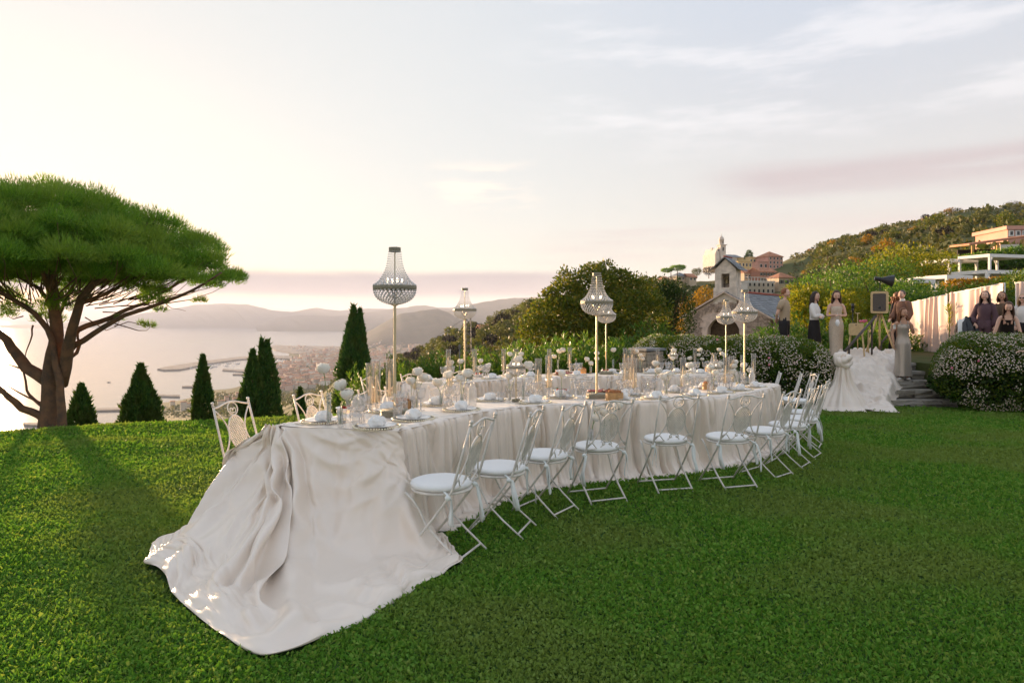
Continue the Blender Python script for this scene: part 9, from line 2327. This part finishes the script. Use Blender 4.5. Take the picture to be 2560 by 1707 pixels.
    hb((0, -0.018, 0.026), (0.088, 0.100, 0.106), 18, 12, lambda d: (0.80 if (d.y > 0.35 and d.z < 0.62) else 1.0) * (0.72 if d.z < -0.6 else 1.0) * (1 + (0.14 * math.sin(11 * d.x + 7 * d.z) * math.sin(9 * d.y + 5 * d.z) if style == "curly" else 0.03 * math.sin(14 * d.x + 9 * d.y))), mb)
    r = random.Random(int(h * 1000) + int(loc[0] * 100))
    if L > 0:
        for k in range(34 if style != "curly" else 46):
            a = r.uniform(PI * 0.92, PI * 2.08) if style != "part" else r.uniform(PI * 0.90, PI * 2.10)
            d = Vector((math.cos(a), math.sin(a), 0)); q0 = hc + R3 @ Vector((d.x * 0.070, d.y * 0.080 - 0.012, 0.07)); q1 = hc + R3 @ Vector((d.x * 0.094, d.y * 0.100 - 0.012, -0.03)); Lk = L * r.uniform(0.8, 1.05)
            q2 = q1 + Vector((d.x * 0.012, d.y * 0.02 + 0.0, -Lk * 0.5)); q3 = q1 + Vector((d.x * 0.0 + r.uniform(-.02, .02), d.y * 0.02 - 0.01 + r.uniform(-.02, .02), -Lk))
            if style == "curly":
                for z in range(4): 
                    c = q1.lerp(q3, z / 3) + Vector((r.uniform(-.05, .05), r.uniform(-.05, .05), 0)); mb.blob(c, r.uniform(0.020, 0.036), 6, 4)
            else: mb.tube([q0, q1, q2, q3], [0.018, 0.022, 0.020, 0.008], 5)
    mb.build("hair", hm, t)
    def limbs(mb, r_, frac, which=(0, 1)):
        for k in which:
            el, wr, _ = arms[k]; sx = -1 if k == 0 else 1; sh = Vector((lx + sx * sw_ * 0.98, ly - 0.005, 1.39 + lz)); el = Vector(el); wr = Vector(wr)
            pts = [sh + Vector((-sx * 0.05, 0, 0.03)), sh, sh.lerp(el, 0.5)]
            if frac >= 1: pts += [el, el.lerp(wr, 0.5), el.lerp(wr, min(1, frac - 1 + 0.0) if frac < 2 else 0.96)]
            else: pts[-1] = sh.lerp(el, frac)
            mb.tube(pts, [r_ * 0.9, r_ * 1.05] + [r_] * (len(pts) - 3) + [r_ * 0.9], 10)
    for fn in (top, bottom):
        for nm, m, rings, fold, nf, sleeve in fn:
            mb = MB()
            if rings == "trousers":
                for k, (kn, an) in enumerate(legs):
                    sx = -1 if k == 0 else 1
                    mb.tube([(sx * 0.06, 0, 1.02 + lz), (sx * 0.088, 0, 0.86 + lz), kn, Vector(an) + Vector((0, 0, 0.0))], [0.11, 0.112, 0.078, 0.068], 12)
                ring_cloth(mb, [(0, 0, 1.04 + lz, 0.148, 0.108), (0, 0, 0.95 + lz, 0.168, 0.122), (0, 0, 0.84 + lz, 0.172, 0.125)], 24)
            else: ring_cloth(mb, [(lx * min(1, max(0, (z - 0.95) / 0.42)) + x, ly * min(1, max(0, (z - 0.95) / 0.42)) + y, z + lz, a, b) for x, y, z, a, b in rings], 30, fold, nf, h)
            if sleeve: limbs(mb, sleeve[0], sleeve[1])
            o = mb.build(nm, m, t)
    mb = MB()
    for k, (kn, an) in enumerate(legs):
        a = Vector(an); mb.blob(a + Vector((0, 0.055, -0.055)), (0.046, 0.13, 0.035), 10, 6)
    mb.build("shoes", M_white if "silver" in label else M_blk, t)
    return t
SHIRT = [(0, 0, 1.47, 0.07, 0.06), (0, 0, 1.44, 0.13, 0.085), (0, 0, 1.39, 0.185, 0.112), (0, 0.01, 1.28, 0.188, 0.130), (0, 0.01, 1.15, 0.172, 0.122), (0, 0, 1.02, 0.176, 0.124), (0, 0, 0.95, 0.182, 0.130)]
BLOUSE = [(0, 0, 1.46, 0.07, 0.06), (0, 0, 1.43, 0.12, 0.08), (0, 0, 1.38, 0.165, 0.105), (0, 0.02, 1.27, 0.158, 0.135), (0, 0.01, 1.14, 0.135, 0.112), (0, 0, 1.03, 0.142, 0.108)]
STRAP = [(0, 0.02, 1.36, 0.135, 0.105), (0, 0.025, 1.29, 0.142, 0.128), (0, 0.02, 1.22, 0.132, 0.112), (0, 0.0, 1.09, 0.118, 0.098), (0, 0, 0.97, 0.155, 0.122), (0, 0, 0.86, 0.176, 0.138)]
SKIRT = [(0, 0, 1.06, 0.128, 0.10), (0, 0, 0.95, 0.165, 0.125), (0, 0, 0.7, 0.19, 0.15), (0, 0, 0.35, 0.215, 0.18), (0, 0, 0.06, 0.24, 0.20)]
m_ = lambda n, c, r_=0.7, **k: mat(n, c, r_, 0.25, **k)
P_polo, P_trou, P_blo, P_blk2 = m_("beige_polo", (0.44, 0.33, 0.22)), m_("black_trousers", (0.02, 0.017, 0.018)), m_("white_blouse", (0.76, 0.72, 0.68)), m_("black_skirt", (0.018, 0.014, 0.014))
P_seq = m_("champagne_sequins", (0.66, 0.54, 0.42), 0.3, var=0.3, vscale=110, bump=0.6, bscale=160); P_suit = m_("brown_suit", (0.20, 0.10, 0.065)); P_silk = mat("silver_silk", (0.42, 0.36, 0.30), 0.24, 0.6, metal=0.25, sheen=0.2)
P_pur, P_knit = m_("plum_shirt", (0.10, 0.055, 0.065)), m_("brown_knit_dress", (0.12, 0.075, 0.045), bump=0.4, bscale=140)
up_ = lambda x, y, z: (x, y, z)
hang = lambda sx: ((sx * 0.235, -0.02, 1.13), (sx * 0.22, 0.05, 0.88), (0, 0.1, -1, -sx, 0, 0))
person((7.02, 17.6, TZ), (0.8, -0.6), 1.78, M_skin, "ginger-haired man in beige polo and dark trousers, hands behind his back", (((-0.27, -0.10, 1.12), (-0.05, -0.17, 0.96), (0.9, 0, -0.3, 0, -1, 0)), ((0.27, -0.10, 1.12), (0.05, -0.18, 0.94), (-0.9, 0, -0.3, 0, -1, 0))),
       [("polo_shirt", P_polo, SHIRT, 0.02, 5, (0.080, 0.62))], [("trousers", P_trou, "trousers", 0, 0, None)], (H_red, 0, "short"), (0.1, 0.0), fem=False)
person((7.66, 17.3, TZ), (0.75, -0.66), 1.68, M_skin, "dark-haired woman in white blouse and long black skirt, arms folded", (((-0.21, 0.05, 1.12), (0.06, 0.21, 1.10), (0.9, 0.1, 0.1, 0, -0.5, -1)), ((0.21, 0.05, 1.12), (-0.04, 0.19, 1.13), (-0.9, 0.1, 0.1, 0, -0.5, -1))),
       [("blouse", P_blo, BLOUSE, 0.02, 6, (0.062, 2.0))], [("long_skirt", P_blk2, SKIRT, 0.05, 8, None)], (H_dk, 0.34, "long"), (-0.15, -0.2))
person((8.12, 17.1, TZ), (-0.22, -0.97), 1.70, M_skin, "woman in shimmering champagne dress looking down at her hands", (((-0.22, 0.03, 1.12), (-0.04, 0.24, 1.14), (0.8, 0.5, 0, 0, 0, -1)), ((0.22, 0.03, 1.12), (0.05, 0.24, 1.14), (-0.8, 0.5, 0, 0, 0, -1))),
       [("dress_top", P_seq, STRAP, 0.01, 6, None)], [("dress_skirt", P_seq, [(0, 0, 0.88, 0.176, 0.138), (0, 0, 0.6, 0.165, 0.135), (0, 0, 0.35, 0.150, 0.125), (0, 0, 0.12, 0.165, 0.14)], 0.02, 7, None)], (H_br, 0.30, "long"), (0.0, -0.38))
bag = MB(); bag.blob((0, 0, 0), (0.055, 0.04, 0.10), 12, 8, lambda d: 1 + 0.1 * math.sin(7 * d.x) - 0.25 * max(0, d.z)); bag.tube([(-0.03, 0, 0.07), (0, 0, 0.24), (0.03, 0, 0.07)], 0.006, 5)
o = bag.build("pouch_bag", M_china); o.location = W(2094, 806, 16.83); tag(o, "white pouch bag hanging from the shimmering woman's wrist", "bag")
person((11.35, 20.15, TZ), (0.5, -0.8), 1.76, M_skin, "curly copper-haired woman in black behind the man in the brown suit", (((-0.22, 0.02, 1.13), (-0.10, 0.22, 1.28), (0.5, 0.3, 0.8)), hang(1)), [("black_top", P_trou, BLOUSE, 0.02, 6, (0.060, 2.0))], [("black_skirt", P_blk2, SKIRT, 0.06, 8, None)], (H_cop, 0.16, "curly"), (0.2, 0.0))
person((11.22, 19.6, TZ), (-0.85, -0.25), 1.80, M_skin, "man with cropped hair in a brown suit, seen side-on by the photo booth", (((-0.25, 0.0, 1.12), (-0.24, 0.14, 0.92), (0, 0.5, -0.9)), ((0.25, 0.02, 1.13), (0.20, 0.20, 0.98), (-0.2, 0.8, -0.5))),
       [("shirt_collar", P_blo, [(0, 0.01, 1.53, 0.058, 0.058), (0, 0.01, 1.46, 0.075, 0.07)], 0, 5, None), ("jacket", P_suit, SHIRT[:-1] + [(0, 0, 0.84, 0.20, 0.145)], 0.02, 5, (0.078, 2.0))], [("trousers", P_suit, "trousers", 0, 0, None)], (H_gr, 0, "short"), (0.25, 0.0), fem=False)
P6 = person((9.02, 15.75, -0.108), (-0.22, -0.97), 1.62, M_skin2, "woman in a long silver silk gown holding a cup on the steps", (((-0.23, 0.0, 1.13), (-0.17, 0.16, 1.27), (0.25, 0.3, 0.9, 0.9, 0.2, 0)), hang(1)),
       [("gown_bodice", P_silk, STRAP, 0.012, 5, None)], [("gown_skirt", P_silk, [(0, 0, 0.88, 0.177, 0.139), (0, 0, 0.6, 0.178, 0.15), (0, 0, 0.35, 0.185, 0.16), (0, 0, 0.10, 0.215, 0.185)], 0.035, 5, None)], (H_cop, 0.26, "long"), (0.35, -0.15))
mb = MB()
for sx in (-1, 1): mb.tube([(sx * 0.06, 0.13, 1.34), (sx * 0.085, 0.085, 1.42), (sx * 0.06, 0.0, 1.455)], 0.008, 5)
mb.build("gown_straps", P_silk, P6)
cup = MB(); cup.lathe([(0.024, 0.0), (0.034, 0.10), (0.036, 0.10)], 12); o = cup.build("paper_cup", M_china); o.location = W(2236, 822, 15.6); tag(o, "white cup held up in the silver-gowned woman's hand", "cup")
pock = lambda sx: ((sx * 0.24, -0.04, 1.12), (sx * 0.16, 0.12, 0.96), (-sx * 0.5, 0.3, -0.7))
person((11.20, 16.2, TZ), (-0.75, -0.66), 1.66, M_skin, "woman with long dark hair in a plum shirt by the blush curtain", (hang(-1), pock(1)), [("shirt", P_pur, BLOUSE[:-1] + [(0, 0, 1.02, 0.155, 0.115), (0, 0, 0.88, 0.178, 0.13)], 0.03, 6, (0.066, 2.0))], [("trousers", P_pur, "trousers", 0, 0, None)], (H_dk, 0.36, "part"), (0.15, 0.1), lean=(-0.02, -0.03, 0))
person((11.93, 16.6, TZ), (-0.8, -0.6), 1.66, M_skin2, "woman with brown bob in a brown knitted dress, second from the right", (hang(-1), hang(1)), [("knit_top", P_knit, BLOUSE, 0.01, 6, (0.058, 2.0))], [("knit_skirt", P_knit, [(0, 0, 1.06, 0.135, 0.105), (0, 0, 0.92, 0.175, 0.135), (0, 0, 0.6, 0.18, 0.15), (0, 0, 0.25, 0.2, 0.17)], 0.03, 7, None)], (H_br, 0.13, "part"), (0.2, 0.05))
P9 = person((11.95, 15.95, TZ), (-0.85, -0.5), 1.58, M_skin, "blonde woman in white puffed blouse and sunglasses at the right edge", (pock(-1), pock(1)), [("blouse", P_blo, BLOUSE, 0.03, 6, (0.080, 2.0))], [("trousers", P_trou, "trousers", 0, 0, None)], (H_bl, 0.16, "part"), (0.2, 0.12))
mb = MB()
for sx in (-1, 1): mb.blob(Vector((sx * 0.034 - 0.02, 0.135, 1.655)), (0.028, 0.010, 0.020), 8, 5)
mb.build("sunglasses", M_eye, P9)
person((11.28, 15.6, TZ - 0.12), (-0.45, -0.9), 1.66, M_skin, "bare-shouldered dark-haired woman bending down behind the right hedge", (((-0.24, 0.30, 0.84), (-0.18, 0.42, 0.62), (0.1, 0.4, -0.9)), ((0.26, 0.28, 0.86), (0.20, 0.40, 0.62), (0, 0.4, -0.9))), [("top", P_blk2, [(0, 0.0, 1.33, 0.13, 0.10), (0, 0.0, 1.2, 0.14, 0.12), (0, 0, 1.0, 0.15, 0.12)], 0.01, 6, None)], [("skirt", P_blk2, [(0, 0, 1.04, 0.14, 0.11), (0, 0, 0.8, 0.19, 0.16), (0, 0, 0.4, 0.22, 0.2)], 0.03, 7, None)], (H_br, 0.30, "long"), (-0.1, -0.45), legs=(((-0.12, 0.30, 0.48), (-0.12, 0.02, 0.22)), ((0.12, 0.30, 0.48), (0.12, 0.02, 0.22))), lean=(0.0, 0.26, -0.16))
person((9.83, 12.6, G(0, 12.6)), (-0.92, 0.35), 1.72, M_skin, "person in dark clothes at the right edge, only a reaching hand showing", (((-0.22, 0.10, 1.15), (-0.12, 0.33, 1.26), (0.1, 0.95, 0.1)), hang(1)), [("dark_top", P_trou, BLOUSE, 0.02, 6, (0.060, 1.6))], [("dark_skirt", P_blk2, SKIRT, 0.05, 8, None)], (H_dk, 0.3, "long"))
